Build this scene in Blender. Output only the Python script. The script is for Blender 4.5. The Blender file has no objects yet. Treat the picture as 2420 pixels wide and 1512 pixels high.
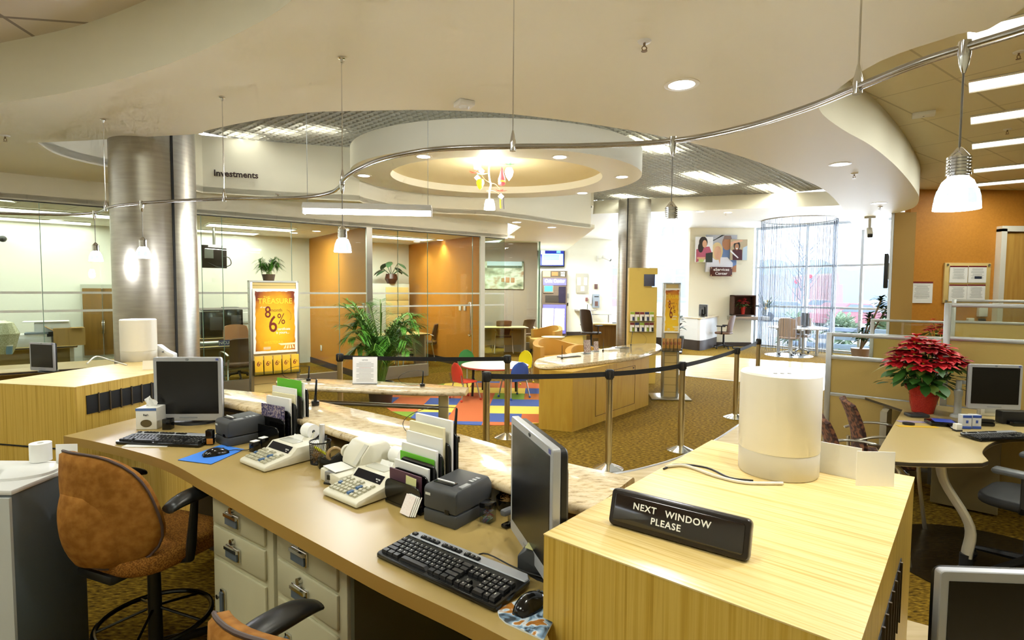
import bpy, bmesh, math, random
from mathutils import Vector, Matrix, Euler
random.seed(7)
C = bpy.context.scene.collection
PI = math.pi
# ---------------------------------------------------------------- camera model
CF, CH, CR, CB = 1290.0, 1.75, 0.0075, 72.0
_t = math.atan(CB / CF); _s, _c = math.sin(_t), math.cos(_t)
def ray(px, py):
    a = px - 1210; b = py - 756
    a0 = a + CR * b; b0 = b - CR * a
    u = a0 / CF; v = -b0 / CF
    return (u, _c + v * _s, -_s + v * _c)
def az(px, py, z):                       # point of a pixel on the level z
    r = ray(px, py); k = (z - CH) / r[2]
    return Vector((k * r[0], k * r[1], z))
def ay(px, py, y):                       # point of a pixel at the distance y
    r = ray(px, py); k = y / r[1]
    return Vector((k * r[0], y, CH + k * r[2]))
def axy(px, py, P, d):                   # point of a pixel on the vertical plane through P along d
    r = ray(px, py)
    k = (P[0] * d[1] - P[1] * d[0]) / (r[0] * d[1] - r[1] * d[0])
    return Vector((k * r[0], k * r[1], CH + k * r[2]))
def cam():
    cd = bpy.data.cameras.new('camera'); co = bpy.data.objects.new('camera', cd); C.objects.link(co)
    cd.sensor_width = 36; cd.lens = 36 * CF / 2420; cd.clip_start = 0.05; cd.clip_end = 500
    co.matrix_world = Matrix.Translation((0, 0, CH)) @ Euler((PI / 2 - _t, 0, 0)).to_matrix().to_4x4() @ Euler((0, 0, CR)).to_matrix().to_4x4()
    bpy.context.scene.camera = co
cam()
# ---------------------------------------------------------------- materials
def lin(c):
    return tuple(((v / 12.92) if v <= 0.04045 else ((v + 0.055) / 1.055) ** 2.4) for v in c)
def rgb(h):
    return lin((((h >> 16) & 255) / 255, ((h >> 8) & 255) / 255, (h & 255) / 255))
_M = {}
def mat(name, h=0xcccccc, rough=0.5, metal=0.0, emit=0.0, alpha=1.0, trans=0.0, coat=0.0, spec=0.5, ecol=None):
    if name in _M: return _M[name]
    m = bpy.data.materials.new(name); m.use_nodes = True; _M[name] = m
    b = m.node_tree.nodes['Principled BSDF']; c = rgb(h) + (1,)
    b.inputs['Base Color'].default_value = c
    b.inputs['Roughness'].default_value = rough; b.inputs['Metallic'].default_value = metal
    b.inputs['Alpha'].default_value = alpha; b.inputs['Transmission Weight'].default_value = trans
    b.inputs['Coat Weight'].default_value = coat; b.inputs['Specular IOR Level'].default_value = spec
    if emit:
        b.inputs['Emission Color'].default_value = (rgb(ecol) + (1,)) if ecol is not None else c
        b.inputs['Emission Strength'].default_value = emit
    return m
def _co(m, scale, rot=(0, 0, 0), kind='Object'):
    nt = m.node_tree; tc = nt.nodes.new('ShaderNodeTexCoord'); mp = nt.nodes.new('ShaderNodeMapping')
    mp.inputs['Scale'].default_value = scale; mp.inputs['Rotation'].default_value = rot
    nt.links.new(tc.outputs[kind], mp.inputs['Vector']); return mp.outputs['Vector']
def ramp(nt, fac, stops):
    r = nt.nodes.new('ShaderNodeValToRGB'); e = r.color_ramp.elements
    while len(e) < len(stops): e.new(0.5)
    for el, (p, h) in zip(e, stops):
        el.position = p; el.color = rgb(h) + (1,)
    nt.links.new(fac, r.inputs['Fac']); return r.outputs['Color']
def noisemat(name, stops, scale=(10, 10, 10), rot=(0, 0, 0), nscale=1.0, detail=3, rough=0.5, bump=0.0, metal=0, coat=0, spec=0.5, kind='Object', nrough=0.5, dist=0.0):
    if name in _M: return _M[name]
    m = mat(name, 0xffffff, rough, metal, coat=coat, spec=spec); nt = m.node_tree; b = nt.nodes['Principled BSDF']
    n = nt.nodes.new('ShaderNodeTexNoise'); n.inputs['Scale'].default_value = nscale; n.inputs['Detail'].default_value = detail
    n.inputs['Roughness'].default_value = nrough; n.inputs['Distortion'].default_value = dist
    nt.links.new(_co(m, scale, rot, kind), n.inputs['Vector'])
    nt.links.new(ramp(nt, n.outputs['Fac'], stops), b.inputs['Base Color'])
    if bump:
        bp = nt.nodes.new('ShaderNodeBump'); bp.inputs['Strength'].default_value = bump; bp.inputs['Distance'].default_value = 0.01
        nt.links.new(n.outputs['Fac'], bp.inputs['Height']); nt.links.new(bp.outputs['Normal'], b.inputs['Normal'])
    return m
def glassmat(name, tint=0xffffff, refl=1.0, rough=0.0):
    """thin architectural pane: clear, with a fresnel mirror"""
    if name in _M: return _M[name]
    m = bpy.data.materials.new(name); m.use_nodes = True; _M[name] = m; nt = m.node_tree
    nt.nodes.clear(); o = nt.nodes.new('ShaderNodeOutputMaterial'); mx = nt.nodes.new('ShaderNodeMixShader')
    t = nt.nodes.new('ShaderNodeBsdfTransparent'); g = nt.nodes.new('ShaderNodeBsdfGlossy'); f = nt.nodes.new('ShaderNodeLayerWeight'); pw = nt.nodes.new('ShaderNodeMath'); pw.operation = 'POWER'; pw.inputs[1].default_value = 5.0; ma = nt.nodes.new('ShaderNodeMath'); ma.operation = 'MULTIPLY_ADD'; ma.inputs[1].default_value = 0.9; ma.inputs[2].default_value = 0.045
    t.inputs['Color'].default_value = rgb(tint) + (1,); g.inputs['Roughness'].default_value = rough
    mu = nt.nodes.new('ShaderNodeMath'); mu.operation = 'MULTIPLY'; mu.inputs[1].default_value = refl
    nt.links.new(f.outputs['Facing'], pw.inputs[0]); nt.links.new(pw.outputs[0], ma.inputs[0]); nt.links.new(ma.outputs[0], mu.inputs[0]); nt.links.new(mu.outputs[0], mx.inputs[0]); nt.links.new(t.outputs[0], mx.inputs[1]); nt.links.new(g.outputs[0], mx.inputs[2])
    nt.links.new(mx.outputs[0], o.inputs[0]); return m
# ---------------------------------------------------------------- mesh builder
class B:
    def __init__(s): s.bm = bmesh.new(); s.mats = []
    def mi(s, m):
        if m is None: return 0
        if m not in s.mats: s.mats.append(m)
        return s.mats.index(m)
    def _fin(s, faces, m):
        k = s.mi(m)
        for f in faces: f.material_index = k
        return faces
    def faces(s, vs, idx, m=None):
        V = [s.bm.verts.new(v) for v in vs]; out = []
        for f in idx:
            try: out.append(s.bm.faces.new([V[i] for i in f]))
            except ValueError: pass
        return s._fin(out, m)
    def bevel(s, faces, w, seg=2, ang=None):
        es = set(e for f in faces for e in f.edges)
        if ang is not None:
            for f in faces: f.normal_update()
            es = [e for e in es if len(e.link_faces) == 2 and e.calc_face_angle(0) > ang]
        bmesh.ops.bevel(s.bm, geom=list(es), offset=w, segments=seg, profile=0.5, affect='EDGES', clamp_overlap=True)
    def box(s, c, d, m=None, rz=0, rx=0, ry=0, bev=0, seg=2, taper=1.0):
        R = Euler((rx, ry, rz)).to_matrix(); c = Vector(c); vs = []
        for z in (-.5, .5):
            k = taper if z > 0 else 1
            for x, y in ((-.5, -.5), (.5, -.5), (.5, .5), (-.5, .5)):
                vs.append(c + R @ Vector((x * d[0] * k, y * d[1] * k, z * d[2])))
        f = s.faces(vs, [(3, 2, 1, 0), (4, 5, 6, 7), (0, 1, 5, 4), (1, 2, 6, 5), (2, 3, 7, 6), (3, 0, 4, 7)], m)
        if bev: s.bevel(f, bev, seg)
        return s
    def prism(s, poly, z0, z1, m=None, bev=0, seg=2, top=None, side=None):
        n = len(poly)
        a = sum(poly[i][0] * poly[(i + 1) % n][1] - poly[(i + 1) % n][0] * poly[i][1] for i in range(n))
        if a < 0: poly = list(reversed(poly))
        vs = [(p[0], p[1], z0) for p in poly] + [(p[0], p[1], z1) for p in poly]
        f = s.faces(vs, [tuple(range(n - 1, -1, -1)), tuple(range(n, 2 * n))] + [(i, (i + 1) % n, n + (i + 1) % n, n + i) for i in range(n)], m)
        if top: s._fin(f[1:2], top)
        if side: s._fin(f[2:], side)
        if bev: s.bevel(f, bev, seg, 0.6)
        return s
    def xprism(s, poly, y0, y1, m=None, bev=0, seg=2, M=None):
        """poly in (x,z), extruded along y (optionally transformed)"""
        n = len(poly)
        a = sum(poly[i][0] * poly[(i + 1) % n][1] - poly[(i + 1) % n][0] * poly[i][1] for i in range(n))
        if a > 0: poly = list(reversed(poly))
        vs = [Vector((p[0], y0, p[1])) for p in poly] + [Vector((p[0], y1, p[1])) for p in poly]
        if M is not None: vs = [M @ v for v in vs]
        f = s.faces(vs, [tuple(range(n - 1, -1, -1)), tuple(range(n, 2 * n))] + [(i, (i + 1) % n, n + (i + 1) % n, n + i) for i in range(n)], m)
        if bev: s.bevel(f, bev, seg, 0.5)
        return s
    def tube(s, pts, r, m=None, n=8, closed=False, cap=True, flat=1.0):
        pts = [Vector(p) for p in pts]; k = len(pts)
        rs = r if isinstance(r, (list, tuple)) else [r] * k
        rings = []; up = None
        for i, p in enumerate(pts):
            a = pts[(i - 1) % k] if (closed or i > 0) else p
            b = pts[(i + 1) % k] if (closed or i < k - 1) else p
            d = (b - a).normalized() if (b - a).length > 1e-9 else Vector((0, 0, 1))
            if up is None:
                up = Vector((0, 0, 1)) if abs(d.z) < 0.9 else Vector((1, 0, 0))
            u = up - d * up.dot(d)
            if u.length < 1e-6: u = Vector((1, 0, 0)) - d * d.x
            u.normalize(); up = u; v = d.cross(u)
            rings.append([s.bm.verts.new(p + (u * math.sin(2 * PI * j / n) * flat + v * math.cos(2 * PI * j / n)) * rs[i]) for j in range(n)])
        out = []
        for i in range(k if closed else k - 1):
            A = rings[i]; Bq = rings[(i + 1) % k]
            for j in range(n):
                out.append(s.bm.faces.new((A[j], A[(j + 1) % n], Bq[(j + 1) % n], Bq[j])))
        if cap and not closed:
            out.append(s.bm.faces.new(list(reversed(rings[0])))); out.append(s.bm.faces.new(rings[-1]))
        s._fin(out, m); return s
    def cyl(s, p0, p1, r, m=None, n=16, r1=None):
        return s.tube([p0, p1], [r, r if r1 is None else r1], m, n)
    def lathe(s, prof, c=(0, 0, 0), m=None, n=24, sx=1, sy=1, a0=0, a1=None):
        full = a1 is None; a1 = 2 * PI if full else a1; c = Vector(c); cols = []; nn = n if full else n + 1
        for j in range(nn):
            a = a0 + (a1 - a0) * j / n
            cols.append([s.bm.verts.new(c + Vector((r * math.cos(a) * sx, r * math.sin(a) * sy, z))) for r, z in prof])
        out = []
        for j in range(n):
            A = cols[j]; Bq = cols[(j + 1) % nn]
            for i in range(len(prof) - 1):
                try: out.append(s.bm.faces.new((A[i], Bq[i], Bq[i + 1], A[i + 1])))
                except ValueError: pass
        s._fin(out, m); return s
    def ball(s, c, r, m=None, n=12, sx=1, sy=1, sz=1, z0=-1, z1=1):
        k = max(4, n // 2); prof = []
        for i in range(k + 1):
            a = math.asin(z0) + (math.asin(z1) - math.asin(z0)) * i / k
            prof.append((max(1e-4, r * math.cos(a)), r * math.sin(a) * sz))
        return s.lathe(prof, c, m, n, sx, sy)
    def grid(s, P, m=None, thick=0, closed_u=False):
        """P[i][j] points; optional thickness along -normal"""
        P = [[Vector(p) for p in row] for row in P]; nu, nv = len(P), len(P[0]); out = []
        V = [[s.bm.verts.new(p) for p in row] for row in P]
        for i in range(nu - 1):
            for j in range(nv - 1):
                out.append(s.bm.faces.new((V[i][j], V[i + 1][j], V[i + 1][j + 1], V[i][j + 1])))
        if thick:
            W = []
            for i in range(nu):
                row = []
                for j in range(nv):
                    du = P[min(i + 1, nu - 1)][j] - P[max(i - 1, 0)][j]; dv = P[i][min(j + 1, nv - 1)] - P[i][max(j - 1, 0)]
                    nn = du.cross(dv)
                    nn = nn.normalized() if nn.length > 1e-12 else Vector((0, 0, 1))
                    row.append(s.bm.verts.new(P[i][j] - nn * thick))
                W.append(row)
            for i in range(nu - 1):
                for j in range(nv - 1):
                    out.append(s.bm.faces.new((W[i][j], W[i][j + 1], W[i + 1][j + 1], W[i + 1][j])))
            for i in range(nu - 1):
                out.append(s.bm.faces.new((V[i][0], W[i][0], W[i + 1][0], V[i + 1][0])))
                out.append(s.bm.faces.new((V[i][-1], V[i + 1][-1], W[i + 1][-1], W[i][-1])))
            for j in range(nv - 1):
                out.append(s.bm.faces.new((V[0][j], V[0][j + 1], W[0][j + 1], W[0][j])))
                out.append(s.bm.faces.new((V[-1][j], W[-1][j], W[-1][j + 1], V[-1][j + 1])))
        s._fin(out, m); return s
    def quad(s, pts, m=None):
        s.faces(pts, [tuple(range(len(pts)))], m); return s
    def leaf(s, base, d, up, L, W, m=None, droop=0.0, n=4, fold=0.0):
        base = Vector(base); d = Vector(d).normalized(); up = Vector(up); sd = d.cross(up)
        sd = sd.normalized() if sd.length > 1e-6 else Vector((1, 0, 0)); nn = sd.cross(d)
        mid = []; lt = []; rt = []
        for i in range(n + 1):
            t = i / n; w = W * math.sin(PI * min(1, 0.12 + t * 0.88)) ** 0.8 * 0.5
            p = base + d * L * t + Vector((0, 0, -1)) * droop * L * t * t
            mid.append(p - nn * fold * w); lt.append(p + sd * w); rt.append(p - sd * w)
        vm = [s.bm.verts.new(p) for p in mid]; vl = [s.bm.verts.new(p) for p in lt]; vr = [s.bm.verts.new(p) for p in rt]; out = []
        for i in range(n):
            out.append(s.bm.faces.new((vl[i], vm[i], vm[i + 1], vl[i + 1]))); out.append(s.bm.faces.new((vm[i], vr[i], vr[i + 1], vm[i + 1])))
        s._fin(out, m); return s
    def build(s, name, m=None, parent=None, loc=None, rz=0, rot=None, flat=False, ang=0.6, **kw):
        me = bpy.data.meshes.new(name)
        bmesh.ops.remove_doubles(s.bm, verts=s.bm.verts, dist=1e-6)
        bmesh.ops.recalc_face_normals(s.bm, faces=s.bm.faces) if kw.pop('recalc', True) else None
        s.bm.to_mesh(me); s.bm.free()
        for q in (s.mats if s.mats else [m]): me.materials.append(q)
        if not flat:
            me.polygons.foreach_set('use_smooth', [True] * len(me.polygons)); me.set_sharp_from_angle(angle=ang)
        o = bpy.data.objects.new(name, me); C.objects.link(o)
        if parent is not None: setp(o, parent)
        if loc is not None: o.location = loc
        o.rotation_euler = rot if rot is not None else (0, 0, rz)
        prop(o, **kw); return o
KIDS = {}
def setp(o, p):
    o.parent = p; KIDS.setdefault(p.name, []).append(o)
def prop(o, label=None, cat=None, group=None, kind=None):
    if label: o['label'] = label
    if cat: o['category'] = cat
    if group: o['group'] = group
    if kind: o['kind'] = kind
    return o
def thing(name, label, cat, loc=(0, 0, 0), rz=0, group=None, rot=None, scale=None):
    o = bpy.data.objects.new(name, None); C.objects.link(o); o.empty_display_size = 0.1
    o.location = loc; o.rotation_euler = rot if rot is not None else (0, 0, rz)
    if scale: o.scale = (scale,) * 3 if not isinstance(scale, (tuple, list)) else scale
    return prop(o, label, cat, group)
def dup(o, loc, rz=0, label=None, group=None, rot=None, scale=None):
    r = o.copy(); C.objects.link(r); r.location = loc; r.rotation_euler = rot if rot is not None else (0, 0, rz)
    if scale: r.scale = (scale,) * 3 if not isinstance(scale, (tuple, list)) else scale
    prop(r, label, None, group)
    def rec(src, dst):
        for ch in KIDS.get(src.name, []):
            c = ch.copy(); C.objects.link(c); setp(c, dst); rec(ch, c)
    rec(o, r); return r
def struct(o): o['kind'] = 'structure'; return o
def textmesh(txt, size, ext=0.0004, align='CENTER', sx=1.0, bold=0.0, spacing=1.0):
    cu = bpy.data.curves.new('t', 'FONT'); cu.body = txt; cu.size = size; cu.extrude = ext; cu.align_x = align; cu.align_y = 'CENTER'
    cu.offset = bold; cu.resolution_u = 3; cu.space_character = spacing
    ob = bpy.data.objects.new('t', cu); C.objects.link(ob); bpy.context.view_layer.update()
    me = bpy.data.meshes.new_from_object(ob); bpy.data.objects.remove(ob); bpy.data.curves.remove(cu)
    if sx != 1.0:
        for v in me.vertices: v.co.x *= sx
    return me
def text(txt, size, m, parent, loc, rot=(PI / 2, 0, 0), name='lettering', **kw):
    me = textmesh(txt, size, **kw); me.name = name; me.materials.clear(); me.materials.append(m)
    o = bpy.data.objects.new(name, me); C.objects.link(o)
    if parent is not None: setp(o, parent)
    o.location = loc; o.rotation_euler = rot; return o
def addtext(b, txt, size, m, M, **kw):
    """put lettering into a builder, transformed by the matrix M (text lies in its local xy plane)"""
    me = textmesh(txt, size, **kw)
    vs = [M @ v.co for v in me.vertices]; b.faces(vs, [tuple(p.vertices) for p in me.polygons], m); bpy.data.meshes.remove(me)
def light(kind, name, loc, power, col=(1, 1, 1), size=0.1, rot=(0, 0, 0), spot=None, blend=0.5, sy=None):
    l = bpy.data.lights.new(name, kind); l.energy = power; l.color = col
    if kind == 'AREA':
        l.size = size
        if sy: l.shape = 'RECTANGLE'; l.size_y = sy
    elif kind in ('POINT', 'SPOT'): l.shadow_soft_size = size
    if spot: l.spot_size = spot; l.spot_blend = blend
    o = bpy.data.objects.new(name, l); C.objects.link(o); o.location = loc; o.rotation_euler = rot; return o
def smooth(pts, k=6, closed=False):
    """Catmull-Rom through the points"""
    P = [Vector(p) for p in pts]; n = len(P); out = []
    for i in range(n if closed else n - 1):
        a = P[(i - 1) % n] if (closed or i > 0) else P[0] * 2 - P[1]
        b = P[i]; c = P[(i + 1) % n]
        d = P[(i + 2) % n] if (closed or i < n - 2) else P[-1] * 2 - P[-2]
        for j in range(k):
            t = j / k
            out.append(0.5 * ((2 * b) + (c - a) * t + (2 * a - 5 * b + 4 * c - d) * t * t + (3 * b - a - 3 * c + d) * t ** 3))
    if not closed: out.append(P[-1])
    return out
def rrect(w, h, r, n=4, cx=0, cy=0):
    out = []
    for sx, sy, a in ((1, -1, -PI / 2), (1, 1, 0), (-1, 1, PI / 2), (-1, -1, PI)):
        for i in range(n + 1):
            t = a + (PI / 2) * i / n
            out.append((cx + sx * (w / 2 - r) + r * math.cos(t), cy + sy * (h / 2 - r) + r * math.sin(t)))
    return out
def v2(p): return (p[0], p[1])
# ---------------------------------------------------------------- common materials
cream = mat('cream_paint', 0xf0ebd6, 0.55)
cream_w = mat('cream_wall', 0xefe9cf, 0.6)
white_w = mat('white_wall', 0xf0efe2, 0.6)
orange_w = noisemat('orange_wall', [(0.3, 0xc07f26), (0.7, 0xca882c)], nscale=3, rough=0.6)
mauve_w = mat('mauve_wall', 0xa8958a, 0.6)
dark_base = mat('dark_base', 0x3a3028, 0.6)
alum = mat('brushed_aluminium', 0xb4b4ae, 0.38, 1.0)
chrome = mat('chrome', 0xd8d8d8, 0.12, 1.0)
steel = mat('satin_steel', 0xb9b7ae, 0.3, 1.0)
black_p = mat('black_plastic', 0x141414, 0.45)
blackg = mat('black_gloss', 0x0a0a0a, 0.15)
dgrey_p = mat('dark_grey_plastic', 0x36383a, 0.5)
silver_p = mat('silver_plastic', 0xb6b8bc, 0.35, 0.3)
white_p = mat('white_plastic', 0xe9e8e2, 0.4)
beige_p = mat('beige_plastic', 0xdfdbc8, 0.45)
paper = mat('white_paper', 0xf2f1ec, 0.8)
glass = glassmat('clear_glass', 0xf4fbf7, 0.9)
glassedge = mat('glass_edge', 0x7fa596, 0.2)
maple = noisemat('maple_veneer', [(0.3, 0xd8ac5c), (0.55, 0xe2b96e), (0.8, 0xd2a352)], scale=(6, 6, 0.8), nscale=2.0, rough=0.4)
lamp_w = mat('lamp_glow', 0xfff6df, 0.5, emit=14.0)
tube_w = mat('tube_glow', 0xfffdf4, 0.5, emit=9.0)

def carpet():
    m = mat('carpet', 0x96703a, 0.95, spec=0.1); nt = m.node_tree; b = nt.nodes['Principled BSDF']
    n1 = nt.nodes.new('ShaderNodeTexNoise'); n1.inputs['Scale'].default_value = 1.0; n1.inputs['Detail'].default_value = 4
    nt.links.new(_co(m, (26, 70, 1), (0, 0, 0.5)), n1.inputs['Vector'])
    cx = ramp(nt, n1.outputs['Fac'], [(0.33, 0x3c2b08), (0.48, 0x6e5416), (0.56, 0x7e621a), (0.68, 0x987c28)])
    nt.links.new(cx, b.inputs['Base Color'])
    bp = nt.nodes.new('ShaderNodeBump'); bp.inputs['Strength'].default_value = 0.4; bp.inputs['Distance'].default_value = 0.01
    nt.links.new(n1.outputs['Fac'], bp.inputs['Height']); nt.links.new(bp.outputs['Normal'], b.inputs['Normal'])
    return m
carpet_m = carpet()
plank = noisemat('pale_plank', [(0.35, 0xc9b48c), (0.6, 0xd8c59e), (0.75, 0xbfa87e)], scale=(1.2, 9, 1), rot=(0, 0, 0.4), nscale=1.2, rough=0.22, spec=0.5)

def tilemat(name, h, hl, s=0.61, rot=0.0, w=0.016):
    m = mat(name, h, 0.75); nt = m.node_tree; b = nt.nodes['Principled BSDF']
    br = nt.nodes.new('ShaderNodeTexBrick'); br.offset = 0; br.squash = 1
    br.inputs['Scale'].default_value = 1 / s; br.inputs['Mortar Size'].default_value = w; br.inputs['Brick Width'].default_value = 2.0; br.inputs['Row Height'].default_value = 1.0
    br.inputs['Color1'].default_value = rgb(h) + (1,); br.inputs['Color2'].default_value = rgb(h) + (1,); br.inputs['Mortar'].default_value = rgb(hl) + (1,)
    nt.links.new(_co(m, (1, 1, 1), (0, 0, rot)), br.inputs['Vector']); nt.links.new(br.outputs['Color'], b.inputs['Base Color']); return m
tile_c = tilemat('ceiling_tile', 0xe6dcb8, 0xc8bd97, 0.61, -0.61)
tile_l = tilemat('ceiling_tile_left', 0xe2d8cc, 0x9a8f88, 0.75, -0.15, 0.022)
tile_o = tilemat('ceiling_tile_office', 0xe9e6d6, 0xc6c2ae, 0.61, 0.66)

# ---------------------------------------------------------------- key lines of the plan
E1 = Vector((0.763, -0.646, 0)); E2 = Vector((0.646, 0.763, 0))
GP = Vector((-2.3, 10.55, 0)); GD = Vector((0.79, 0.613, 0)).normalized(); GN = Vector((-GD.y, GD.x, 0))
def gl(px, z=0):                      # point of the office glass line seen at image column px
    p = axy(px, 700, GP, GD); return Vector((p.x, p.y, z))
ZS, ZG, ZT, ZF = 3.2, 4.09, 3.66, 3.74
def wall(name, pts, z0, z1, m, th=0.12, side=1):
    """wall slab along a polyline; thickness goes to the left (side=1) or right"""
    b = B(); P = [Vector((p[0], p[1], 0)) for p in pts]; n = len(P); off = []
    for i in range(n):
        d = (P[min(i + 1, n - 1)] - P[max(i - 1, 0)]).normalized(); off.append(P[i] + Vector((-d.y, d.x, 0)) * th * side)
    vs = [(p.x, p.y, z) for z in (z0, z1) for p in P + off[::-1]]; k = 2 * n
    fs = [(i, (i + 1) % k, k + (i + 1) % k, k + i) for i in range(k)]
    for i in range(n - 1):
        a, c, d2, e = i, i + 1, k - 2 - i, k - 1 - i
        fs += [(a, e, d2, c), (k + a, k + c, k + d2, k + e)]
    b.faces(vs, fs, m); return struct(b.build(name))

# ---------------------------------------------------------------- floor
struct(B().prism([(-12, -3), (14, -3), (14, 11), (11.3, 13.6), (7.7, 17.5), (7.9, 22.1), (-12, 22.1)], -0.1, 0, carpet_m).build('floor'))
inner = [az(x, y, 0) for x, y in ((1400, 1128), (1500, 1112), (1600, 1084), (1680, 1047), (1745, 1005), (1812, 958), (1838, 930), (1805, 912), (1755, 903), (1620, 889), (1540, 880))]
inner = smooth(inner, 4)
outer = [az(x, y, 0) for x, y in ((1500, 842), (1600, 838), (1700, 842), (1830, 852), (1960, 860))]
path = [v2(p) for p in inner] + [v2(p) for p in outer] + [(6.4, 10.6), (4.4, 8.3), (2.9, 5.8), (1.75, 3.05), (2.07, 2.86), (3.5, 1.9), (3.5, -0.5), (1.0, -0.5), (1.3, 2.2), (0.45, 3.2), (-0.3, 4.2)]
b = B().prism(path, 0.001, 0.004, plank); struct(b.build('trim_1', ang=0.3))
rim = B().tube([Vector((p.x, p.y, 0.005)) for p in inner], 0.012, mat('path_trim', 0xdadbe0, 0.3, 0.6), 6); struct(rim.build('trim_2'))
# ---------------------------------------------------------------- ceilings
ul = [az(x, y, ZS) for x, y in ((-150, 260), (0, 243), (200, 210), (400, 150), (560, 80), (690, 0))]
ul = smooth(ul + [Vector((-0.55, 2.2, ZS)), Vector((-0.15, 1.3, ZS)), Vector((0, 0, ZS)), Vector((0, -2.5, ZS))], 4)
ro = [Vector((2.1, -2.5, ZS)), Vector((2.2, 1.0, ZS))] + [az(x, y, ZS) for x, y in ((2400, 32), (2262, 81), (2079, 145), (1975, 215), (1936, 258), (1990, 305), (2060, 345), (2120, 395), (2160, 443), (2172, 470), (2160, 490), (2125, 502))]
ro = smooth(ro, 4)
wn = [Vector((7.0, 10.3, ZS)), Vector((8.6, 12.6, ZS))]
ri = smooth([az(x, y, ZS) for x, y in ((2037, 543), (2025, 536), (2008, 522), (1998, 505), (1985, 485), (1945, 447), (1850, 405), (1730, 363), (1600, 330), (1460, 303), (1300, 280), (1150, 265), (1000, 260), (860, 262), (730, 266), (600, 285), (490, 308), (470, 316), (370, 322), (270, 328), (90, 337), (0, 338), (-180, 345))], 4)
cloud = [v2(p) for p in ul] + [v2(p) for p in ro] + [v2(p) for p in wn] + [v2(p) for p in ri]
struct(B().prism(cloud, ZS, ZS + 0.55, cream).build('ceiling', ang=0.5))
# low ceiling strip in front of the glass offices, with its curved fascia
fas = smooth([az(x, y, ZS) for x, y in ((90, 338), (130, 363), (200, 384), (272, 399), (370, 425), (475, 455))], 4) + smooth([az(x, y, ZS) for x, y in ((480, 456), (660, 467), (850, 476))], 3) + smooth([az(x, y, ZS) for x, y in ((858, 480), (930, 496), (1019, 504), (1150, 509), (1205, 515), (1260, 522), (1316, 530), (1396, 540))], 4)
hd0 = gl(-300); hd1 = gl(1199)
strip = [(-8.5, 5.6)] + [v2(p) for p in fas] + [(1.95, 13.1), (2.0, 21.2), (-1.0, 21.2), (0.2, 12.9), v2(hd1), v2(hd0)]
struct(B().prism(strip, ZS + 0.02, ZS + 0.1, cream).build('ceiling'))
fw = [v2(p) for p in fas]
wall('wall_fascia', fw, ZS + 0.0, ZG - 0.012, cream, 0.06, 1)
wall('wall_header', [v2(hd0), v2(hd1)], 2.88, ZS + 0.05, cream, 0.12, 1)
ff = smooth([az(1396, 506, ZF)] + [az(x, y, ZF) for x, y in ((1450, 504), (1580, 500), (1700, 496), (1850, 491), (1990, 486), (2060, 483))], 3)
wall('wall_fascia_far', [v2(fas[-1])] + [v2(p) for p in ff], ZF, ZG - 0.012, cream, 0.06, -1)
endp = fas[-1]
# far ceiling
struct(B().prism([v2(fas[-1])] + [v2(p) for p in ff] + [(7.6, 11.9), (9.4, 11.9), (11.3, 13.55), (7.75, 17.45), (7.9, 22.05), (1.9, 22.05), (1.9, 13.2)], ZF, ZF + 0.08, mat('far_ceiling', 0xeae8e0, 0.5)).build('ceiling'))
# tile ceilings: right over the cubicles, upper left behind
struct(B().prism([(2.0, -2.5), (2.15, 4.6), (4.2, 6.9), (6.0, 9.2), (6.9, 11.2), (14, 11.2), (14, -2.5)], ZT, ZT + 0.08, tile_c).build('ceiling'))
struct(B().prism([(0.6, -2.5), (0.3, 1.5), (-0.7, 3.2), (-2.3, 4.3), (-9, 5.4), (-9, -2.5)], ZT, ZT + 0.08, tile_l).build('ceiling'))
struct(B().prism([v2(gl(-300)), v2(gl(1215)), v2(gl(1215) + GN * 6), v2(gl(-300) + GN * 5)], 2.9, 2.96, tile_o).build('ceiling'))
# plenum above the egg-crate grid
struct(B().box((1.5, 9.5, 5.2), (16, 14, 0.1), mat('plenum', 0x7c776a, 0.8)).build('ceiling'))
# egg-crate grid: real blades, clipped to the opening
def lattice():
    b = B(); m = mat('grid_blade', 0xb4b0a2, 0.5); s = 0.105; h = 0.034; w = 0.007
    poly = [(-5.6, 7.6), (-3.6, 4.9), (-1.9, 4.35), (-0.6, 4.25), (0.5, 4.4), (1.8, 5.1), (3.5, 6.5), (4.7, 7.7), (8.0, 11.9), (5.1, 14.3), (1.6, 14.5), (-2.4, 10.6)]
    cx, cy = 1.2, 9.3; ring_in = (-0.26, 8.85, 2.0, 1.65)
    for a in (math.radians(48), math.radians(138)):
        d = Vector((math.cos(a), math.sin(a))); nrm = Vector((-d.y, d.x))
        for i in range(-76, 77):
            o = Vector((cx, cy)) + nrm * (i * s); ts = []
            for k in range(len(poly)):
                p = Vector(poly[k]); q = Vector(poly[(k + 1) % len(poly)]); e = q - p; den = d.x * e.y - d.y * e.x
                if abs(den) < 1e-9: continue
                t = ((p.x - o.x) * e.y - (p.y - o.y) * e.x) / den; u = ((p.x - o.x) * d.y - (p.y - o.y) * d.x) / den
                if 0 <= u < 1: ts.append(t)
            ts.sort()
            for t0, t1 in zip(ts[::2], ts[1::2]):
                p = o + d * t0; q = o + d * t1; b.box(((p.x + q.x) / 2, (p.y + q.y) / 2, ZG + h / 2), ((q - p).length, w, h), m, rz=a)
    o = b.build('grid_ceiling', flat=True); prop(o, 'white egg-crate louvre grid above the lobby, lit from behind', 'ceiling grid')
lattice()
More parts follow.
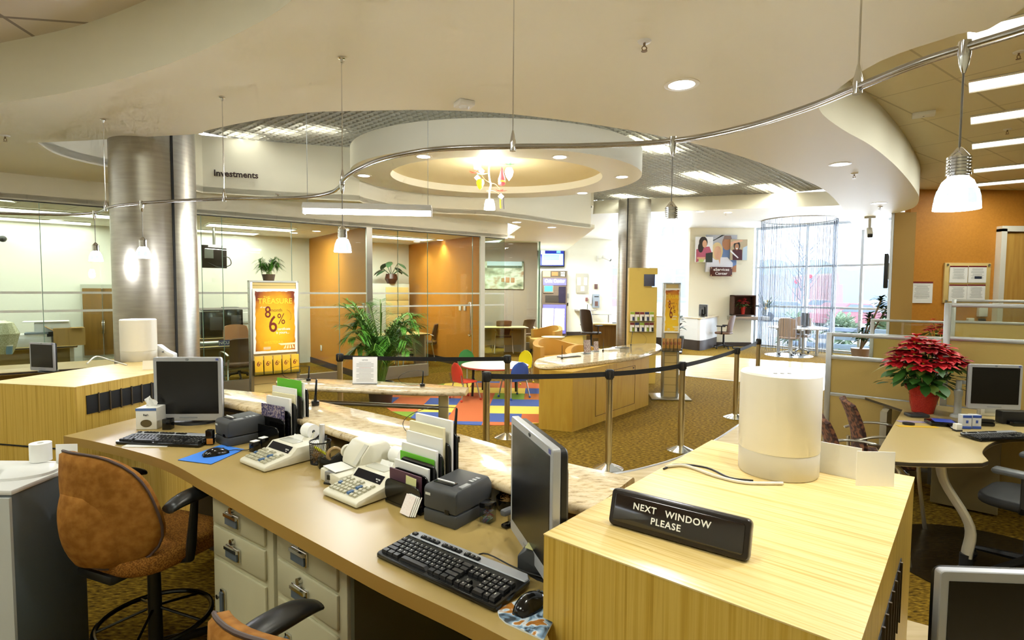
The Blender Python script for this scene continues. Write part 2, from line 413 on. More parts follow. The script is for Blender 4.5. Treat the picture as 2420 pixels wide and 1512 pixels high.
# ---------------------------------------------------------------- ring dropped below the grid
RC = Vector((-0.26, 8.85, 0)); RX, RY = 2.28, 1.9
rg = thing('ceiling_ring', 'large oval white ceiling ring with downlights hanging in the lobby opening', 'ceiling ring', (RC.x, RC.y, 3.53))
bb = B().lathe([(1, 0.0), (1, 0.36), (0.97, 0.36), (0.97, 0.03)], (0, 0, 0), cream, 72, RX, RY)
bb.lathe([(0.735, 0), (1, 0), ], (0, 0, 0), cream, 72, RX, RY); bb.lathe([(0.735, 0), (0.735, 0.24)], (0, 0, 0), cream, 72, RX, RY)
bb.build('rim', None, rg, ang=0.5)
B().lathe([(0.0001, 0.2), (0.3, 0.2), (0.6, 0.18), (0.735, 0.12)], (0, 0, 0), mat('dome_cream', 0xf2e2b4, 0.6), 64, RX, RY).build('dome', None, rg)
# ---------------------------------------------------------------- left glass offices
wall('wall_office_back', [v2(gl(-500) + GN * 3.3), v2(gl(1135) + GN * 3.3)], 0, 2.95, white_w, 0.12, 1)
P1 = gl(866); P2 = gl(1134)
wall('wall_office_1', [v2(P1 + GN * 0.02), v2(P1 + GN * 3.3)], 0, 2.95, orange_w, 0.1, -1)
wall('wall_office_2', [v2(P2 + GN * 0.02), v2(P2 + GN * 3.3)], 0, 2.95, orange_w, 0.1, -1)
wall('wall_mauve', [(-3.0, 17.2), (0.78, 17.2)], 0, 3.22, mauve_w, 0.12, 1)
wall('wall_white', [(0.78, 17.2), (0.95, 21), (2.25, 21), (3.95, 21.6)], 0, 3.95, white_w, 0.15, 1)
for nm, P in (('baseboard_office_1', P1), ('baseboard_office_2', P2)):
    wall(nm, [v2(P + GN * 0.06 - GD * 0.005), v2(P + GN * 3.29 - GD * 0.005)], 0, 0.13, dark_base, 0.012, 1)
wall('baseboard_white', [(0.96, 20.98), (2.25, 20.98), (3.9, 21.55)], 0, 0.14, dark_base, 0.02, -1)
wall('trim_3', [v2(P1 - GN * 0.03), v2(P1 + GN * 0.03)], 0, 2.88, alum, 0.11, -1)
wall('trim_4', [v2(P2 - GN * 0.03), v2(P2 + GN * 0.03)], 0, 2.88, mat('white_frame', 0xe4e6dc, 0.4), 0.11, -1)
gframe = mat('frosted_band', 0xe6ece6, 0.6)
seams = [-260, 100, 282, 478, 527, 690, 801, 868, 940, 1010, 1116, 1192]
for i, (a, c) in enumerate(zip(seams[:-1], seams[1:])):
    A, Cq = gl(a), gl(c)
    w = thing('window_%d' % (i + 1), None, None, (A.x, A.y, 0), math.atan2(GD.y, GD.x)); w['kind'] = 'structure'
    L = (Cq - A).length; door = a in (801, 1010)
    z0 = 0.03 if door else 0.24
    B().box((L / 2, 0, (z0 + 2.88) / 2), (L - 0.012, 0.012, 2.88 - z0), glass).build('pane', None, w)
    e = B(); e.box((0.003, 0, (z0 + 2.88) / 2), (0.008, 0.014, 2.88 - z0), glassedge); e.box((L / 2, 0, 2.872), (L, 0.03, 0.016), mat('dark_channel', 0x3c3a30, 0.4)); e.build('edge_strip', None, w)
    f = B()
    for z in (1.66, 1.41): f.box((L / 2, -0.008, z), (L - 0.012, 0.002, 0.032), gframe)
    f.build('frosted_band', None, w)
    if not door:
        B().box((L / 2, 0.0, 0.12), (L, 0.09, 0.24), mat('sill_metal', 0xa9a394, 0.4, 0.7)).build('sill', None, w)
    else:
        B().tube(smooth([(L - 0.1, -0.01, 1.45), (L - 0.1, -0.07, 1.47), (L - 0.1, -0.09, 1.4), (L - 0.1, -0.09, 0.85), (L - 0.1, -0.07, 0.76), (L - 0.1, -0.01, 0.78)], 4), 0.016, chrome, 10).build('door_handle', None, w)
# return pane and third office pane
wall('window_20', [v2(gl(1192)), (-0.9, 13.35)], 0.24, 2.88, glass, 0.012, 1)
wall('window_21', [(-0.2, 15.2), (0.78, 15.4)], 0.24, 3.1, glass, 0.012, 1)
wall('trim_5', [(-0.2, 15.2), (0.78, 15.4)], 0.0, 0.26, mat('sill_metal'), 0.08, 1)
wall('trim_6', [(0.74, 15.39), (0.78, 15.4)], 0.2, 3.1, glassedge, 0.02, 1)
# ---------------------------------------------------------------- columns
def colmat():
    m = noisemat('brushed_column', [(0.3, 0xa39d90), (0.7, 0xb1ab9d)], scale=(2, 2, 18), nscale=2, rough=0.36, metal=1.0); return m
cm = colmat()
def column(x, y, r, z1, label):
    t = thing('column', label, 'column', (x, y, 0))
    b = B().lathe([(r, 0), (r, z1)], (0, 0, 0), cm, 64); b.build('cladding', None, t)
    a = math.atan2(-y, -x) + 0.42 * (1 if x < 0 else -1)
    B().box((r * math.cos(a), r * math.sin(a), z1 / 2), (0.02, 0.02, z1), mat('seam_black', 0x0c0c0c, 0.6), rz=a).build('seam', None, t)
    B().lathe([(r + 0.012, 0), (r + 0.012, 0.1), (r, 0.11)], (0, 0, 0), steel, 48).build('base_ring', None, t)
CL = (-3.72, 5.72); column(CL[0], CL[1], 0.38, 3.6, 'wide brushed metal column with a black seam beside the left glass office')
column(3.05, 13.8, 0.4, 4.0, 'brushed metal column behind the yellow brochure wall near the entrance')
# ---------------------------------------------------------------- far right walls
wall('wall_far', [(5.6, 17.35), (7.6, 17.3)], 0, 4.0, cream_w, 0.2, 1)
wall('wall_far_return', [(7.6, 17.3), (7.75, 17.9)], 0, 4.0, mat('blue_white', 0xe3e8ee, 0.6), 0.2, 1)
wall('baseboard_far', [(5.6, 17.33), (7.61, 17.28)], 0, 0.13, dark_base, 0.015, -1)
wall('wall_right', [(7.4, 10.25), (13.5, 10.25)], 0, 3.75, orange_w, 0.15, 1)
cork = noisemat('cork', [(0.35, 0x7c5a26), (0.5, 0xa98542), (0.65, 0xc09a55)], nscale=16, detail=5, rough=0.8)
struct(B().prism([(7.0, 10.1), (7.4, 10.1), (7.4, 10.35), (7.55, 10.62), (7.38, 10.62)], 0, ZS + 0.02, cork).build('wall_cork'))
struct(B().prism([(6.94, 10.1), (6.995, 10.1), (7.37, 10.62), (7.31, 10.62)], 0, ZS + 0.02, mat('blue_white')).build('trim_7'))
# right door in the orange wall
dr = thing('door_1', None, None, (0, 0, 0)); dr['kind'] = 'structure'
dx0 = ay(2362, 560, 10.2).x; ztop = ay(2362, 541, 10.2).z; dw = 1.1
B().box((dx0 + 0.05 + dw / 2, 10.2, ztop / 2 - 0.03), (dw, 0.05, ztop - 0.1), noisemat('door_veneer', [(0.3, 0xc39040), (0.7, 0xd7a955)], scale=(8, 8, 0.6), nscale=2, rough=0.4)).build('door_leaf', None, dr)
fb = B(); fm = mat('door_frame', 0xe8e4d6, 0.4)
fb.box((dx0 + 0.03, 10.19, ztop / 2), (0.1, 0.12, ztop), fm); fb.box((dx0 + dw + 0.1, 10.19, ztop / 2), (0.1, 0.12, ztop), fm); fb.box((dx0 + 0.065 + dw / 2, 10.19, ztop), (dw + 0.17, 0.12, 0.1), fm)
fb.build('door_frame', None, dr)
# ---------------------------------------------------------------- window walls
wf = mat('window_frame', 0xc9d2da, 0.35, 0.5)
def winwall(name, A, D, bars, hz, ztop, z0=0.0):
    A = Vector((A[0], A[1], 0)); D = Vector((D[0], D[1], 0)); L = (D - A).length; a = math.atan2(D.y - A.y, D.x - A.x)
    w = thing(name, None, None, A, a); w['kind'] = 'structure'
    f = B()
    for t in bars: f.box((t * L, 0, (z0 + ztop) / 2), (0.07, 0.12, ztop - z0), wf)
    for z in hz: f.box((L / 2, 0, z), (L, 0.1, 0.06), wf)
    f.build('window_frame', None, w)
    B().box((L / 2, 0, (z0 + ztop) / 2), (L, 0.01, ztop - z0), glassmat('window_glass', 0xf4f8fc, 0.6)).build('pane', None, w)
def tt(px, A, D):
    p = axy(px, 700, A, (D[0] - A[0], D[1] - A[1])); L = math.dist(A, D); return math.dist(v2(p), A) / L
WA, WD = (7.72, 17.4), (11.2, 13.6)
winwall('window_30', WA, WD, [0.01, tt(1905, WA, WD), tt(1968, WA, WD), tt(2035, WA, WD), 1], [0.05, ay(1950, 728, 15.5).z, ay(1950, 627, 15.5).z, 3.7], 3.74)
WA2, WD2 = (3.7, 22), (7.9, 22)
winwall('window_31', WA2, WD2, [0.01, tt(1533, WA2, WD2), tt(1592, WA2, WD2), tt(1640, WA2, WD2), 1], [0.05, ay(1500, 632, 22).z, ay(1500, 705, 22).z, 3.7], 3.74)
# outer shell pieces that close the room out of sight
wall('wall_left', [(-11, -2.5), (-11, 9.5)], 0, 3.75, cream_w, 0.1, 1)
wall('wall_rear', [(-11, -2.5), (14, -2.5)], 0, 3.75, cream_w, 0.1, -1)
wall('wall_right_side', [(13.5, -2.5), (13.5, 10.3)], 0, 3.75, cream_w, 0.1, -1)
# ---------------------------------------------------------------- sky and daylight
sc = bpy.context.scene
w = bpy.data.worlds.new('sky'); sc.world = w; w.use_nodes = True; nt = w.node_tree
bg = nt.nodes['Background']; bg.inputs['Color'].default_value = (0.86, 0.93, 1.0, 1); bg.inputs['Strength'].default_value = 2.0
sc.view_settings.view_transform = 'Standard'; sc.view_settings.look = 'None'; sc.view_settings.exposure = 0.84; sc.view_settings.gamma = 1.0
sc.view_settings.use_curve_mapping = False
sc.cycles.max_bounces = 5; sc.cycles.diffuse_bounces = 3; sc.cycles.glossy_bounces = 4; sc.cycles.transmission_bounces = 6; sc.cycles.transparent_max_bounces = 16
sc.cycles.sample_clamp_indirect = 4.0; sc.cycles.caustics_reflective = False; sc.cycles.caustics_refractive = False
sc.cycles.use_denoising = True; sc.cycles.adaptive_threshold = 0.12; sc.cycles.adaptive_min_samples = 10
WARM = (1.0, 0.975, 0.84); FLUO = (0.96, 1.0, 0.90); COOL = (0.86, 0.92, 1.0)
# daylight entering by the window walls
light('AREA', 'daylight', (10.3, 16.5, 2.0), 380, COOL, 4.5, (PI / 2, 0, math.radians(132.5) ), sy=3.6).data.spread = 2.6
light('AREA', 'daylight', (5.8, 22.4, 2.0), 420, COOL, 4.0, (PI / 2, 0, PI), sy=3.4)
# ---------------------------------------------------------------- ceiling fixtures
trim_w = mat('fixture_trim', 0xf2efe4, 0.4)
def downlight(px, py, z, label, r=0.085, power=26, col=WARM, ang=2.0):
    p = az(px, py, z); dl(p.x, p.y, z, label, r, power, col, ang)
def dl(x, y, z, label, r=0.085, power=26, col=WARM, ang=2.0):
    t = thing('downlight', label, 'ceiling light', (x, y, z), group='recessed round downlights')
    B().lathe([(r * 0.86, -0.004), (r, -0.005), (r * 1.16, -0.002), (r * 1.16, 0.001)], (0, 0, 0), trim_w, 28).build('trim_ring', None, t)
    B().lathe([(0.0001, -0.003), (r * 0.86, -0.003)], (0, 0, 0), mat('downlight_lens', 0xfffaf0, 0.4, emit=5.0), 28).build('lens', None, t)
    if power: light('SPOT', 'downlight_beam', (x, y, z - 0.02), power, col, 0.07, (0, 0, 0), ang, 0.8)
downlight(1611, 200, ZS, 'round recessed downlight in the cream soffit, nearest and largest of all', 0.105, 55)
downlight(1985, 388, ZS, 'round downlight in the soffit right of centre, nearer the window curve', 0.1, 50, COOL)
downlight(2077, 480, ZS, 'round downlight in the soffit tip close to the cork column', 0.1, 40, COOL)
for px, py, lb in ((1001, 370, 'upper left of the oval ring'), (1323, 371, 'upper right of the oval ring'), (860, 415, 'left end of the oval ring'), (1470, 418, 'right end of the oval ring'), (1376, 456, 'far right edge of the oval ring')):
    downlight(px, py, 3.53, 'round downlight set in the ' + lb, 0.105, 45)
for px, py, lb in ((1655, 500, 'first from the left in the row over the reception desk'), (1720, 502, 'middle one over the photo wall'), (1919, 501, 'over the bead curtain'), (1608, 523, 'behind the metal column by the entrance')):
    downlight(px, py, ZF, 'small far downlight, ' + lb, 0.11, 150, COOL)
for px, py, lb in ((1221, 525, 'left one before the television wall'), (1304, 537, 'right one before the television wall')):
    downlight(px, py, ZS + 0.02, 'small downlight in the low far ceiling, ' + lb, 0.11, 40)
for px, py, lb in ((694, 550, 'left of the pair beside the pendant'), (748, 546, 'right of the pair beside the pendant'), (985, 571, 'left in the second office'), (1040, 567, 'right in the second office')):
    downlight(px, py, 2.9, 'small downlight in the glass office ceiling, ' + lb, 0.09, 22)
# downlights over the teller counter: in the same soffit, above and behind the picture edge
for x, y in ((-1.9, 3.1), (-0.75, 2.3), (0.15, 1.55), (0.9, 1.25), (-2.85, 3.75), (1.5, -0.3)):
    light('SPOT', 'downlight_beam', (x, y, ZS - 0.03), 30, WARM, 0.05, (0, 0, 0), 0.95, 0.65)
# troffers of the tile ceiling on the right
def troffer(A, Bv, Cq, D, label, power, emit_m, name='ceiling_light_panel', group='fluorescent ceiling panels'):
    """four corners on the ceiling"""
    c = (A + Bv + Cq + D) / 4; t = thing(name, label, 'ceiling light', c, group=group); L = [p - c for p in (A, Bv, Cq, D)]
    b = B().prism([v2(p) for p in L], -0.01, 0.0, emit_m); b.build('diffuser', None, t)
    f = B(); f.tube([Vector((p.x, p.y, -0.008)) for p in L], 0.012, trim_w, 4, closed=True); f.build('frame', None, t)
    ux = (Bv - A).length; uy = (D - A).length; a = math.atan2(Bv.y - A.y, Bv.x - A.x)
    light('AREA', 'panel_or_fill_light', (c.x, c.y, c.z - 0.03), power, FLUO, ux, (0, 0, a), sy=uy)
rows = [(2280, 60, 105), (2285, 175, 232), (2290, 265, 300), (2294, 330, 358), (2298, 392, 412), (2302, 430, 441)]
pan = mat('panel_glow', 0xfffdf2, 0.5, emit=2.4)
for i, (px, yt, yb) in enumerate(rows):
    A = az(px, yb, ZT); D = az(px, yt, ZT); n = E1
    dn = (D - A).length
    W = 1.22 if i == 0 else 1.25
    up = Vector((0.646, 0.763, 0)); A2 = az(px, (yt + yb) / 2, ZT) + Vector((0.02, 0, 0)); hw = {0: 0.16, 1: 0.17}.get(i, 0.17)
    troffer(A2 - up * hw, A2 - up * hw + n * W, A2 + up * hw + n * W, A2 + up * hw, 'bright fluorescent strip panel in the right tile ceiling, %s from the front' % ('first', 'second', 'third', 'fourth', 'fifth', 'last')[i], 11, pan)
# unseen fill lights added behind the picture edge, without fixtures
for x, y in ((3.6, 0.9), (5.2, 3.2), (-1.6, 0.2), (0.4, -0.9), (-3.4, 1.6)):
    light('AREA', 'panel_or_fill_light', (x, y, ZT - 0.05), 24, FLUO, 1.2, (0, 0, 0.4), sy=0.6)
# office troffers
for px, py, w_, lb in ((595, 537, 0.75, 'over the office desk left of the pendant'), (520, 547, 0.7, 'in the left office just right of the column'), (935, 561, 0.85, 'in the middle glass office'), (70, 498, 1.1, 'far left office, nearer of the two'), (40, 517, 1.0, 'far left office, farther of the two')):
    p = az(px, py, 2.895); hx = GD * w_; hy = GN * 0.28
    troffer(p - hx - hy, p + hx - hy, p + hx + hy, p - hx + hy, 'white fluorescent office panel, ' + lb, 5, pan)
for p, pw_ in ((gl(990) + GN * 1.8, 34), (gl(760) + GN * 1.8, 20), (gl(300) + GN * 2.0, 10)): light('AREA', 'panel_or_fill_light', (p.x, p.y, 2.85), pw_, FLUO, 1.0, (0, 0, 0.66), sy=0.6)
light('AREA', 'panel_or_fill_light', (-0.6, 15.4, 2.9), 90, FLUO, 1.0, sy=0.6)
light('AREA', 'panel_or_fill_light', (1.4, 18.8, 3.1), 150, FLUO, 1.2, sy=0.6)
TUBES = ('Investments side, middle one', 'Investments side, right one', 'Investments side, left one', 'right of the oval ring, nearest the camera', 'right of the ring in the bright patch', 'farthest right by the soffit curve', 'just behind the right end of the oval ring', 'between the ring and the far metal column')
# fluorescent tubes in the plenum above the grid
for i, (px, py, L, a) in enumerate(((660, 288, 0.5, 0.36), (755, 283, 0.5, 0.36), (575, 298, 0.42, 0.36), (1530, 322, 1.2, 0.6), (1680, 405, 1.6, 0.7), (1830, 432, 1.4, 0.7), (1500, 455, 1.4, 0.7), (1590, 436, 1.2, 0.7))):
    p = az(px, py, ZG + 0.13)
    b = B(); b.box((0, 0.0, 0.0), (L, 0.36, 0.02), mat('grid_tube', 0xfffdf4, 0.5, emit=2.2)); b.box((0, 0.0, 0.04), (L + 0.04, 0.4, 0.06), white_p)
    o = b.build('tube_light', None, None, p, a); prop(o, 'fluorescent fixture glowing above the white grid, ' + TUBES[i], 'ceiling light', 'fluorescent tubes above the grid')
    light('AREA', 'tube_beam', (p.x, p.y, p.z - 0.04), 1.5 if px < 800 else 30, FLUO, L, (0, 0, a), sy=0.25)
light('AREA', 'plenum_fill', (0.9, 9.9, 5.0), 60, FLUO, 8.0, (0, 0, 0.6), sy=5.0)  # broad fill added above the grid to brighten the blades
# ================================================================ teller counter
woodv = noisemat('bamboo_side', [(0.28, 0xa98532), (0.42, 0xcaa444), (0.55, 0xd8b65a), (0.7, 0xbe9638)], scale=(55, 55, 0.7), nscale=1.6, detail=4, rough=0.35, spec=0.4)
woodt_lit = noisemat('bamboo_top_lit', [(0.28, 0xc8a656), (0.45, 0xdfc27c), (0.58, 0xe8d094), (0.72, 0xd3b265)], scale=(1.3, 60, 60), nscale=1.6, detail=4, rough=0.32, spec=0.4)  # same bamboo as the sides, its lit look put into lighter colours
granite = None
def mk_granite():
    m = noisemat('granite', [(0.30, 0x77614a), (0.38, 0xb79f78), (0.47, 0xd9c49c), (0.62, 0xe6d5b2), (0.74, 0xbf9d78)], scale=(14, 34, 20), rot=(0, 0, -0.6), nscale=1.6, detail=8, rough=0.08, nrough=0.72, coat=0.3); return m
granite = mk_granite()
lamin = noisemat('tan_laminate', [(0.35, 0xa28a50), (0.65, 0xad955a)], nscale=120, detail=2, rough=0.38, spec=0.45)
lamin_e = mat('tan_edge', 0xa5813c, 0.5)
ZW, ZGR, ZB = 0.96, 1.07, 1.17
wfp = smooth([az(x, y, ZW) for x, y in ((150, 1030), (232, 1045), (380, 1085), (490, 1142), (620, 1215), (760, 1290), (900, 1365), (1080, 1450), (1200, 1511))], 5)
wfp += [Vector((0.1, 1.12, ZW))]
gfp = smooth([az(x, y, ZGR) for x, y in ((430, 930), (525, 948), (690, 984), (800, 1020), (930, 1060), (1100, 1112), (1260, 1165), (1400, 1203))], 5)
gbp = smooth([az(x, y, ZGR) for x, y in ((460, 908), (525, 917), (650, 930), (760, 947), (1000, 1000), (1280, 1075), (1500, 1125))], 5)
# worktop
Abox = Vector((0.08, 1.27, 0)); BR = lambda x, y, z=0: Vector((Abox.x + E1.x * x + E2.x * y, Abox.y + E1.y * x + E2.y * y, z))
mid = [f.lerp(k, 0.55) for f, k in zip(gfp, gbp)]
wt = [v2(p) for p in wfp] + [v2(BR(-0.004, 0.0)), v2(BR(-0.004, 0.3))] + [v2(p) for p in reversed(mid)][1:]
o = B().prism([(x, y) for x, y in wt], ZW - 0.045, ZW, lamin, side=lamin_e).build('worktop', ang=0.5)
prop(o, 'long curved tan laminate worktop with a thick front edge at the teller counter', 'worktop')
# granite ledge with a bullnose front
def ledge(front, back, z, th, name, label, cat, extra=None):
    b = B(); n = min(len(front), len(back)); rows = []
    def samp(P, t):
        L = [0]
        for i in range(1, len(P)): L.append(L[-1] + (P[i] - P[i - 1]).length)
        d = t * L[-1]
        for i in range(1, len(P)):
            if d <= L[i] + 1e-9:
                k = (d - L[i - 1]) / max(1e-9, L[i] - L[i - 1]); return P[i - 1].lerp(P[i], k)
        return P[-1]
    N = 36
    for i in range(N + 1):
        f = samp(front, i / N); k = samp(back, i / N); d = (k - f).normalized(); row = []
        for a in range(0, 9):
            t = -PI / 2 + PI * a / 8
            row.append(Vector((f.x, f.y, z - th / 2)) + d * (th / 2 - math.cos(t) * th / 2) + Vector((0, 0, math.sin(t) * th / 2)))
        for a in range(0, 9):
            t = PI / 2 - PI * a / 8
            row.append(Vector((k.x, k.y, z - th / 2)) - d * (th / 2 - math.cos(t) * th / 2) + Vector((0, 0, math.sin(t) * th / 2)))
        rows.append(row + [row[0]])
    b.grid(rows, granite)
    for r in (rows[0], rows[-1]): b.quad(r[:-1], granite)
    o = b.build(name, None, ang=0.9); prop(o, label, cat); return o
ledge(gfp, gbp, ZGR, 0.04, 'granite_ledge', 'long speckled granite ledge running above the back of the teller worktop', 'ledge')
# upright panel that carries the ledge
darkp = mat('dark_panel', 0x3b3226, 0.6)
o = wall('counter_panel', [(p.x + 0.003, p.y + 0.004) for p in mid], 0.0, ZGR - 0.041, darkp, 0.05, 1); o.name = 'wall_counter'
# ---------------------------------------------------------------- bamboo end boxes
slotb = mat('slot_black', 0x050505, 0.7)
def endbox(name_label, A, u, v, wid, dep, slot, side):
    """A near corner; u,v horizontal unit vectors"""
    a = math.atan2(u.y, u.x); t = thing('counter_pedestal', name_label, 'counter pedestal', (A.x, A.y, 0), a)
    # local x = u, local y = v (v = +-perp)
    sg = 1 if u.cross(v).z > 0 else -1
    y0, y1 = (0, dep) if sg > 0 else (-dep, 0)
    P = [(0, y0), (wid, y0), (wid, y1), (0, y1)]
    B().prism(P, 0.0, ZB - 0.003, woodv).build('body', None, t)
    B().prism([(-.001, y0 - .001), (wid + .001, y0 - .001), (wid + .001, y1 + .001), (-.001, y1 + .001)], ZB - 0.003, ZB, woodt_lit).build('top', None, t)
    return t, a, sg
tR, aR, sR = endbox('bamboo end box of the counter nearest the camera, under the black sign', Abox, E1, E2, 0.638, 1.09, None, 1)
s = B(); s.box((0.6385, 0.42, 0.97), (0.004, 0.62, 0.15), slotb); s.build('vent_slot', None, tR)
for i in range(10):
    B().box((0.643, 0.15 + i * 0.06, 0.97), (0.006, 0.006, 0.16), mat('slot_bar', 0x4a3a1e, 0.5)).build('bar', None, tR)
AL = Vector((-2.52, 3.12, 0)); vL = Vector((0.20, 0.98, 0)).normalized(); uL = Vector((-vL.y, vL.x, 0))
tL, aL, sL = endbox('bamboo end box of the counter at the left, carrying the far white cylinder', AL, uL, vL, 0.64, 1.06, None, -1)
Ri = Matrix.Rotation(-aL, 3, 'Z')
def locL(px, py):
    p = axy(px, py, AL, vL); return Ri @ Vector((p.x - AL.x, p.y - AL.y, p.z))
c0, c1, c2 = locL(203, 935), locL(204, 979), locL(364, 900)
b = B(); yy0, yy1 = min(c0.y, c2.y) - 0.12, max(c0.y, c2.y)
yy0 = -0.95; zz = (c0.z + c1.z) / 2; hh = abs(c0.z - c1.z)
b.box((-0.0015, (yy0 + yy1) / 2, zz), (0.006, yy1 - yy0, hh), slotb); b.build('vent_slot', None, tL)
for i in range(10):
    y = yy1 - 0.075 * (i + 1)
    if y > yy0 + 0.02: B().box((-0.006, y, zz), (0.006, 0.007, hh + 0.012), mat('slot_bar')).build('bar', None, tL)
pb = B(); pb.box((0.33, 0.0015, 0.80), (0.56, 0.006, 0.008), slotb); pb.box((0.052, 0.0015, 0.47), (0.008, 0.006, 0.66), slotb); pb.box((0.61, 0.0015, 0.47), (0.008, 0.006, 0.66), slotb)
pb.build('access_panel_gap', None, tL)
# ---------------------------------------------------------------- steel drawer pedestals
putty = mat('putty_steel', 0xbdb796, 0.4, 0.0, spec=0.5); putty_d = mat('putty_shadow', 0x8f8a70, 0.5)
def pedestal(pa, pb_, label):
    a = az(pa[0], pa[1], 0.915); c = az(pb_[0], pb_[1], 0.915); ang = math.atan2(c.y - a.y, c.x - a.x); W = (c - a).length
    t = thing('drawer_pedestal', label, 'drawer cabinet', (a.x, a.y, 0), ang, 'steel teller pedestals')
    B().box((W / 2, 0.27, 0.4575), (W, 0.5, 0.915), putty, bev=0.004).build('body', None, t)
    for z0, z1 in ((0.785, 0.898), (0.652, 0.77)):
        d = B().box((W / 2 - 0.01, 0.015, (z0 + z1) / 2), (W - 0.06, 0.012, z1 - z0), putty, bev=0.005).build('drawer', None, t)
        h = B(); cx = W * 0.42; zc = z0 + 0.05
        h.box((cx, 0.006, zc), (0.10, 0.012, 0.052), chrome, bev=0.003); h.box((cx, 0.0, zc - 0.008), (0.085, 0.01, 0.028), mat('pull_recess', 0x55606a, 0.3)); h.box((cx, -0.004, zc + 0.016), (0.09, 0.012, 0.012), chrome)
        h.build('pull', None, d)
        B().cyl((cx, 0.012, z1 - 0.022), (cx, -0.006, z1 - 0.022), 0.012, chrome, 14).build('lock', None, d)
    d = B().box((W / 2 - 0.01, 0.015, 0.34), (W - 0.06, 0.012, 0.58), putty, bev=0.005).build('door', None, t)
    h = B(); h.box((0.10, 0.006, 0.46), (0.035, 0.012, 0.13), chrome, bev=0.003); h.box((0.10, 0.0, 0.46), (0.022, 0.01, 0.11), mat('pull_recess')); h.build('door_handle', None, d)
    B().cyl((0.065, 0.012, 0.485), (0.065, -0.004, 0.485), 0.01, chrome, 12).build('lock', None, d)
pedestal((490, 1158), (632, 1221), 'putty steel drawer cabinet under the worktop beside the empty brown chair')
pedestal((640, 1226), (806, 1316), 'putty steel drawer cabinet under the worktop behind the near black armrest')
# knee space side panel
p0 = az(812, 1322, 0.915)
o = B().box((0, 0.27, 0.44), (0.02, 0.5, 0.88), mat('olive_panel', 0x4b4a34, 0.6)).build('knee_panel', None, None, (p0.x + 0.012, p0.y - 0.01, 0), math.atan2(E1.y, E1.x)); prop(o, 'dark olive side panel of the knee space right of the drawers', 'panel')
# ================================================================ desk electronics
scr = mat('lcd_black', 0x0b0a08, 0.25); bez = mat('silver_bezel', 0xb4b6ba, 0.35, 0.25); logo_d = mat('logo_dark', 0x2a3440, 0.4)
W_ = mat('white_print', 0xf4f4f2, 0.6)
def monitor(label, loc, rz, tilt=0.0, W=0.376, H=0.365, zb=0.025, bz=bez, scrm=scr, group=None, stand=True):
    """17 inch panel facing -y; loc is the foot on the table"""
    t = thing('monitor', label, 'monitor', loc, rz, group)
    M = Matrix.Translation((0, 0, zb)) @ Matrix.Rotation(tilt, 4, 'X')
    b = B(); bw = 0.019
    b.xprism([(x, z + H / 2) for x, z in rrect(W, H, 0.01, 3)], 0.0, 0.022, bz, 0.002, 1, M)
    o = b.build('bezel', None, t)
    B().xprism([(-W / 2 + bw, 0.04), (W / 2 - bw, 0.04), (W / 2 - bw, H - bw - 0.004), (-W / 2 + bw, H - bw - 0.004)], -0.0012, 0.004, scrm, 0, 1, M).build('screen', None, t)
    b = B(); b.xprism([(x * 0.97, z * 0.97 + H / 2) for x, z in rrect(W, H, 0.02, 3)], 0.022, 0.045, black_p, 0.004, 1, M)
    b.xprism([(x * 0.6, z * 0.6 + H / 2) for x, z in rrect(W, H, 0.03, 3)], 0.045, 0.075, black_p, 0.01, 1, M); b.build('back_shell', None, t)
    if stand:
        b = B(); b.box((0, 0.09, 0.11 + zb), (0.07, 0.03, 0.2), black_p, bev=0.006); b.lathe([(0.0001, 0.0), (0.105, 0.0), (0.1, 0.012), (0.03, 0.02), (0.0001, 0.02)], (0, 0.07, 0.0), black_p, 28, 1.1, 0.85); b.build('stand', None, t)
    R4 = M @ Matrix.Translation((0, -0.0004, H - 0.012)) @ Matrix.Rotation(PI / 2, 4, 'X')
    b = B(); addtext(b, 'hp', 0.012, logo_d, R4, ext=0.0002); b.tube([R4 @ Vector((0.009 * math.cos(a), 0.0055 * math.sin(a), 0)) for a in [2 * PI * i / 14 for i in range(14)]], 0.0007, logo_d, 4, closed=True); b.build('logo', None, t)
    B().xprism([(-0.05, 0.015), (0.05, 0.015), (0.05, 0.022), (-0.05, 0.022)], -0.001, 0.002, mat('button_grey', 0x8d9096, 0.3), 0, 1, M).build('button_strip', None, t)
    B().xprism([(W / 2 - 0.03, H - 0.018), (W / 2 - 0.014, H - 0.018), (W / 2 - 0.014, H - 0.006), (W / 2 - 0.03, H - 0.006)], -0.0008, 0.002, mat('sticker_blue', 0x5a62a8, 0.4), 0, 1, M).build('sticker', None, t)
    return t
monitor('silver flat monitor facing the camera on the left teller position', az(446, 1004, ZW) + Vector((0, 0.0, 0.0)), 0.06, 0.0)
monitor('silver flat monitor turned left at the near teller position, beside the bamboo box', (0.052, 1.515, ZW), math.radians(-74), 0.0, zb=0.03)
# keyboards
keyc = mat('key_black', 0x17181a, 0.45); keyg = mat('key_legend', 0xd8d8d0, 0.6)
def keymesh(wd, dp, h=0.008):
    b = B(); x, y = wd / 2, dp / 2
    b.faces([(-x, -y, 0), (x, -y, 0), (x, y, 0), (-x, y, 0), (-x * .82, -y * .78, h), (x * .82, -y * .78, h), (x * .82, y * .78, h), (-x * .82, y * .78, h)],
            [(4, 5, 6, 7), (0, 1, 5, 4), (1, 2, 6, 5), (2, 3, 7, 6), (3, 0, 4, 7)], keyc)
    if wd < 0.022:
        b.faces([(-x * .5, 0, h + .0003), (-x * .2, 0, h + .0003), (-x * .2, y * .45, h + .0003), (-x * .5, y * .45, h + .0003)], [(0, 1, 2, 3)], keyg)
    me = bpy.data.meshes.new('key'); b.bm.to_mesh(me); b.bm.free()
    for m in b.mats: me.materials.append(m)
    return me
KM = {}
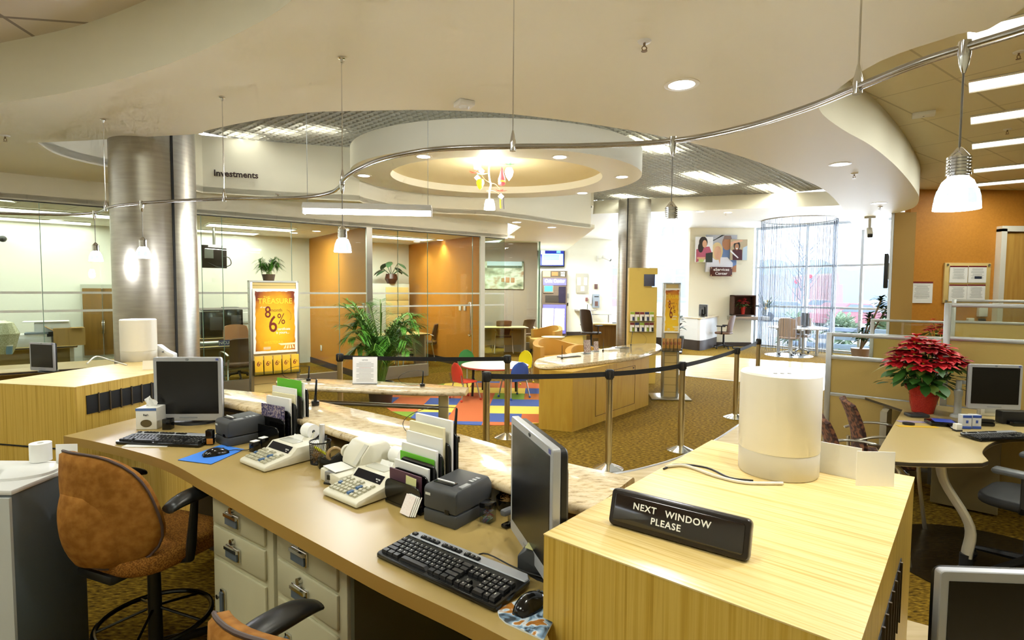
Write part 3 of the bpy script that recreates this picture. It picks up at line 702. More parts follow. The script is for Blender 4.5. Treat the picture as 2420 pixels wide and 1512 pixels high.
def keyboard(label, loc, rz, group=None, tiltx=0.055):
    t = thing('keyboard', label, 'keyboard', loc, rz, group, rot=(tiltx, 0, rz)); W, D = 0.455, 0.165
    b = B(); pr = [(-W / 2 + 0.006, 0), (W / 2 - 0.006, 0), (W / 2, 0.01), (W / 2, D - 0.02), (W / 2 - 0.02, D), (-W / 2 + 0.02, D), (-W / 2, D - 0.02), (-W / 2, 0.01)]
    b.prism(pr, 0.002, 0.016, blackg, 0.003, 1); b.build('case', None, t)
    b = B(); b.prism([(-W / 2 + 0.004, 0.128), (W / 2 - 0.004, 0.128), (W / 2 - 0.003, D - 0.02), (W / 2 - 0.02, D - 0.002), (-W / 2 + 0.02, D - 0.002), (-W / 2 + 0.003, D - 0.02)], 0.012, 0.0185, mat('kb_silver', 0x9fa2a8, 0.35, 0.2), 0.002, 1); b.build('silver_strip', None, t)
    u = 0.019; x0 = -W / 2 + 0.012; n = 0
    def key(cx, cy, kw=1.0, kd=1.0):
        nonlocal n
        q = (round(kw, 2), round(kd, 2))
        if q not in KM: KM[q] = keymesh(u * kw * 0.94, u * kd * 0.94 * 0.95)
        o = bpy.data.objects.new('key', KM[q]); C.objects.link(o); setp(o, t); o.location = (x0 + cx * u, cy, 0.0165); n += 1
    for r, lay in enumerate(([1.25, 1.25, 1.25, 6.25, 1.25, 1.25, 1.25, 1.25], [2.25] + [1] * 10 + [2.75], [1.75] + [1] * 11 + [2.25], [1.5] + [1] * 12 + [1.5], [1] * 13 + [2])):
        x = 0
        for kw in lay: key(x + kw / 2, 0.022 + r * 0.0185, kw); x += kw
    for x in (15.75, 16.75, 17.75): key(x, 0.022); key(x, 0.022 + 0.074); key(x, 0.022 + 0.0555)
    key(16.75, 0.0405)
    for r in range(5):
        for c in range(4):
            if r == 0 and c == 0: key(19.5, 0.022, 2)
            elif r == 0 and c == 1: continue
            elif c == 3 and r in (0, 2): key(22, 0.022 + (r + 0.5) * 0.0185, 1, 1.9)
            elif c == 3 and r in (1, 3): continue
            else: key(19 + c, 0.022 + r * 0.0185)
    for x in (0.5, 2.5, 3.5, 4.5, 5.5, 7.2, 8.2, 9.2, 10.2, 11.9, 12.9, 13.9): key(x, 0.139, 1, 0.85)
    b = B(); addtext(b, 'hp', 0.010, logo_d, Matrix.Translation((0.01, 0.153, 0.0187)), ext=0.0002); b.build('logo', None, t)
    b = B(); b.tube(smooth([(0.02, D - 0.006, 0.01), (0.04, D + 0.03, 0.006), (0.16, D + 0.02, 0.004), (0.26, D + 0.03, 0.004)], 4), 0.0022, black_p, 6); b.build('cord', None, t)
    return t
def edge(pa, pb_, z):
    a = az(*pa, z); c = az(*pb_, z); return (a + c) / 2, math.atan2(c.y - a.y, c.x - a.x), (c - a).length
kp, ka, kl = edge((895, 1316), (1160, 1440), ZW + 0.006)
keyboard('black and silver keyboard on the near worktop edge', (kp.x, kp.y, ZW), ka)
kp, ka, kl = edge((263, 1047), (478, 1056), ZW + 0.006)
keyboard('black keyboard below the left monitor with a white sheet under it', (kp.x, kp.y, ZW), ka)
def mouse(label, loc, rz):
    t = thing('computer_mouse', label, 'mouse', loc, rz); P = []
    for i in range(13):
        tt_ = i / 12; x = -0.055 + 0.11 * tt_; w_ = 0.031 * math.sin(PI * (0.08 + 0.84 * tt_)) ** 0.5; h_ = 0.036 * math.sin(PI * (0.06 + 0.86 * tt_)) ** 0.7 * (1.1 - 0.35 * tt_)
        P.append([(x, w_ * math.cos(a), max(0, h_ * math.sin(a)) ) for a in [PI * j / 12 for j in range(13)]])
    b = B().grid(P, blackg); b.quad(P[0], blackg); b.quad(P[-1], blackg); b.build('shell', None, t, ang=1.2)
    B().box((0.03, 0, 0.0225), (0.014, 0.006, 0.008), dgrey_p, bev=0.002).build('wheel', None, t)
    B().tube(smooth([(0.054, 0, 0.008), (0.09, 0.01, 0.003), (0.13, -0.03, 0.003), (0.2, -0.02, 0.003)], 4), 0.002, black_p, 6).build('cord', None, t)
    return t
pd = [az(x, y, ZW) for x, y in ((420, 1088), (499, 1098), (577, 1063), (523, 1052))]; pc = sum(pd, Vector()) / 4
o = B().prism([(p.x - pc.x, p.y - pc.y) for p in pd], 0, 0.004, mat('pad_blue', 0x3a7fe0, 0.6), 0.001, 1, side=mat('pad_edge', 0x1c2540, 0.7)).build('mouse_pad', None, None, (pc.x, pc.y, ZW)); prop(o, 'bright blue mouse pad beside the left keyboard', 'mouse pad')
mp = az(510, 1074, ZW + 0.004); mouse('black mouse lying on the bright blue pad', (mp.x, mp.y, ZW + 0.0045), 0.75)
pd2 = [az(x, y, ZW) for x, y in ((1175, 1448), (1195, 1432), (1235, 1416), (1300, 1395), (1360, 1440), (1300, 1520), (1265, 1507), (1200, 1475))]; pc = sum(pd2, Vector()) / 8
bearm = noisemat('picture_pad', [(0.36, 0x20303c), (0.47, 0x87a8c8), (0.53, 0xd8e2ec), (0.57, 0xb77a2c), (0.68, 0x8a5518)], scale=(3, 3, 3), nscale=8, detail=2, rough=0.5, dist=1.0)
pdl = [(az(x, y, ZW).x - pc.x, az(x, y, ZW).y - pc.y) for x, y in ((1176, 1447), (1184, 1437), (1280, 1398), (1330, 1425), (1285, 1515), (1195, 1474), (1180, 1460))]
o = B().prism(pdl, 0, 0.004, bearm, side=mat('pad_white', 0xdde4ea, 0.6)).build('mouse_pad', None, None, (pc.x, pc.y, ZW)); prop(o, 'picture mouse pad with tan paws at the near worktop corner', 'mouse pad')
mp = az(1256, 1432, ZW + 0.004); mouse('black mouse on the picture pad by the bamboo box', (mp.x - 0.002, mp.y, ZW + 0.0045), 0.9)
# ---------------------------------------------------------------- adding machines
ck = mat('calc_key', 0xb9b59c, 0.5); ckb = mat('calc_key_blue', 0x3d5f86, 0.5); cdark = mat('calc_window', 0x14161f, 0.12)
def box3(pL, pF, pR, z):
    a, f, c = az(*pL, z), az(*pF, z), az(*pR, z); ux = (f - a); ang = math.atan2(ux.y, ux.x); w_ = ux.length
    n = Vector((-math.sin(ang), math.cos(ang), 0)); d = (c - f).dot(n); return f - ux / 2, ang, w_, d
calc_key_me = None
def calculator(label, P):
    global calc_key_me
    o0, ang, w_, d = P; W, D = 0.215, 0.30
    t = thing('adding_machine', label, 'adding machine', (o0.x, o0.y, ZW), ang, 'adding machines')
    M = Matrix.Rotation(PI / 2, 4, 'Z')
    prof = [(0, 0.004), (0, 0.02), (0.01, 0.026), (0.125, 0.046), (0.155, 0.075), (0.29, 0.075), (D, 0.066), (D, 0.004)]
    b = B(); b.xprism(prof, -W / 2, W / 2, beige_p, 0.005, 2, M); b.build('case', None, t)
    # prism runs along local -x after the turn, keep symmetric
    sl = math.atan2(0.02, 0.115)
    disp = B(); a = math.atan2(0.029, 0.03)
    disp.faces([(-W / 2 + 0.016, 0.1265, 0.0490), (W / 2 - 0.03, 0.1265, 0.0490), (W / 2 - 0.03, 0.1515, 0.0735), (-W / 2 + 0.016, 0.1515, 0.0735)], [(0, 1, 2, 3)], cdark)
    R4 = Matrix.Translation((W / 2 - 0.055, 0.137, 0.0602)) @ Matrix.Rotation(a, 4, 'X')
    addtext(disp, 'VICTOR', 0.0075, W_, R4, ext=0.0002, bold=0.0002); addtext(disp, '1460', 0.006, W_, R4 @ Matrix.Translation((0, -0.008, 0)), ext=0.0002)
    disp.build('display', None, t)
    if calc_key_me is None:
        calc_key_me = []
        for kw, m in ((0.016, ck), (0.034, ck), (0.016, ckb), (0.03, ckb)):
            b = B().box((0, 0, 0.003), (kw, 0.0145, 0.007), m, taper=0.82); me = bpy.data.meshes.new('key'); b.bm.to_mesh(me); b.bm.free(); me.materials.append(m); calc_key_me.append(me)
    def key(x, y, k, rot=0):
        o = bpy.data.objects.new('key', calc_key_me[k]); C.objects.link(o); setp(o, t); o.location = (x, y, 0.026 + (y - 0.01) * 0.1739 + 0.0015); o.rotation_euler = (sl, 0, rot)
    for r in range(5):
        for c in range(8):
            x = -W / 2 + 0.022 + c * 0.0215; y = 0.026 + r * 0.0195
            if c == 5: continue
            if r == 4 and c in (2, 6): continue
            key(x, y, 2 if (c == 0 and r == 2) else 0)
    for r in (0, 2): key(-W / 2 + 0.022 + 5 * 0.0215, 0.036 + r * 0.0195, 3, PI / 2)
    b = B(); b.box((-0.02, 0.20, 0.0765), (0.12, 0.05, 0.006), mat('clear_cover', 0xc8c8bc, 0.2), bev=0.002); b.box((-0.02, 0.235, 0.08), (0.075, 0.004, 0.03), paper, rx=-0.5); b.build('paper_cover', None, t)
    pr = B(); pr.cyl((-0.06, D + 0.005, 0.10), (0.0, D + 0.005, 0.10), 0.034, paper, 24); pr.cyl((-0.0605, D + 0.005, 0.10), (0.0005, D + 0.005, 0.10), 0.008, dgrey_p, 12); pr.build('paper_roll', None, t)
    b = B(); b.tube([(-0.066, D - 0.01, 0.06), (-0.066, D + 0.005, 0.10)], 0.004, beige_p, 6); b.tube([(0.006, D - 0.01, 0.06), (0.006, D + 0.005, 0.10)], 0.004, beige_p, 6); b.build('roll_arm', None, t)
calculator('beige adding machine in the middle of the worktop with a full paper roll, left one', box3((562, 1093), (629, 1120), (733, 1092), ZW))
calculator('beige adding machine in front of the white document printer, right one', box3((764, 1171), (840, 1204), (908, 1180), ZW))
# ---------------------------------------------------------------- receipt printers
rp = mat('printer_grey', 0x3f4143, 0.5)
def receipt_printer(label, P, W=0.145, D=0.2, H=0.125):
    o0, ang, w_, d = P; t = thing('receipt_printer', label, 'printer', (o0.x, o0.y, ZW), ang, 'receipt printers')
    B().box((0, D / 2, 0.022), (W, D, 0.044), rp, bev=0.006).build('base', None, t)
    b = B(); b.xprism([(0, 0.046), (0, H - 0.01), (0.012, H), (D * 0.9, H + 0.008), (D, H - 0.02), (D, 0.046)], -W / 2, W / 2, rp, 0.008, 2, Matrix.Rotation(PI / 2, 4, 'Z')); b.build('cover', None, t)
    b = B(); b.box((-0.015, 0.05, H + 0.003), (0.085, 0.03, 0.004), blackg, bev=0.001); b.box((-0.015, 0.052, H + 0.006), (0.075, 0.004, 0.008), paper, rx=0.3); b.build('paper_slot', None, t)
    b = B(); b.box((W / 2 - 0.012, 0.06, H + 0.002), (0.02, 0.045, 0.008), mat('latch_grey', 0x8e9194, 0.4), bev=0.002); b.build('latch', None, t)
    b = B()
    for i in range(3): b.box((W / 2 - 0.02, 0.105 + i * 0.018, H + 0.006), (0.018, 0.011, 0.002), mat('button_light', 0xa6a8aa, 0.5))
    b.build('buttons', None, t)
    b = B(); b.box((-W / 2 + 0.022, -0.0005, H - 0.028), (0.022, 0.002, 0.008), mat('badge', 0xd8d8d0, 0.4)); b.build('badge', None, t)
    b = B(); b.box((0.035, -0.0005, 0.052), (0.018, 0.003, 0.014), blackg); b.build('switch', None, t)
receipt_printer('dark grey receipt printer in front of the right paper sorter', box3((1003, 1229), (1074, 1253), (1124, 1236), ZW))
receipt_printer('dark grey receipt printer beside the left monitor', box3((502, 1042), (545, 1060), (615, 1028), ZW))
# white document printer
def docprinter():
    P = box3((757, 1133), (800, 1158), (900, 1118), ZW); o0, ang, w_, d = P; W, D = 0.17, 0.24
    t = thing('document_printer', 'white slip printer between the pencil cup and the right adding machine', 'printer', (o0.x, o0.y, ZW), ang)
    M = Matrix.Rotation(PI / 2, 4, 'Z')
    B().xprism([(0, 0), (0, 0.05), (0.10, 0.055), (D, 0.06), (D, 0)], -W / 2, W / 2, beige_p, 0.008, 2, M).build('base', None, t)
    B().xprism([(0.09, 0.055), (0.10, 0.10), (0.14, 0.15), (0.22, 0.155), (D, 0.13), (D, 0.055)], -W / 2 + 0.005, W / 2 - 0.005, beige_p, 0.012, 2, M).build('hood', None, t)
    b = B(); b.box((W / 2 - 0.03, 0.11, 0.112), (0.03, 0.09, 0.004), mat('panel_grey', 0xc9c7b8, 0.5), rx=0.9); b.build('control_panel', None, t)
    B().box((-0.02, 0.05, 0.0565), (0.11, 0.08, 0.003), paper).build('slip', None, t)
    B().cyl((-W / 2 - 0.004, 0.13, 0.09), (-W / 2 - 0.02, 0.13, 0.09), 0.028, beige_p, 20).build('feed_knob', None, t)
docprinter()
# ---------------------------------------------------------------- paper sorters
fold_g = mat('folder_green', 0x69c02e, 0.5)
def sorter(label, o0, ang, W, n, gap, h0, dh, side='R'):
    t = thing('paper_sorter', label, 'paper sorter', (o0.x, o0.y, ZW), ang, 'black paper sorters'); D = gap * (n - 1) + 0.02
    B().box((0, D / 2, 0.008), (W, D, 0.016), blackg, bev=0.003).build('base', None, t)
    for i in range(n):
        h = h0 + dh * i; b = B(); b.xprism([(x, z + h / 2 + 0.01) for x, z in rrect(W, h, 0.03, 4)], i * gap, i * gap + 0.006, blackg, 0.001, 1); b.build('divider', None, t)
    return t
def sheet(label, base, ang, lx, ly, w_, h, th, m, tilt=-0.1, zr=0.0, name='document', group=None, grp=True):
    p = Vector((math.cos(ang) * lx - math.sin(ang) * ly, math.sin(ang) * lx + math.cos(ang) * ly, 0)) + Vector((base.x, base.y, ZW + 0.0175))
    o = B().box((0, 0, h / 2), (w_, th, h), m).build(name, None, None, p, rot=(tilt, zr, ang)); prop(o, label, 'paper', group if grp else None); return o
P = box3((909, 1185), (994, 1220), (1078, 1165), ZW); so, sa = P[0], P[1]
sorter('black stepped paper sorter full of papers in front of the granite ledge, right one', so, sa, 0.2, 6, 0.036, 0.085, 0.032)
cream_f = mat('cream_paper', 0xf0e6bf, 0.8); plum = mat('plum_folder', 0x5a3846, 0.6)
for lb, ly, lx, wd, hh_, th, m in (
    ('tall white sheets at the back of the right sorter', 0.167, -0.015, 0.2, 0.285, 0.012, paper),
    ('cream edged white stack in the right sorter', 0.136, -0.02, 0.19, 0.262, 0.012, cream_f),
    ('white form stack in the middle of the right sorter, upper one', 0.122, -0.02, 0.195, 0.225, 0.010, paper),
    ('white form stack in the middle of the right sorter, lower one', 0.099, -0.02, 0.195, 0.185, 0.012, paper),
    ('lime green folder in the right sorter', 0.086, -0.02, 0.19, 0.155, 0.003, fold_g),
    ('white leaflet in front of the lime green folder, right sorter', 0.060, -0.018, 0.19, 0.128, 0.010, paper),
    ('dark plum leaflet at the front of the right sorter', 0.024, -0.01, 0.175, 0.108, 0.006, plum)):
    sheet(lb, so, sa, lx, ly, wd, hh_, th, m, 0)
s2 = az(627, 1046, ZW); s2a = -0.55
sorter('black stepped paper sorter behind the left receipt printer, left one', s2, s2a, 0.21, 6, 0.036, 0.08, 0.034)
for lb, ly, lx, wd, hh_, th, m in (
    ('white sheet stack behind the lime folder, left sorter', 0.172, -0.01, 0.2, 0.275, 0.006, paper),
    ('lime green folder at the back of the left sorter', 0.163, -0.025, 0.2, 0.285, 0.003, fold_g),
    ('white printed forms leaning in the left sorter', 0.138, -0.03, 0.195, 0.245, 0.008, paper),
    ('cream form stack in the left sorter', 0.125, -0.02, 0.185, 0.215, 0.008, cream_f),
    ('white letter stack in the left sorter', 0.096, -0.02, 0.19, 0.20, 0.014, paper),
    ('purple photo leaflet in the left sorter', 0.060, -0.02, 0.185, 0.165, 0.006, noisemat('photo_leaflet', [(0.4, 0x2c2440), (0.5, 0x5c5488), (0.6, 0xb8a8a0)], nscale=14, rough=0.4))):
    sheet(lb, s2, s2a, lx, ly, wd, hh_, th, m, 0)
# sticky note and calendar card on the near sorter
def on_sorter(lb, lx, z, w_, h, m, name, tilt=-0.12, ly=-0.006):
    p = Vector((math.cos(sa) * lx - math.sin(sa) * ly, math.sin(sa) * lx + math.cos(sa) * ly, 0)) + Vector((so.x, so.y, ZW + z))
    o = B().box((0, 0, 0), (w_, 0.0015, h), m).build(name, None, None, p, rot=(tilt, 0.05, sa)); prop(o, lb, 'paper'); return o
on_sorter('pale yellow sticky note on the plum leaflet', 0.04, 0.1, 0.055, 0.045, mat('sticky', 0xd9dca0, 0.8), 'sticky_note', 0, 0.008)
card_p = noisemat('stamp_print', [(0.42, 0xf2efea), (0.5, 0xd8b4b4), (0.55, 0xf2efea)], nscale=40, detail=4, rough=0.7)
for i in range(4):
    on_sorter('small printed tear-off card leaning on the right sorter front' if i == 0 else 'white slip of the small pad behind the printed card', 0.06 + i * 0.006, 0.036, 0.05, 0.068, card_p if i == 0 else paper, 'card', -0.45, -0.022 + i * 0.004)['group'] = 'tear-off cards'
# ---------------------------------------------------------------- cup, tape, boxes and small things
meshm = mat('wire_mesh', 0x1c1c1c, 0.4, 0.5)
def wire_cup(name, label, loc, r0, r1, h, cat):
    t = thing(name, label, cat, loc); b = B(); n = 30
    for i in range(n):
        a = 2 * PI * i / n
        for k in (1, -1):
            b.tube([Vector((math.cos(a + k * 0.9 * j / 5) * (r0 + (r1 - r0) * j / 5), math.sin(a + k * 0.9 * j / 5) * (r0 + (r1 - r0) * j / 5), 0.004 + (h - 0.004) * j / 5)) for j in range(6)], 0.0007, meshm, 3, cap=False)
    b.build('mesh_wall', None, t, flat=True)
    B().lathe([(r1 - 0.002, h), (r1 + 0.002, h + 0.002), (r1 + 0.002, h - 0.004), (r1 - 0.002, h - 0.004)], (0, 0, 0), black_p, 32).build('rim', None, t)
    B().lathe([(0.0001, 0), (r0 + 0.001, 0), (r0 + 0.001, 0.006), (0.0001, 0.005)], (0, 0, 0), black_p, 28).build('base', None, t); return t
cp = az(757, 1093, ZW); wire_cup('pencil_cup', 'black wire mesh pencil cup between the adding machines', (cp.x, cp.y, ZW), 0.042, 0.046, 0.1, 'pencil cup')
def stick(name, label, cat, base, top, r, m, m2=None, tip=0.0):
    t = B(); t.cyl(base, base.lerp(top, 0.8) if m2 else top, r, m, 10)
    if m2: t.cyl(base.lerp(top, 0.8), top, r * 0.9, m2, 10)
    o = t.build(name); prop(o, label, cat); return o
bz_ = Vector((cp.x, cp.y, ZW + 0.008))
stick('plastic_tube', 'clear crinkled plastic tube standing in the pencil cup', 'tube', bz_ + Vector((0.0, 0.01, 0)), bz_ + Vector((0.006, 0.012, 0.165)), 0.012, mat('crinkle', 0xdedfe2, 0.15, 0.2))
stick('pen', 'slim white pen leaning in the pencil cup', 'pen', bz_ + Vector((0.02, -0.005, 0)), bz_ + Vector((0.025, 0.006, 0.115)), 0.0045, white_p, dgrey_p)
stick('highlighter', 'yellow highlighter tilted inside the pencil cup', 'pen', bz_ + Vector((0.03, -0.012, 0.035)), bz_ + Vector((-0.02, -0.018, 0.07)), 0.006, mat('hi_yellow', 0xd3d434, 0.4))
rb = B()
for i in range(14):
    c = bz_ + Vector((random.uniform(-.02, .01), random.uniform(-.03, 0), 0.012 + i * 0.003)); e = Euler((random.uniform(-.9, .9), random.uniform(-.9, .9), 0)).to_matrix()
    rb.tube([c + e @ Vector((0.016 * math.cos(a), 0.011 * math.sin(a), 0)) for a in [2 * PI * k / 12 for k in range(12)]], 0.0012, mat('rubber_tan', 0xa67e46, 0.6), 4, closed=True)
prop(rb.build('rubber_bands'), 'tangle of tan rubber bands in the pencil cup', 'rubber bands', None, 'stuff')
def tape():
    p = az(780, 1102, ZW); t = thing('tape_dispenser', 'black tape dispenser between the pencil cup and the white printer', 'tape dispenser', (p.x, p.y, ZW), 0.55)
    B().xprism([(-0.05, 0), (0.07, 0), (0.07, 0.02), (0.045, 0.055), (0.0, 0.03), (-0.035, 0.05), (-0.05, 0.045)], -0.02, 0.02, blackg, 0.004).build('body', None, t)
    B().tube([(0.02 + 0.03 * math.cos(a), 0, 0.05 + 0.03 * math.sin(a)) for a in [2 * PI * i / 20 for i in range(20)]], 0.008, mat('tape_tan', 0xa58a5c, 0.3), 6, closed=True).build('tape_roll', None, t)
tape()
def smallbox(name, label, cat, px, py, d, m, rz=0.0, z=ZW, bev=0.003, parts=()):
    p = az(px, py, z); t = thing(name, label, cat, (p.x, p.y, z), rz); B().box((0, d[1] / 2, d[2] / 2), d, m, bev=bev).build('body', None, t)
    for nm, c, dd, mm in parts: B().box(c, dd, mm, bev=0.0006).build(nm, None, t)
    return t
smallbox('label_maker', 'small silver oval-badged hand stamp in front of the white printer', 'stamp', 781, 1146, (0.06, 0.03, 0.052), mat('stamp_silver', 0x9a9a9a, 0.35, 0.4), -0.4, parts=(('badge', (0, -0.001, 0.03), (0.034, 0.002, 0.02), blackg), ('pad_base', (0, 0.015, 0.004), (0.066, 0.036, 0.008), blackg)))
smallbox('ink_stamp', 'black and white self-inking stamp right of the blue pad, left one', 'stamp', 594, 1068, (0.035, 0.04, 0.048), blackg, -0.5, parts=(('white_top', (0, 0.02, 0.049), (0.03, 0.034, 0.004), paper),))
smallbox('ink_stamp', 'black and white self-inking stamp beside the adding machine, right one', 'stamp', 614, 1060, (0.035, 0.04, 0.05), blackg, -0.5, parts=(('white_top', (0, 0.02, 0.051), (0.03, 0.034, 0.004), paper),))
smallbox('card_holder', 'small black holder with an orange strip in front of the left printer', 'holder', 494, 1052, (0.035, 0.03, 0.075), blackg, 0.1, parts=(('orange_strip', (0.004, -0.001, 0.02), (0.03, 0.002, 0.028), mat('strip_orange', 0xb9792c, 0.5)),))
smallbox('speaker_box', 'small black cube behind the left keyboard, right of the tissue box', 'box', 393, 1016, (0.045, 0.045, 0.06), blackg, 0.1)
def tissue():
    p = az(346, 1015, ZW); t = thing('tissue_box', 'white tissue box with blue pattern beside the left monitor', 'tissue box', (p.x, p.y, ZW), 0.1)
    B().box((0, 0.055, 0.06), (0.11, 0.11, 0.12), white_p, bev=0.004).build('carton', None, t)
    b = B(); b.box((0, -0.0008, 0.112), (0.108, 0.002, 0.014), mat('tissue_blue', 0x5a78b4, 0.5)); b.build('blue_band', None, t)
    b = B(); b.lathe([(0.0001, 0), (0.03, 0), (0.028, 0.002)], (0, 0, 0), mat('tissue_gold', 0x5f5232, 0.4), 18, 1, 0.7); bb_ = b.build('photo_print', None, t, (0, -0.001, 0.035), rot=(PI / 2, 0, 0))
    text('Bath', 0.016, mat('tissue_text', 0x3a3a3a, 0.6), t, (0.0, -0.002, 0.082)); 
    b = B(); P = [[(-0.03 + 0.06 * i / 6, 0.055 + 0.01 * math.sin(i * 1.7 + j), 0.118 + 0.06 * j / 5 * (1 - abs(i - 2) / 7)) for j in range(6)] for i in range(7)]
    b.grid(P, paper, 0.001); b.build('tissue', None, t)
tissue()
o = B().box((0, 0, 0.0015), (0.22, 0.05, 0.002), paper).build('paper_sheet', None, None, az(348, 1053, ZW), 0.03); prop(o, 'white paper strip sticking out under the left keyboard', 'paper')
# right hand group behind the near printer
def clipbox():
    p = az(1145, 1237, ZW); t = thing('clip_box', 'clear cube of coloured paper clips with a black lid', 'clip box', (p.x, p.y, ZW), -0.55)
    B().box((0, 0.02, 0.026), (0.042, 0.042, 0.05), glassmat('clear_plastic', 0xdfe4ea, 1.5), bev=0.003).build('cube', None, t)
    B().box((0, 0.02, 0.06), (0.044, 0.044, 0.018), blackg, bev=0.004).build('lid', None, t)
    b = B(); cl = [mat('clip_%d' % i, h, 0.4) for i, h in enumerate((0x3a56b0, 0xc04a5a, 0xd9d9dc, 0x3c8c6a))]
    for i in range(40):
        c = Vector((random.uniform(-.014, .014), 0.02 + random.uniform(-.014, .014), random.uniform(.006, .04))); e = Euler((random.uniform(-1, 1), random.uniform(-1, 1), random.uniform(0, 3))).to_matrix()
        b.tube([c + e @ Vector(q) for q in ((-.008, 0, 0), (.008, 0, 0), (.008, .004, 0), (-.006, .004, 0))], 0.0007, cl[i % 4], 3)
    k = b.build('paper_clips', None, t); k['kind'] = 'stuff'
clipbox()
q = az(1206, 1203, ZW); bw = thing('rubber_band_bowl', 'black bowl of rubber bands under the granite ledge', 'bowl', (q.x, q.y, ZW))
B().lathe([(0.0001, 0), (0.042, 0), (0.05, 0.012), (0.052, 0.045), (0.049, 0.045), (0.046, 0.014), (0.0001, 0.008)], (0, 0, 0), blackg, 28).build('bowl', None, bw)
rb = B()
for i in range(26):
    c = q + Vector((random.uniform(-.028, .028), random.uniform(-.028, .028), 0.028 + random.uniform(0, .02))); e = Euler((random.uniform(-.6, .6), random.uniform(-.6, .6), 0)).to_matrix()
    rb.tube([c + e @ Vector((0.014 * math.cos(a), 0.010 * math.sin(a), 0)) for a in [2 * PI * k / 10 for k in range(10)]], 0.0012, mat('rubber_tan'), 4, closed=True)
prop(rb.build('rubber_bands'), 'tan rubber bands heaped in the black bowl', 'rubber bands', None, 'stuff')
def stapler():
    p = az(1207, 1246, ZW); t = thing('stapler', 'grey and black mini stapler standing up beside the clip cube', 'stapler', (p.x, p.y, ZW), 0.8)
    B().box((0, 0.01, 0.007), (0.05, 0.026, 0.014), blackg, bev=0.005).build('base', None, t)
    B().box((0.012, 0.012, 0.03), (0.012, 0.02, 0.04), steel, bev=0.003).build('post', None, t)
    B().box((-0.002, 0.012, 0.052), (0.055, 0.026, 0.022), mat('stapler_grey', 0x55575a, 0.35), bev=0.008).build('head', None, t)
stapler()
sp = smallbox('desk_speaker', 'small black upright speaker left of the near monitor', 'speaker', 1247, 1262, (0.062, 0.05, 0.085), blackg, -0.45, bev=0.012)
tp = az(1163, 1180, ZW); o = B().lathe([(0.012, 0), (0.028, 0), (0.028, 0.05), (0.012, 0.05), (0.012, 0)], (0, 0, 0), paper, 20).build('paper_roll', None, None, (tp.x, tp.y, ZW)); prop(o, 'white paper roll standing behind the near receipt printer', 'paper roll')
def notes():
    p = az(1268, 1345, ZW); t = thing('note_dispenser', 'grey curved sticky-note dispenser against the bamboo box', 'note dispenser', (p.x, p.y, ZW), -0.35)
    b = B(); b.xprism([(-0.045, 0), (0.05, 0), (0.05, 0.02), (0.03, 0.022), (0.02, 0.06), (-0.02, 0.07), (-0.045, 0.05)], -0.04, 0.04, dgrey_p, 0.006); b.build('body', None, t)
    b = B(); b.box((0.005, 0, 0.069), (0.06, 0.062, 0.003), mat('note_yellow', 0xe4e3a4, 0.8), ry=0.15); b.box((0.045, 0, 0.05), (0.03, 0.062, 0.003), mat('note_yellow'), ry=1.0); b.build('notes', None, t)
notes()
# ---------------------------------------------------------------- NEXT WINDOW PLEASE
def sign():
    a, c = az(1436, 1240, ZB), az(1767, 1334, ZB); d = c - a; L = d.length; ang = math.atan2(d.y, d.x); H = 0.088
    t = thing('counter_sign', 'black desk sign reading NEXT WINDOW PLEASE on the near bamboo box', 'sign', ((a.x + c.x) / 2, (a.y + c.y) / 2, ZB), ang)
    M = Matrix.Rotation(-0.3, 4, 'X') @ Matrix.Translation((0, 0.006, 0.0))
    M = Matrix.Translation((0, 0, 0.004)) @ Matrix.Rotation(-0.28, 4, 'X')
    fr = mat('sign_frame', 0x2a2420, 0.3, 0.4)
    b = B(); b.xprism([(x, z + H / 2) for x, z in rrect(L, H, 0.012, 4)], 0, 0.03, fr, 0.005, 2, M); b.build('frame', None, t)
    b = B(); b.xprism([(x, z + H / 2) for x, z in rrect(L - 0.022, H - 0.022, 0.006, 4)], -0.003, 0.004, mat('sign_face', 0x1c1310, 0.12, coat=0.6), 0.0025, 2, M); b.build('face', None, t)
    b = B(); wl = mat('sign_letters', 0xf4f4f0, 0.5); X = Matrix.Rotation(PI / 2, 4, 'X')
    def put(s_, fx, z, sz): addtext(b, s_, sz, wl, M @ Matrix.Translation((-L / 2 + fx * L, -0.0034, z)) @ X, ext=0.0004, bold=0.0004, spacing=1.12)
    put('NEXT', 0.275, 0.056, 0.021); put('WINDOW', 0.59, 0.0555, 0.021); put('PLEASE', 0.44, 0.032, 0.021)
    b.build('lettering', None, t, flat=True)
    b = B(); b.box((0, 0.035, 0.002), (L * 0.7, 0.03, 0.004), fr); b.build('foot', None, t)
sign()
# ---------------------------------------------------------------- white cylinders with a grey base
lampw = mat('cylinder_white', 0xece8dc, 0.35); lampb = mat('cylinder_base', 0xcfcabb, 0.35)
def whitecyl(label, pl, pr, loc_cords):
    a, c = az(*pl, ZB), az(*pr, ZB); r = (c - a).length / 2 * 0.95; ctr = (a + c) / 2
    t = thing('white_cylinder', label, 'table lamp', (ctr.x, ctr.y, ZB)); s = r / 0.125
    B().lathe([(0.0001, 0.0), (0.121, 0.0), (0.125, 0.006), (0.125, 0.075), (0.1235, 0.0785)], (0, 0, 0), lampb, 64, s, s).build('base', None, t)
    H = 0.325
    B().lathe([(0.1235, 0.0785), (0.126, 0.082), (0.126, H - 0.006), (0.121, H), (0.116, H - 0.004), (0.0001, H - 0.003)], (0, 0, 0), lampw, 64, s, s).build('shade', None, t)
    b = B()
    for i in (-1, 0, 1): b.cyl((i * 0.022 - 0.01, -0.03, H - 0.003), (i * 0.022 - 0.01, -0.03, H - 0.0015), 0.006, mat('vent_grey', 0x8e8c84, 0.5), 12)
    b.build('top_dots', None, t); return t, ctr, r
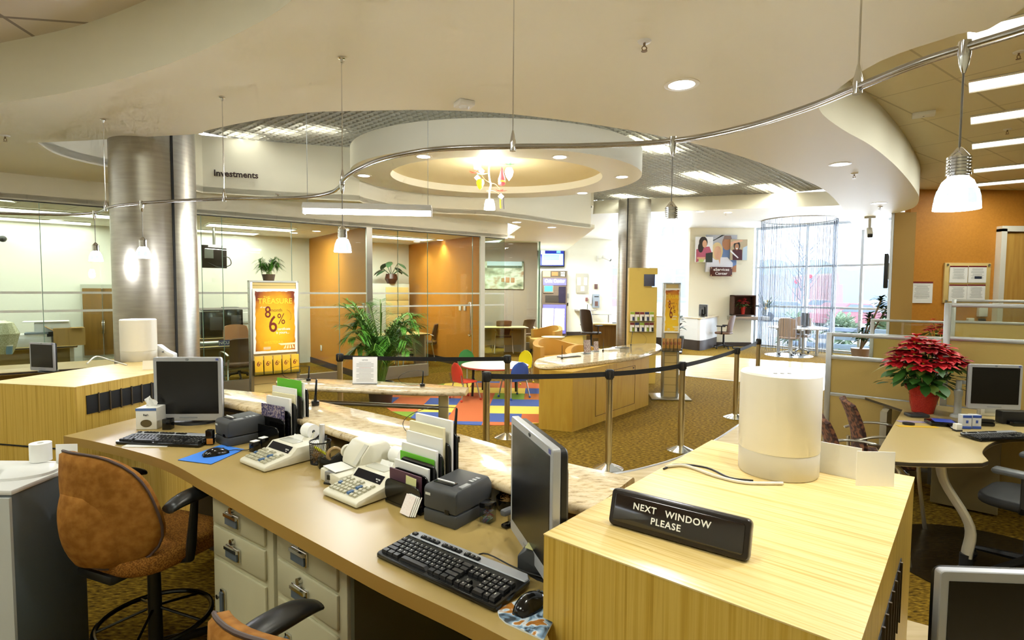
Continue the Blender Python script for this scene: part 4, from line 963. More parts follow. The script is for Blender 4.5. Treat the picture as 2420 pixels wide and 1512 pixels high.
tR2, cR, rR = whitecyl('white cylinder with a pale grey base on the near bamboo box behind the black sign', (1747, 1112), (1927, 1112), None)
tL2, cL, rL = whitecyl('white cylinder on the left bamboo box in front of the metal column', (289, 851), (369, 851), None)
def cable(name, label, pts, r, m, z=ZB):
    P = [Vector((p[0], p[1], p[2])) for p in pts]; o = B().tube(smooth(P, 5), r, m, 8).build(name); prop(o, label, 'cable')
wc = mat('cable_white', 0xdedacb, 0.5)
def zz(px, py, dz): p = az(px, py, ZB); return (p.x, p.y, ZB + dz)
cable('power_cable', 'thick white cable curving to the near white cylinder', [zz(1572, 1106, 0.0055), zz(1620, 1104, 0.0055), zz(1690, 1128, 0.0055), zz(1760, 1144, 0.0055), zz(1850, 1146, 0.0055)], 0.005, wc)
cable('power_cable', 'thin black cable beside the white one on the near bamboo box', [zz(1568, 1110, 0.0032), zz(1600, 1099, 0.0032), zz(1670, 1107, 0.0032), zz(1725, 1131, 0.0032), zz(1780, 1138, 0.0032)], 0.003, black_p)
cable('power_cable', 'white cable looping off the left bamboo box beside the far cylinder', [zz(300, 864, 0.0055), zz(262, 853, 0.006), zz(228, 851, 0.03), zz(206, 862, 0.01)], 0.005, wc)
# folded cards on the near box
def card(label, pl, pr, h, tilt=0.0, m=paper, name='card', th=0.002, z=ZB, lift=0.0, cat='card'):
    a, c = az(*pl, z), az(*pr, z); d = c - a
    o = B().box((0, 0, h / 2), (d.length, th, h), m).build(name, None, None, ((a.x + c.x) / 2, (a.y + c.y) / 2, z + lift), rot=(tilt, 0, math.atan2(d.y, d.x))); prop(o, label, cat); return o
frost = mat('frosted_sheet', 0xe4e2da, 0.4)
card('wide frosted white panel standing behind the near white cylinder', (1921, 1112), (2034, 1135), 0.1, 0, frost, 'frosted_panel', 0.003, cat='panel')
card('white blank card standing at the right back of the near bamboo box', (2022, 1147), (2112, 1150), 0.105, 0.0, mat('card_white', 0xfaf8f0, 0.7), 'blank_card', 0.002)
o = card('small white note on the frosted panel behind the near cylinder', (1978, 1122), (2020, 1131), 0.05, 0.0, paper, 'note', 0.001); o.location.z += 0.022; o.location.x -= 0.002; o.location.y -= 0.003
# on the left box
p = az(352, 873, ZB); o = B().box((0, 0, 0.032), (0.075, 0.003, 0.062), mat('tag_white', 0xf3eddc, 0.6), rx=-0.2).build('blank_tag', None, None, (p.x, p.y, ZB), 0.35); prop(o, 'small white tilted tag in front of the left white cylinder', 'tag')
p = az(392, 846, ZB); t = thing('tissue_box', 'white tissue pack leaning behind the left white cylinder', 'tissue box', (p.x - 0.02, p.y, ZB), 0.2)
B().xprism([(-0.075, 0), (0.09, 0), (0.09, 0.035), (0.04, 0.06), (-0.02, 0.11), (-0.075, 0.11)], -0.04, 0.04, mat('pack_white', 0xdfe2e6, 0.5), 0.006).build('pack', None, t)
b = B(); b.lathe([(0.0001, 0), (0.016, 0)], (0, 0, 0), mat('pack_print', 0x6a6f78, 0.5), 14, 1, 0.4); b.build('opening', None, t, (0.02, -0.0405, 0.055), rot=(PI / 2, 0, 0.6))
# ---------------------------------------------------------------- pens on coiled stands
def penstand(label, px, py, z, h=0.165, loop=(0, 0), s=1.0, cord=True, tilt=0.06):
    p = az(px, py, z); t = thing('pen_stand', label, 'pen', (p.x, p.y, z), group=None)
    B().box((0, 0, 0.014 * s), (0.042 * s, 0.032 * s, 0.028 * s), blackg, rz=0.5, bev=0.004 * s).build('base', None, t)
    B().tube([(0, 0, 0.026 * s), (0.002, 0, 0.05 * s), (tilt * h, 0.0, h * 0.96), (tilt * h, 0, h)], [0.011 * s, 0.0075 * s, 0.0055 * s, 0.002], blackg, 10).build('pen', None, t)
    if cord:
        lx, ly = loop; P = [(0, 0, 0.02 * s), (lx * 0.5, ly * 0.5, 0.006), (lx * 0.95, ly * 0.95, 0.02), (lx * 1.1, ly * 1.1, h * 0.45), (lx * 0.85, ly * 0.85, h * 0.78), (lx * 0.4, ly * 0.4, h * 0.98), (tilt * h, 0, h)]
        B().tube(smooth(P, 6), 0.0016, black_p, 5).build('cord', None, t)
penstand('black counter pen with a looping cord on the granite ledge, left one', 745, 958, ZGR, 0.155, (-0.17, 0.02))
penstand('black counter pen on the granite ledge behind the right paper sorter', 1074, 1045, ZGR, 0.155, (-0.22, 0.06))
# ---------------------------------------------------------------- teller stools
sued = noisemat('tan_suede', [(0.35, 0x8c5a1e), (0.65, 0xa87230)], nscale=3, rough=0.85, bump=0.02, spec=0.2)
sued2 = noisemat('tan_suede_pattern', [(0.42, 0x74481a), (0.5, 0x8c5a20), (0.58, 0xa06c2c)], nscale=18, rough=0.85, detail=1, spec=0.2)
rubber = mat('armrest_rubber', 0x1b1c1c, 0.35)
def teller_chair(label, x, y, rz, zs=0.62):
    """stool facing +y"""
    t = thing('teller_stool', label, 'chair', (x, y, 0), rz, 'brown teller stools')
    # seat
    b = B(); b.prism(rrect(0.5, 0.48, 0.15, 6), zs - 0.07, zs + 0.012, sued2, 0.03, 4); b.build('seat', None, t, ang=1.2)
    # backrest: rounded shield-shaped pad that wraps forward at the sides
    def pad(ax, az_, zc, y0, bulge, wrap, th, n=40, m=7):
        P = []; rim = []
        for i in range(n + 1):
            q = 2 * PI * i / n; cx, sn = math.cos(q), math.sin(q); rr_ = (abs(cx) ** 3 + abs(sn) ** 3) ** (-1 / 3); ux, uz = cx * rr_, sn * rr_
            def pt(t_, off):
                x = ax * (1 - 0.12 * uz * t_) * ux * t_; z = zc + az_ * uz * t_; return Vector((x, y0 - bulge * (1 - t_ * t_) + wrap * (x / ax) ** 2 - 0.12 * (z - zc) + off, z))
            row = [pt(j / m, 0) for j in range(m + 1)] + [pt(1.035, -th * 0.5)] + [pt(j / m, -th * (0.85 + 0.15 * (1 - (j / m) ** 2))) for j in range(m, -1, -1)]
            P.append(row); rim.append(pt(1.045, -th * 0.62))
        return P, rim
    P, rim = pad(0.235, 0.235, zs + 0.21, -0.245, 0.02, 0.12, 0.06)
    back = B().grid(P, sued).build('backrest', None, t, ang=1.4)
    B().tube(rim[:-1], 0.0055, mat('zip_band', 0x4d3a34, 0.6), 6, closed=True).build('piping', None, back)
    Q, _r = pad(0.165, 0.15, zs + 0.14, -0.292, 0.03, 0.09, 0.03)
    B().grid(Q, sued).build('back_cushion', None, back, ang=1.4)
    B().box((0, -0.15, zs - 0.075), (0.22, 0.2, 0.04), black_p, bev=0.01).build('seat_plate', None, t)
    for sx in (-1, 1):
        a = B().tube([(sx * 0.2, -0.03, zs - 0.07), (sx * 0.275, -0.03, zs - 0.05), (sx * 0.285, -0.03, zs + 0.02), (sx * 0.285, -0.01, zs + 0.20)], [0.018, 0.02, 0.024, 0.018], black_p, 10, flat=0.6).build('arm_post', None, t)
        R = []
        for i in range(13):
            s_ = i / 12; yy = -0.13 + 0.27 * s_; w2 = 0.052 * math.sin(PI * (0.1 + 0.8 * s_)) ** 0.35; h2 = 0.026 * math.sin(PI * (0.08 + 0.84 * s_)) ** 0.4
            R.append([(sx * 0.285 - sx * 0.02 * s_ + w2 * math.cos(q), yy, zs + 0.225 - 0.02 * abs(2 * s_ - 1) ** 3 + h2 * math.sin(q)) for q in [2 * PI * k / 14 for k in range(15)]])
        b = B().grid(R, rubber); b.quad(R[0][:-1], rubber); b.quad(R[-1][:-1], rubber); b.build('armrest', None, t, ang=1.2)
    B().tube([(0, 0, 0.1), (0, 0, zs - 0.06)], [0.03, 0.025], black_p, 14).build('gas_column', None, t)
    b = B(); b.tube([(0.225 * math.cos(a), 0.225 * math.sin(a), 0.25) for a in [2 * PI * i / 40 for i in range(40)]], 0.011, blackg, 8, closed=True)
    for i in range(5):
        a = 2 * PI * i / 5 + 0.3; b.tube([(0.03 * math.cos(a), 0.03 * math.sin(a), 0.3), (0.225 * math.cos(a), 0.225 * math.sin(a), 0.25)], 0.006, blackg, 6)
    b.build('foot_ring', None, t)
    for i in range(5):
        a = 2 * PI * i / 5; d = Vector((math.cos(a), math.sin(a), 0))
        l = B().tube([d * 0.02 + Vector((0, 0, 0.12)), d * 0.29 + Vector((0, 0, 0.075))], [0.026, 0.016], black_p, 8).build('base_leg', None, t)
        B().cyl(d * 0.285 + Vector((-d.y * 0.02, d.x * 0.02, 0.028)), d * 0.285 + Vector((d.y * 0.02, -d.x * 0.02, 0.028)), 0.028, black_p, 12).build('caster', None, l)
teller_chair('whole tan suede swivel stool left of the putty drawers', -1.61, 2.40, math.radians(-22), 0.64)
teller_chair('tan suede stool at the bottom edge, only its back top and right armrest showing', -0.42, 1.36, math.radians(-28), 0.585)
# ---------------------------------------------------------------- grey machine at the left edge
def machine():
    t = thing('coin_machine', 'grey floor machine with a white top at the left picture edge', 'machine', (0, 0, 0)); g = mat('machine_grey', 0x5e666a, 0.5); wt_ = mat('machine_white', 0xe4e4e2, 0.35)
    B().box((-2.24, 2.28, 0.465), (0.56, 0.36, 0.93), g, bev=0.006).build('cabinet', None, t)
    B().box((-2.24, 2.28, 0.94), (0.57, 0.37, 0.02), wt_, bev=0.004).build('top', None, t)
    B().box((-2.235, 2.095, 0.46), (0.55, 0.012, 0.92), mat('machine_front', 0xc9ccc8, 0.4)).build('front_panel', None, t)
    b = B(); b.lathe([(0.0001, 0), (0.15, 0), (0.15, 0.012), (0.12, 0.02), (0.0001, 0.022)], (-2.11, 2.3, 0.95), wt_, 32, 1, 0.75); b.build('tray', None, t)
machine()
p = Vector((-2.1, 2.4, 0.972)); o = B().lathe([(0.012, 0), (0.04, 0), (0.04, 0.08), (0.012, 0.08), (0.012, 0)], (0, 0, 0), paper, 28).build('paper_roll', None, None, p); prop(o, 'white paper roll standing on the grey machine at the left edge', 'paper roll')
o = B().xprism([(-0.04, 0), (0.05, 0), (0.05, 0.045), (0.02, 0.06)], -0.035, 0.035, mat('metal_wedge', 0x8a8578, 0.3, 0.6), 0.004).build('tape_cutter', None, None, (-2.2, 2.22, 0.972), 0.4); prop(o, 'metallic wedge cutter beside the roll on the grey machine', 'cutter')
o = B().box((0, 0, 0.045), (0.09, 0.003, 0.09), paper).build('paper_note', None, None, (-2.0, 2.42, 0.951), 0.1); prop(o, 'white paper standing behind the roll on the grey machine', 'paper')
# computer box and cables under the counter
p = Vector((-1.28, 2.72, 0.0)); t = thing('computer_case', 'dark olive computer case lying under the worktop beside the drawers', 'computer', p, 0.5)
B().box((0, 0.2, 0.34), (0.16, 0.4, 0.36), mat('case_olive', 0x3c3d30, 0.5), bev=0.006).build('case', None, t)
b = B(); b.box((0, -0.003, 0.34), (0.15, 0.008, 0.35), mat('case_front', 0x55543f, 0.5)); b.box((0.03, -0.008, 0.46), (0.008, 0.003, 0.006), mat('led_green', 0x8ad040, 0.4, emit=1.0)); b.build('front', None, t)
B().box((0, 0.2, 0.08), (0.14, 0.36, 0.16), dgrey_p).build('stand', None, t)
for i in range(5):
    x = -1.14 + i * 0.02; y = 2.56 + i * 0.015
    P = [(x, y, 0.9), (x + random.uniform(-.05, .05), y, 0.6), (x + random.uniform(-.08, .08), y - 0.03, 0.35), (x + random.uniform(-.05, .05), y + 0.03, 0.1), (x + 0.03, y, 0.01)]
    o = B().tube(smooth(P, 5), 0.004, mat('cable_grey', 0x77756c, 0.5) if i % 2 else black_p, 6).build('cable'); prop(o, 'cable hanging in the dark under the worktop beside the computer case', 'cable', 'cables under the worktop')
# ================================================================ queue stanchions
brass = mat('stanchion_post', 0xbcae86, 0.3, 1.0); beltm = mat('belt_black', 0x121212, 0.7)
SP = {}
def stanchion(key, px, py, z, label):
    p = az(px, py, z); p = Vector((p.x, p.y, 0)); SP[key] = p; t = thing('stanchion', label, 'stanchion', p, group=None)
    prof = [(0.0001, 0), (0.15, 0)]
    for i in range(6): r = 0.15 - i * 0.019; prof += [(r, 0.006 + i * 0.008), (r - 0.012, 0.012 + i * 0.008)]
    b = B().lathe(prof + [(0.035, 0.055), (0.0001, 0.055)], (0, 0, 0), chrome, 40); b.build('base', None, t, ang=0.3)
    B().cyl((0, 0, 0.05), (0, 0, 0.9), 0.032, brass, 24).build('post', None, t)
    b = B().lathe([(0.033, 0.885), (0.036, 0.89), (0.036, 0.97), (0.033, 0.98), (0.0001, 0.982)], (0, 0, 0), black_p, 24)
    for i in range(4):
        a = PI / 2 * i + 0.3; b.box((0.036 * math.cos(a), 0.036 * math.sin(a), 0.935), (0.014, 0.03, 0.075), black_p, rz=a, bev=0.003)
    b.build('belt_head', None, t); b = B(); b.box((-0.0, -0.0375, 0.935), (0.012, 0.003, 0.06), chrome); b.build('clip', None, t); return t
def belt(k1, k2, sag=0.012):
    a, c = SP[k1], SP[k2]; d = (c - a).normalized(); P = []
    for i in range(13):
        s_ = i / 12; q = a.lerp(c, s_); q = q + d * (0.04 * (1 - 2 * s_)); z = 0.935 - sag * 4 * s_ * (1 - s_); P.append([(q.x, q.y, z - 0.024), (q.x, q.y, z + 0.024)])
    o = B().grid(P, beltm, 0.002).build('belt'); return o
H = {}
H['A'] = stanchion('A', 1437, 1107, 0, 'brass queue post with a chrome foot in front of the island counter, nearest the camera')
H['B'] = stanchion('B', 1608, 1064, 0, 'brass queue post standing on the carpet edge left of the near white cylinder')
H['C'] = stanchion('C', 1737, 987, 0, 'brass queue post half hidden by the near white cylinder')
H['D'] = stanchion('D', 1793, 800, 0.98, 'farthest brass queue post, in front of the bead curtain')
H['E'] = stanchion('E', 1198, 1033, 0, 'brass queue post beside the blue kids chair, its chrome foot on the rug edge')
H['F'] = stanchion('F', 1150, 878, 0.98, 'brass queue post left of the blue kids chair, foot hidden by the granite ledge')
H['G'] = stanchion('G', 803, 835, 0.98, 'leftmost brass queue post behind the white paper notice')
for k1, k2 in (('G', 'E'), ('F', 'A'), ('A', 'B'), ('B', 'C'), ('C', 'D')):
    o = belt(k1, k2); setp(o, H[k1]); o.matrix_parent_inverse = Matrix.Translation(-SP[k1])
# ================================================================ writing ledge with legs
ZL2 = 1.07
lf = smooth([az(x, y, ZL2) for x, y in ((652, 902), (668, 911), (760, 915), (900, 921), (1030, 925), (1100, 924))], 5); lb_ = smooth([az(x, y, ZL2) for x, y in ((656, 896), (690, 893), (780, 895), (900, 900), (1030, 907), (1108, 914))], 5)
tl = thing('writing_ledge', 'slim granite writing ledge on metal legs beyond the teller counter', 'writing ledge', (0, 0, 0))
for o in [ledge(lf, lb_, ZL2, 0.035, 'granite_top', None, None)]: setp(o, tl)
ma = (lf[4] + lb_[4]) / 2; mb = (lf[-5] + lb_[-5]) / 2
lg = mat('ledge_leg', 0xb7a878, 0.35, 0.8)
for q in (ma, mb): B().box((q.x, q.y, (ZL2 - 0.035) / 2), (0.07, 0.05, ZL2 - 0.037), lg, bev=0.01, rz=0.1).build('leg', None, tl)
b = B(); d = mb - ma; b.tube([Vector((ma.x, ma.y, ZL2 - 0.14)), Vector((mb.x, mb.y, ZL2 - 0.14))], 0.016, steel, 10); b.build('stretcher', None, tl)
penstand('black counter pen with cord on the slim writing ledge, left one', 729, 900, ZL2, 0.11, (-0.18, 0.02), 0.75)
penstand('black counter pen with cord on the slim writing ledge, right one', 998, 913, ZL2, 0.11, (-0.16, 0.04), 0.75)
a, c = az(836, 906, ZL2), az(890, 908, ZL2); t = thing('notice_holder', 'white printed notice in a clear upright holder on the slim writing ledge', 'notice', ((a.x + c.x) / 2, (a.y + c.y) / 2, ZL2), 0.05); W = (c - a).length; Hh = 0.19
B().box((0, 0, Hh / 2 + 0.003), (W, 0.004, Hh), paper, rx=-0.06).build('sheet', None, t)
B().box((0, 0.004, 0.003), (W, 0.05, 0.006), glassmat('clear_plastic')).build('foot', None, t)
b = B(); tg = mat('print_grey', 0x9a9a98, 0.7)
for i in range(15):
    w_ = W * (0.7 if i % 4 else 0.5); b.box((0, -0.0028 - 0.00, 0.155 - i * 0.0095), (w_, 0.0008, 0.0028), mat('print_red', 0xb08a88, 0.7) if i == 4 else tg)
o = b.build('print', None, t, loc=(0, -0.0052, 0), rot=(-0.06, 0, 0)); 
text('NOTICE', 0.011, mat('print_dark', 0x4a4a48, 0.7), t, (0.0, 0.0020, 0.17), (PI / 2 - 0.06, 0, 0))
# ================================================================ track lighting over the counter
ZR = 2.43
railm = mat('track_rail', 0xa9a6a4, 0.22, 1.0)
rp_ = smooth([az(x, y, ZR) for x, y in ((2560, 20), (2420, 70), (2280, 113), (2150, 156), (2027, 206), (1900, 257), (1750, 303), (1590, 333), (1400, 344), (1212, 346), (1050, 351), (960, 363), (900, 377), (850, 397), (815, 420), (804, 440), (780, 455), (720, 466), (630, 469), (530, 470), (410, 475), (335, 480), (265, 488), (235, 500), (200, 505), (130, 507), (-80, 502))], 5)
tr = thing('track_rail', 'long curved chrome lighting rail hung on thin rods above the teller counter', 'light rail', (0, 0, 0))
B().tube(rp_, 0.0125, railm, 10).build('rail', None, tr, ang=1.2)
def nearest(px):
    best = None
    for p in rp_:
        d = p[1] * _c - (p[2] - CH) * _s; x = 1210 + CF * p[0] / d
        if best is None or abs(x - px) < best[0]: best = (abs(x - px), p)
    return best[1]
for px in (246, 530, 808, 1212, 2028):
    q = nearest(px); b = B(); b.cyl((q.x, q.y, ZR), (q.x, q.y, ZS - 0.002), 0.003, chrome, 6); b.build('rod', None, tr)
    B().tube([(q.x, q.y, ZR - 0.022), (q.x, q.y, ZR + 0.015), (q.x, q.y, ZR + 0.03), (q.x, q.y, ZR + 0.075)], [0.015, 0.015, 0.013, 0.004], chrome, 12).build('rail_clamp', None, tr)
    B().tube([(q.x, q.y, ZS - 0.03), (q.x, q.y, ZS - 0.01), (q.x, q.y, ZS - 0.008), (q.x, q.y, ZS - 0.001)], [0.006, 0.01, 0.022, 0.022], chrome, 14).build('ceiling_cup', None, tr)
shade_e = mat('pendant_glow', 0xdfe8ff, 0.3, emit=32.0, ecol=0xeef2ff); shade_c = mat('pendant_cyan', 0x9fe4f2, 0.3, emit=1.1, ecol=0x9fe4f2)
def pendant(px, label, zb=1.985):
    q = nearest(px); t = thing('pendant_lamp', label, 'pendant lamp', (q.x, q.y, 0), group=None)
    B().tube([(0, 0, ZR + 0.018), (0, 0, ZR - 0.02), (0, 0, ZR - 0.05), (0, 0, ZR - 0.07)], [0.016, 0.016, 0.011, 0.004], chrome, 12).build('clamp', None, t)
    B().cyl((0, 0, ZR - 0.07), (0, 0, zb + 0.165), 0.0028, mat('pendant_cord', 0x77736c, 0.4, 0.5), 6).build('cord', None, t)
    prof = [(0.0001, zb + 0.175), (0.008, zb + 0.17), (0.026, zb + 0.146)]
    for i in range(6): z = zb + 0.145 - i * 0.009; prof += [(0.029, z), (0.029, z - 0.005), (0.025, z - 0.006), (0.025, z - 0.009)]
    B().lathe(prof + [(0.0001, zb + 0.09)], (0, 0, 0), chrome, 20).build('socket_cap', None, t)
    B().lathe([(0.024, zb + 0.09), (0.036, zb + 0.078), (0.047, zb + 0.05), (0.053, zb + 0.02), (0.055, zb), (0.052, zb), (0.05, zb + 0.02), (0.044, zb + 0.05), (0.034, zb + 0.074), (0.022, zb + 0.086)], (0, 0, 0), shade_e, 28).build('lamp_shade', None, t)
    b = B()
    for a in range(7): b.lathe([(0.0545, zb + 0.012), (0.0525, zb + 0.034), (0.0475, zb + 0.054)], (0, 0, 0), shade_c, 3, a0=a * 0.9, a1=a * 0.9 + 0.45)
    b.build('shade_pattern', None, t)
    light('POINT', 'pendant_light', (q.x, q.y, zb - 0.03), 9, (0.92, 0.94, 1.0), 0.05)
pendant(2281, 'glowing blue-white glass pendant nearest the camera, at the right end of the rail')
pendant(1590, 'glowing glass pendant hanging before the entrance windows, right of the centre')
pendant(806, 'glowing blue-white pendant before the orange office wall')
pendant(338, 'glowing blue-white pendant in front of the wide metal column')
pendant(222, 'leftmost glowing blue-white pendant, left of the wide metal column')
# ---------------------------------------------------------------- hanging fluorescent
a_, c_ = ay(718, 500, 6.3), ay(1020, 494, 6.45); d_ = c_ - a_; L = d_.length
t = thing('strip_light', 'long white fluorescent strip light hanging on two rods under the lobby grid', 'ceiling light', (a_ + c_) / 2, math.atan2(d_.y, d_.x))
B().xprism([(-L / 2, 0.0), (L / 2, 0.0), (L / 2, 0.07), (-L / 2, 0.07)], -0.07, 0.07, white_p, 0.01).build('housing', None, t)
b = B(); n = 24
b.lathe([(0.055, -L / 2), (0.055, L / 2)], (0, 0, 0), tube_w, 18, a0=-PI * 0.5, a1=PI * 0.5); o = b.build('diffuser', None, t, (0, 0, 0), rot=(0, PI / 2, 0))
b = B()
for s in (-1, 1): b.box((s * L / 2, 0, -0.01), (0.012, 0.13, 0.1), white_p, bev=0.004)
b.build('end_cap', None, t)
for s in (-1, 1): B().cyl((s * L * 0.47, 0, 0.07), (s * L * 0.47, 0, ZG + 0.03 - t.location.z), 0.0035, steel, 6).build('rod', None, t)
light('AREA', 'strip_beam', t.location + Vector((0, 0, -0.09)), 45, FLUO, L, (0, 0, t.rotation_euler.z), sy=0.1)
# ---------------------------------------------------------------- coloured glass chandelier
Y0 = 8.3
def cp(px, py): return ay(px, py, Y0)
t = thing('glass_chandelier', 'playful chandelier of coloured glass fruit hanging inside the oval ring', 'chandelier', (0, 0, 0))
stem = [ay(1160, 352, Y0), cp(1158, 385), cp(1155, 402), cp(1157, 425), cp(1160, 437), cp(1157, 450), cp(1156, 472)]
stem[0].z = 3.735
B().tube(smooth(stem, 5), 0.012, mat('stem_white', 0xf0e4d4, 0.4), 8).build('stem', None, t)
gl_w = mat('chand_white', 0xffffff, 0.3, emit=6.0)
def blob(name, px, py, prof, m, sc=1.0):
    c = cp(px, py); B().lathe([(r * sc, z * sc) for r, z in prof], c, m, 16).build(name, None, t)
blob('bell_shade', 1157, 486, [(0.02, 0.10), (0.06, 0.09), (0.075, 0.03), (0.085, -0.06), (0.0001, -0.06)], gl_w)
blob('white_bulb', 1128, 388, [(0.035, 0.09), (0.055, 0.0), (0.05, -0.07), (0.0001, -0.08)], gl_w)
blob('white_bulb', 1203, 410, [(0.0001, 0.09), (0.045, 0.08), (0.066, 0.03), (0.05, -0.04), (0.0001, -0.11)], gl_w)
blob('yellow_drop', 1135, 434, [(0.0001, 0.08), (0.05, 0.06), (0.06, 0.01), (0.035, -0.06), (0.0001, -0.095)], mat('drop_yellow', 0xf0d020, 0.3, emit=1.0))
blob('flame_glass', 1186, 420, [(0.0001, 0.17), (0.018, 0.13), (0.03, 0.06), (0.055, -0.02), (0.05, -0.1), (0.0001, -0.12)], mat('flame_pink', 0xe05058, 0.3, emit=0.7))
blob('flame_core', 1186, 428, [(0.0001, 0.05), (0.04, 0.03), (0.058, -0.005), (0.04, -0.04), (0.0001, -0.05)], mat('flame_yellow', 0xffe830, 0.3, emit=1.5))
for px, py in ((1203, 380), (1128, 420), (1138, 404), (1184, 464)): blob('spark_bulb', px, py, [(0.0001, 0.045), (0.045, 0), (0.0001, -0.045)], gl_w)
for px, py, m in ((1203, 389, 0x3c7a4a), (1138, 412, 0x3c8a7a), (1184, 452, 0xc24a34), (1122, 409, 0xc24a34)):
    c = cp(px, py); b = B()
    for k in range(5):
        q = 2 * PI * k / 5; b.leaf(c, (math.cos(q), math.sin(q), 0.15), (0, 0, 1), 0.1, 0.045, mat('chand_leaf_%x' % m, m, 0.4))
    b.build('leaf_collar', None, t)
for P in (((1158, 380), (1172, 386), (1186, 388), (1200, 389)), ((1158, 432), (1146, 424), (1138, 414)), ((1162, 433), (1172, 436), (1184, 450)), ((1150, 452), (1166, 451), (1184, 462))):
    B().tube(smooth([cp(*q) for q in P], 4), 0.004, mat('wire_brown', 0x8a6a50, 0.4), 5).build('wire', None, t)
B().tube(smooth([cp(1183, 466), cp(1182, 478), cp(1183, 492)], 4), 0.012, mat('drop_yellow'), 6).build('yellow_ribbon', None, t)
B().tube(smooth([cp(1190, 468), cp(1190, 480), cp(1191, 494)], 4), 0.006, mat('ribbon_violet', 0x4a4668, 0.4), 6).build('violet_ribbon', None, t)
light('POINT', 'chandelier_light', cp(1160, 430), 50, (1, 0.95, 0.8), 0.15)
light('SPOT', 'bell_beam', cp(1157, 490) , 40, (1, 1, 0.92), 0.05, (0.5, 0, 0), 1.9, 0.6)
# ---------------------------------------------------------------- sprinklers, detectors, cameras
def sprinkler(px, py, z, label):
    p = az(px, py, z); t = thing('sprinkler', label, 'sprinkler', p)
    B().lathe([(0.0001, 0), (0.04, 0), (0.036, -0.008), (0.015, -0.012), (0.0001, -0.012)], (0, 0, 0), white_p, 20).build('escutcheon', None, t)
    b = B(); m = mat('sprinkler_brass', 0x8a7458, 0.35, 0.7)
    b.cyl((0, 0, -0.01), (0, 0, -0.03), 0.007, m, 8); b.tube(smooth([(-0.004, 0, -0.028), (-0.014, 0, -0.04), (-0.006, 0, -0.056)], 3), 0.003, m, 5); b.tube(smooth([(0.004, 0, -0.028), (0.014, 0, -0.04), (0.006, 0, -0.056)], 3), 0.003, m, 5)
    b.cyl((0, 0, -0.056), (0, 0, -0.059), 0.018, m, 12); b.build('head', None, t)
sprinkler(1523, 97, ZS, 'brass ceiling sprinkler right of the centre, above the nearest downlight')
sprinkler(12, 320, ZS, 'ceiling sprinkler at the far left picture edge')
sprinkler(2019, 410, ZS, 'ceiling sprinkler between the two soffit downlights at the right')
sprinkler(2080, 488, ZS, 'ceiling sprinkler near the cork column')
sprinkler(657, 458, ZS + 0.02, 'ceiling sprinkler right of the Investments lettering, on the low strip')
sprinkler(1715, 503, ZF, 'tiny far sprinkler over the photo wall')
sprinkler(2408, 122, ZT, 'sprinkler in the right tile ceiling between the first two light panels')
sprinkler(2381, 305, ZT, 'sprinkler in the right tile ceiling below the third light panel')
p = az(1097, 240, ZS); t = thing('smoke_detector', 'square white detector box on the soffit above the rail', 'detector', p, 0.5)
B().box((0, 0, -0.02), (0.13, 0.13, 0.04), white_p, bev=0.008).build('box', None, t); B().lathe([(0.0001, -0.06), (0.03, -0.058), (0.042, -0.04)], (0, 0, 0), white_p, 20).build('dome', None, t)
p = az(2183, 266, ZT); t = thing('exit_speaker', 'small white square speaker plate on the right tile ceiling', 'speaker', p, -0.6)
B().box((0, 0, -0.02), (0.2, 0.12, 0.04), white_p, bev=0.006).build('plate', None, t); B().lathe([(0.0001, -0.042), (0.01, -0.041)], (0, 0, 0), dgrey_p, 10).build('led', None, t)
def seccam(loc, label, rz=0.0, s=1.0):
    t = thing('security_camera', label, 'security camera', loc, rz, scale=s); m = mat('cam_white', 0xd2d0c8, 0.4)
    B().box((0, 0, -0.02), (0.2, 0.12, 0.04), m, bev=0.005).build('mount', None, t); B().cyl((0, 0, -0.03), (0, -0.02, -0.26), 0.028, m, 10).build('arm', None, t)
    B().box((0, -0.08, -0.34), (0.11, 0.3, 0.1), m, rx=0.55, bev=0.02).build('body', None, t); B().box((0, -0.22, -0.42), (0.09, 0.06, 0.07), black_p, rx=0.55, bev=0.01).build('lens', None, t)
seccam(az(2056, 512, ZS), 'grey security camera hanging from the soffit tip in front of the windows', -0.5, 0.9)
p = gl(8) + GN * 1.4; q = axy(8, 560, gl(8) + GN * 3.2, GD); t = thing('security_camera', 'small white camera with a dark lens high on the left office wall', 'security camera', q, 0.66)
B().box((0, -0.06, 0.02), (0.13, 0.12, 0.12), white_p, bev=0.02).build('housing', None, t); B().ball((0.0, -0.12, -0.04), 0.055, black_p, 14).build('lens', None, t)
# wall lettering
def wall_text():
    a = Vector((fas[0].x, fas[0].y, 0)); P = axy(506, 410, az(480, 456, ZS), az(850, 476, ZS) - az(480, 456, ZS)); Q = axy(610, 415, az(480, 456, ZS), az(850, 476, ZS) - az(480, 456, ZS)); d = Q - P
    o = text('Investments', 0.2, mat('letter_brown', 0x3a241c, 0.5), None, (P + Q) / 2 - Vector((-d.y, d.x, 0)).normalized() * 0.012, (PI / 2, 0, math.atan2(d.y, d.x)), 'wall_lettering', ext=0.008, bold=0.004)
    o.scale.x = o.scale.y = 1.0; w_ = max(v.co.x for v in o.data.vertices) - min(v.co.x for v in o.data.vertices); k = Vector((d.x, d.y, 0)).length / w_; o.scale = (k, k, 1)
    prop(o, 'dark brown raised letters reading Investments on the curved fascia', 'lettering')
wall_text()
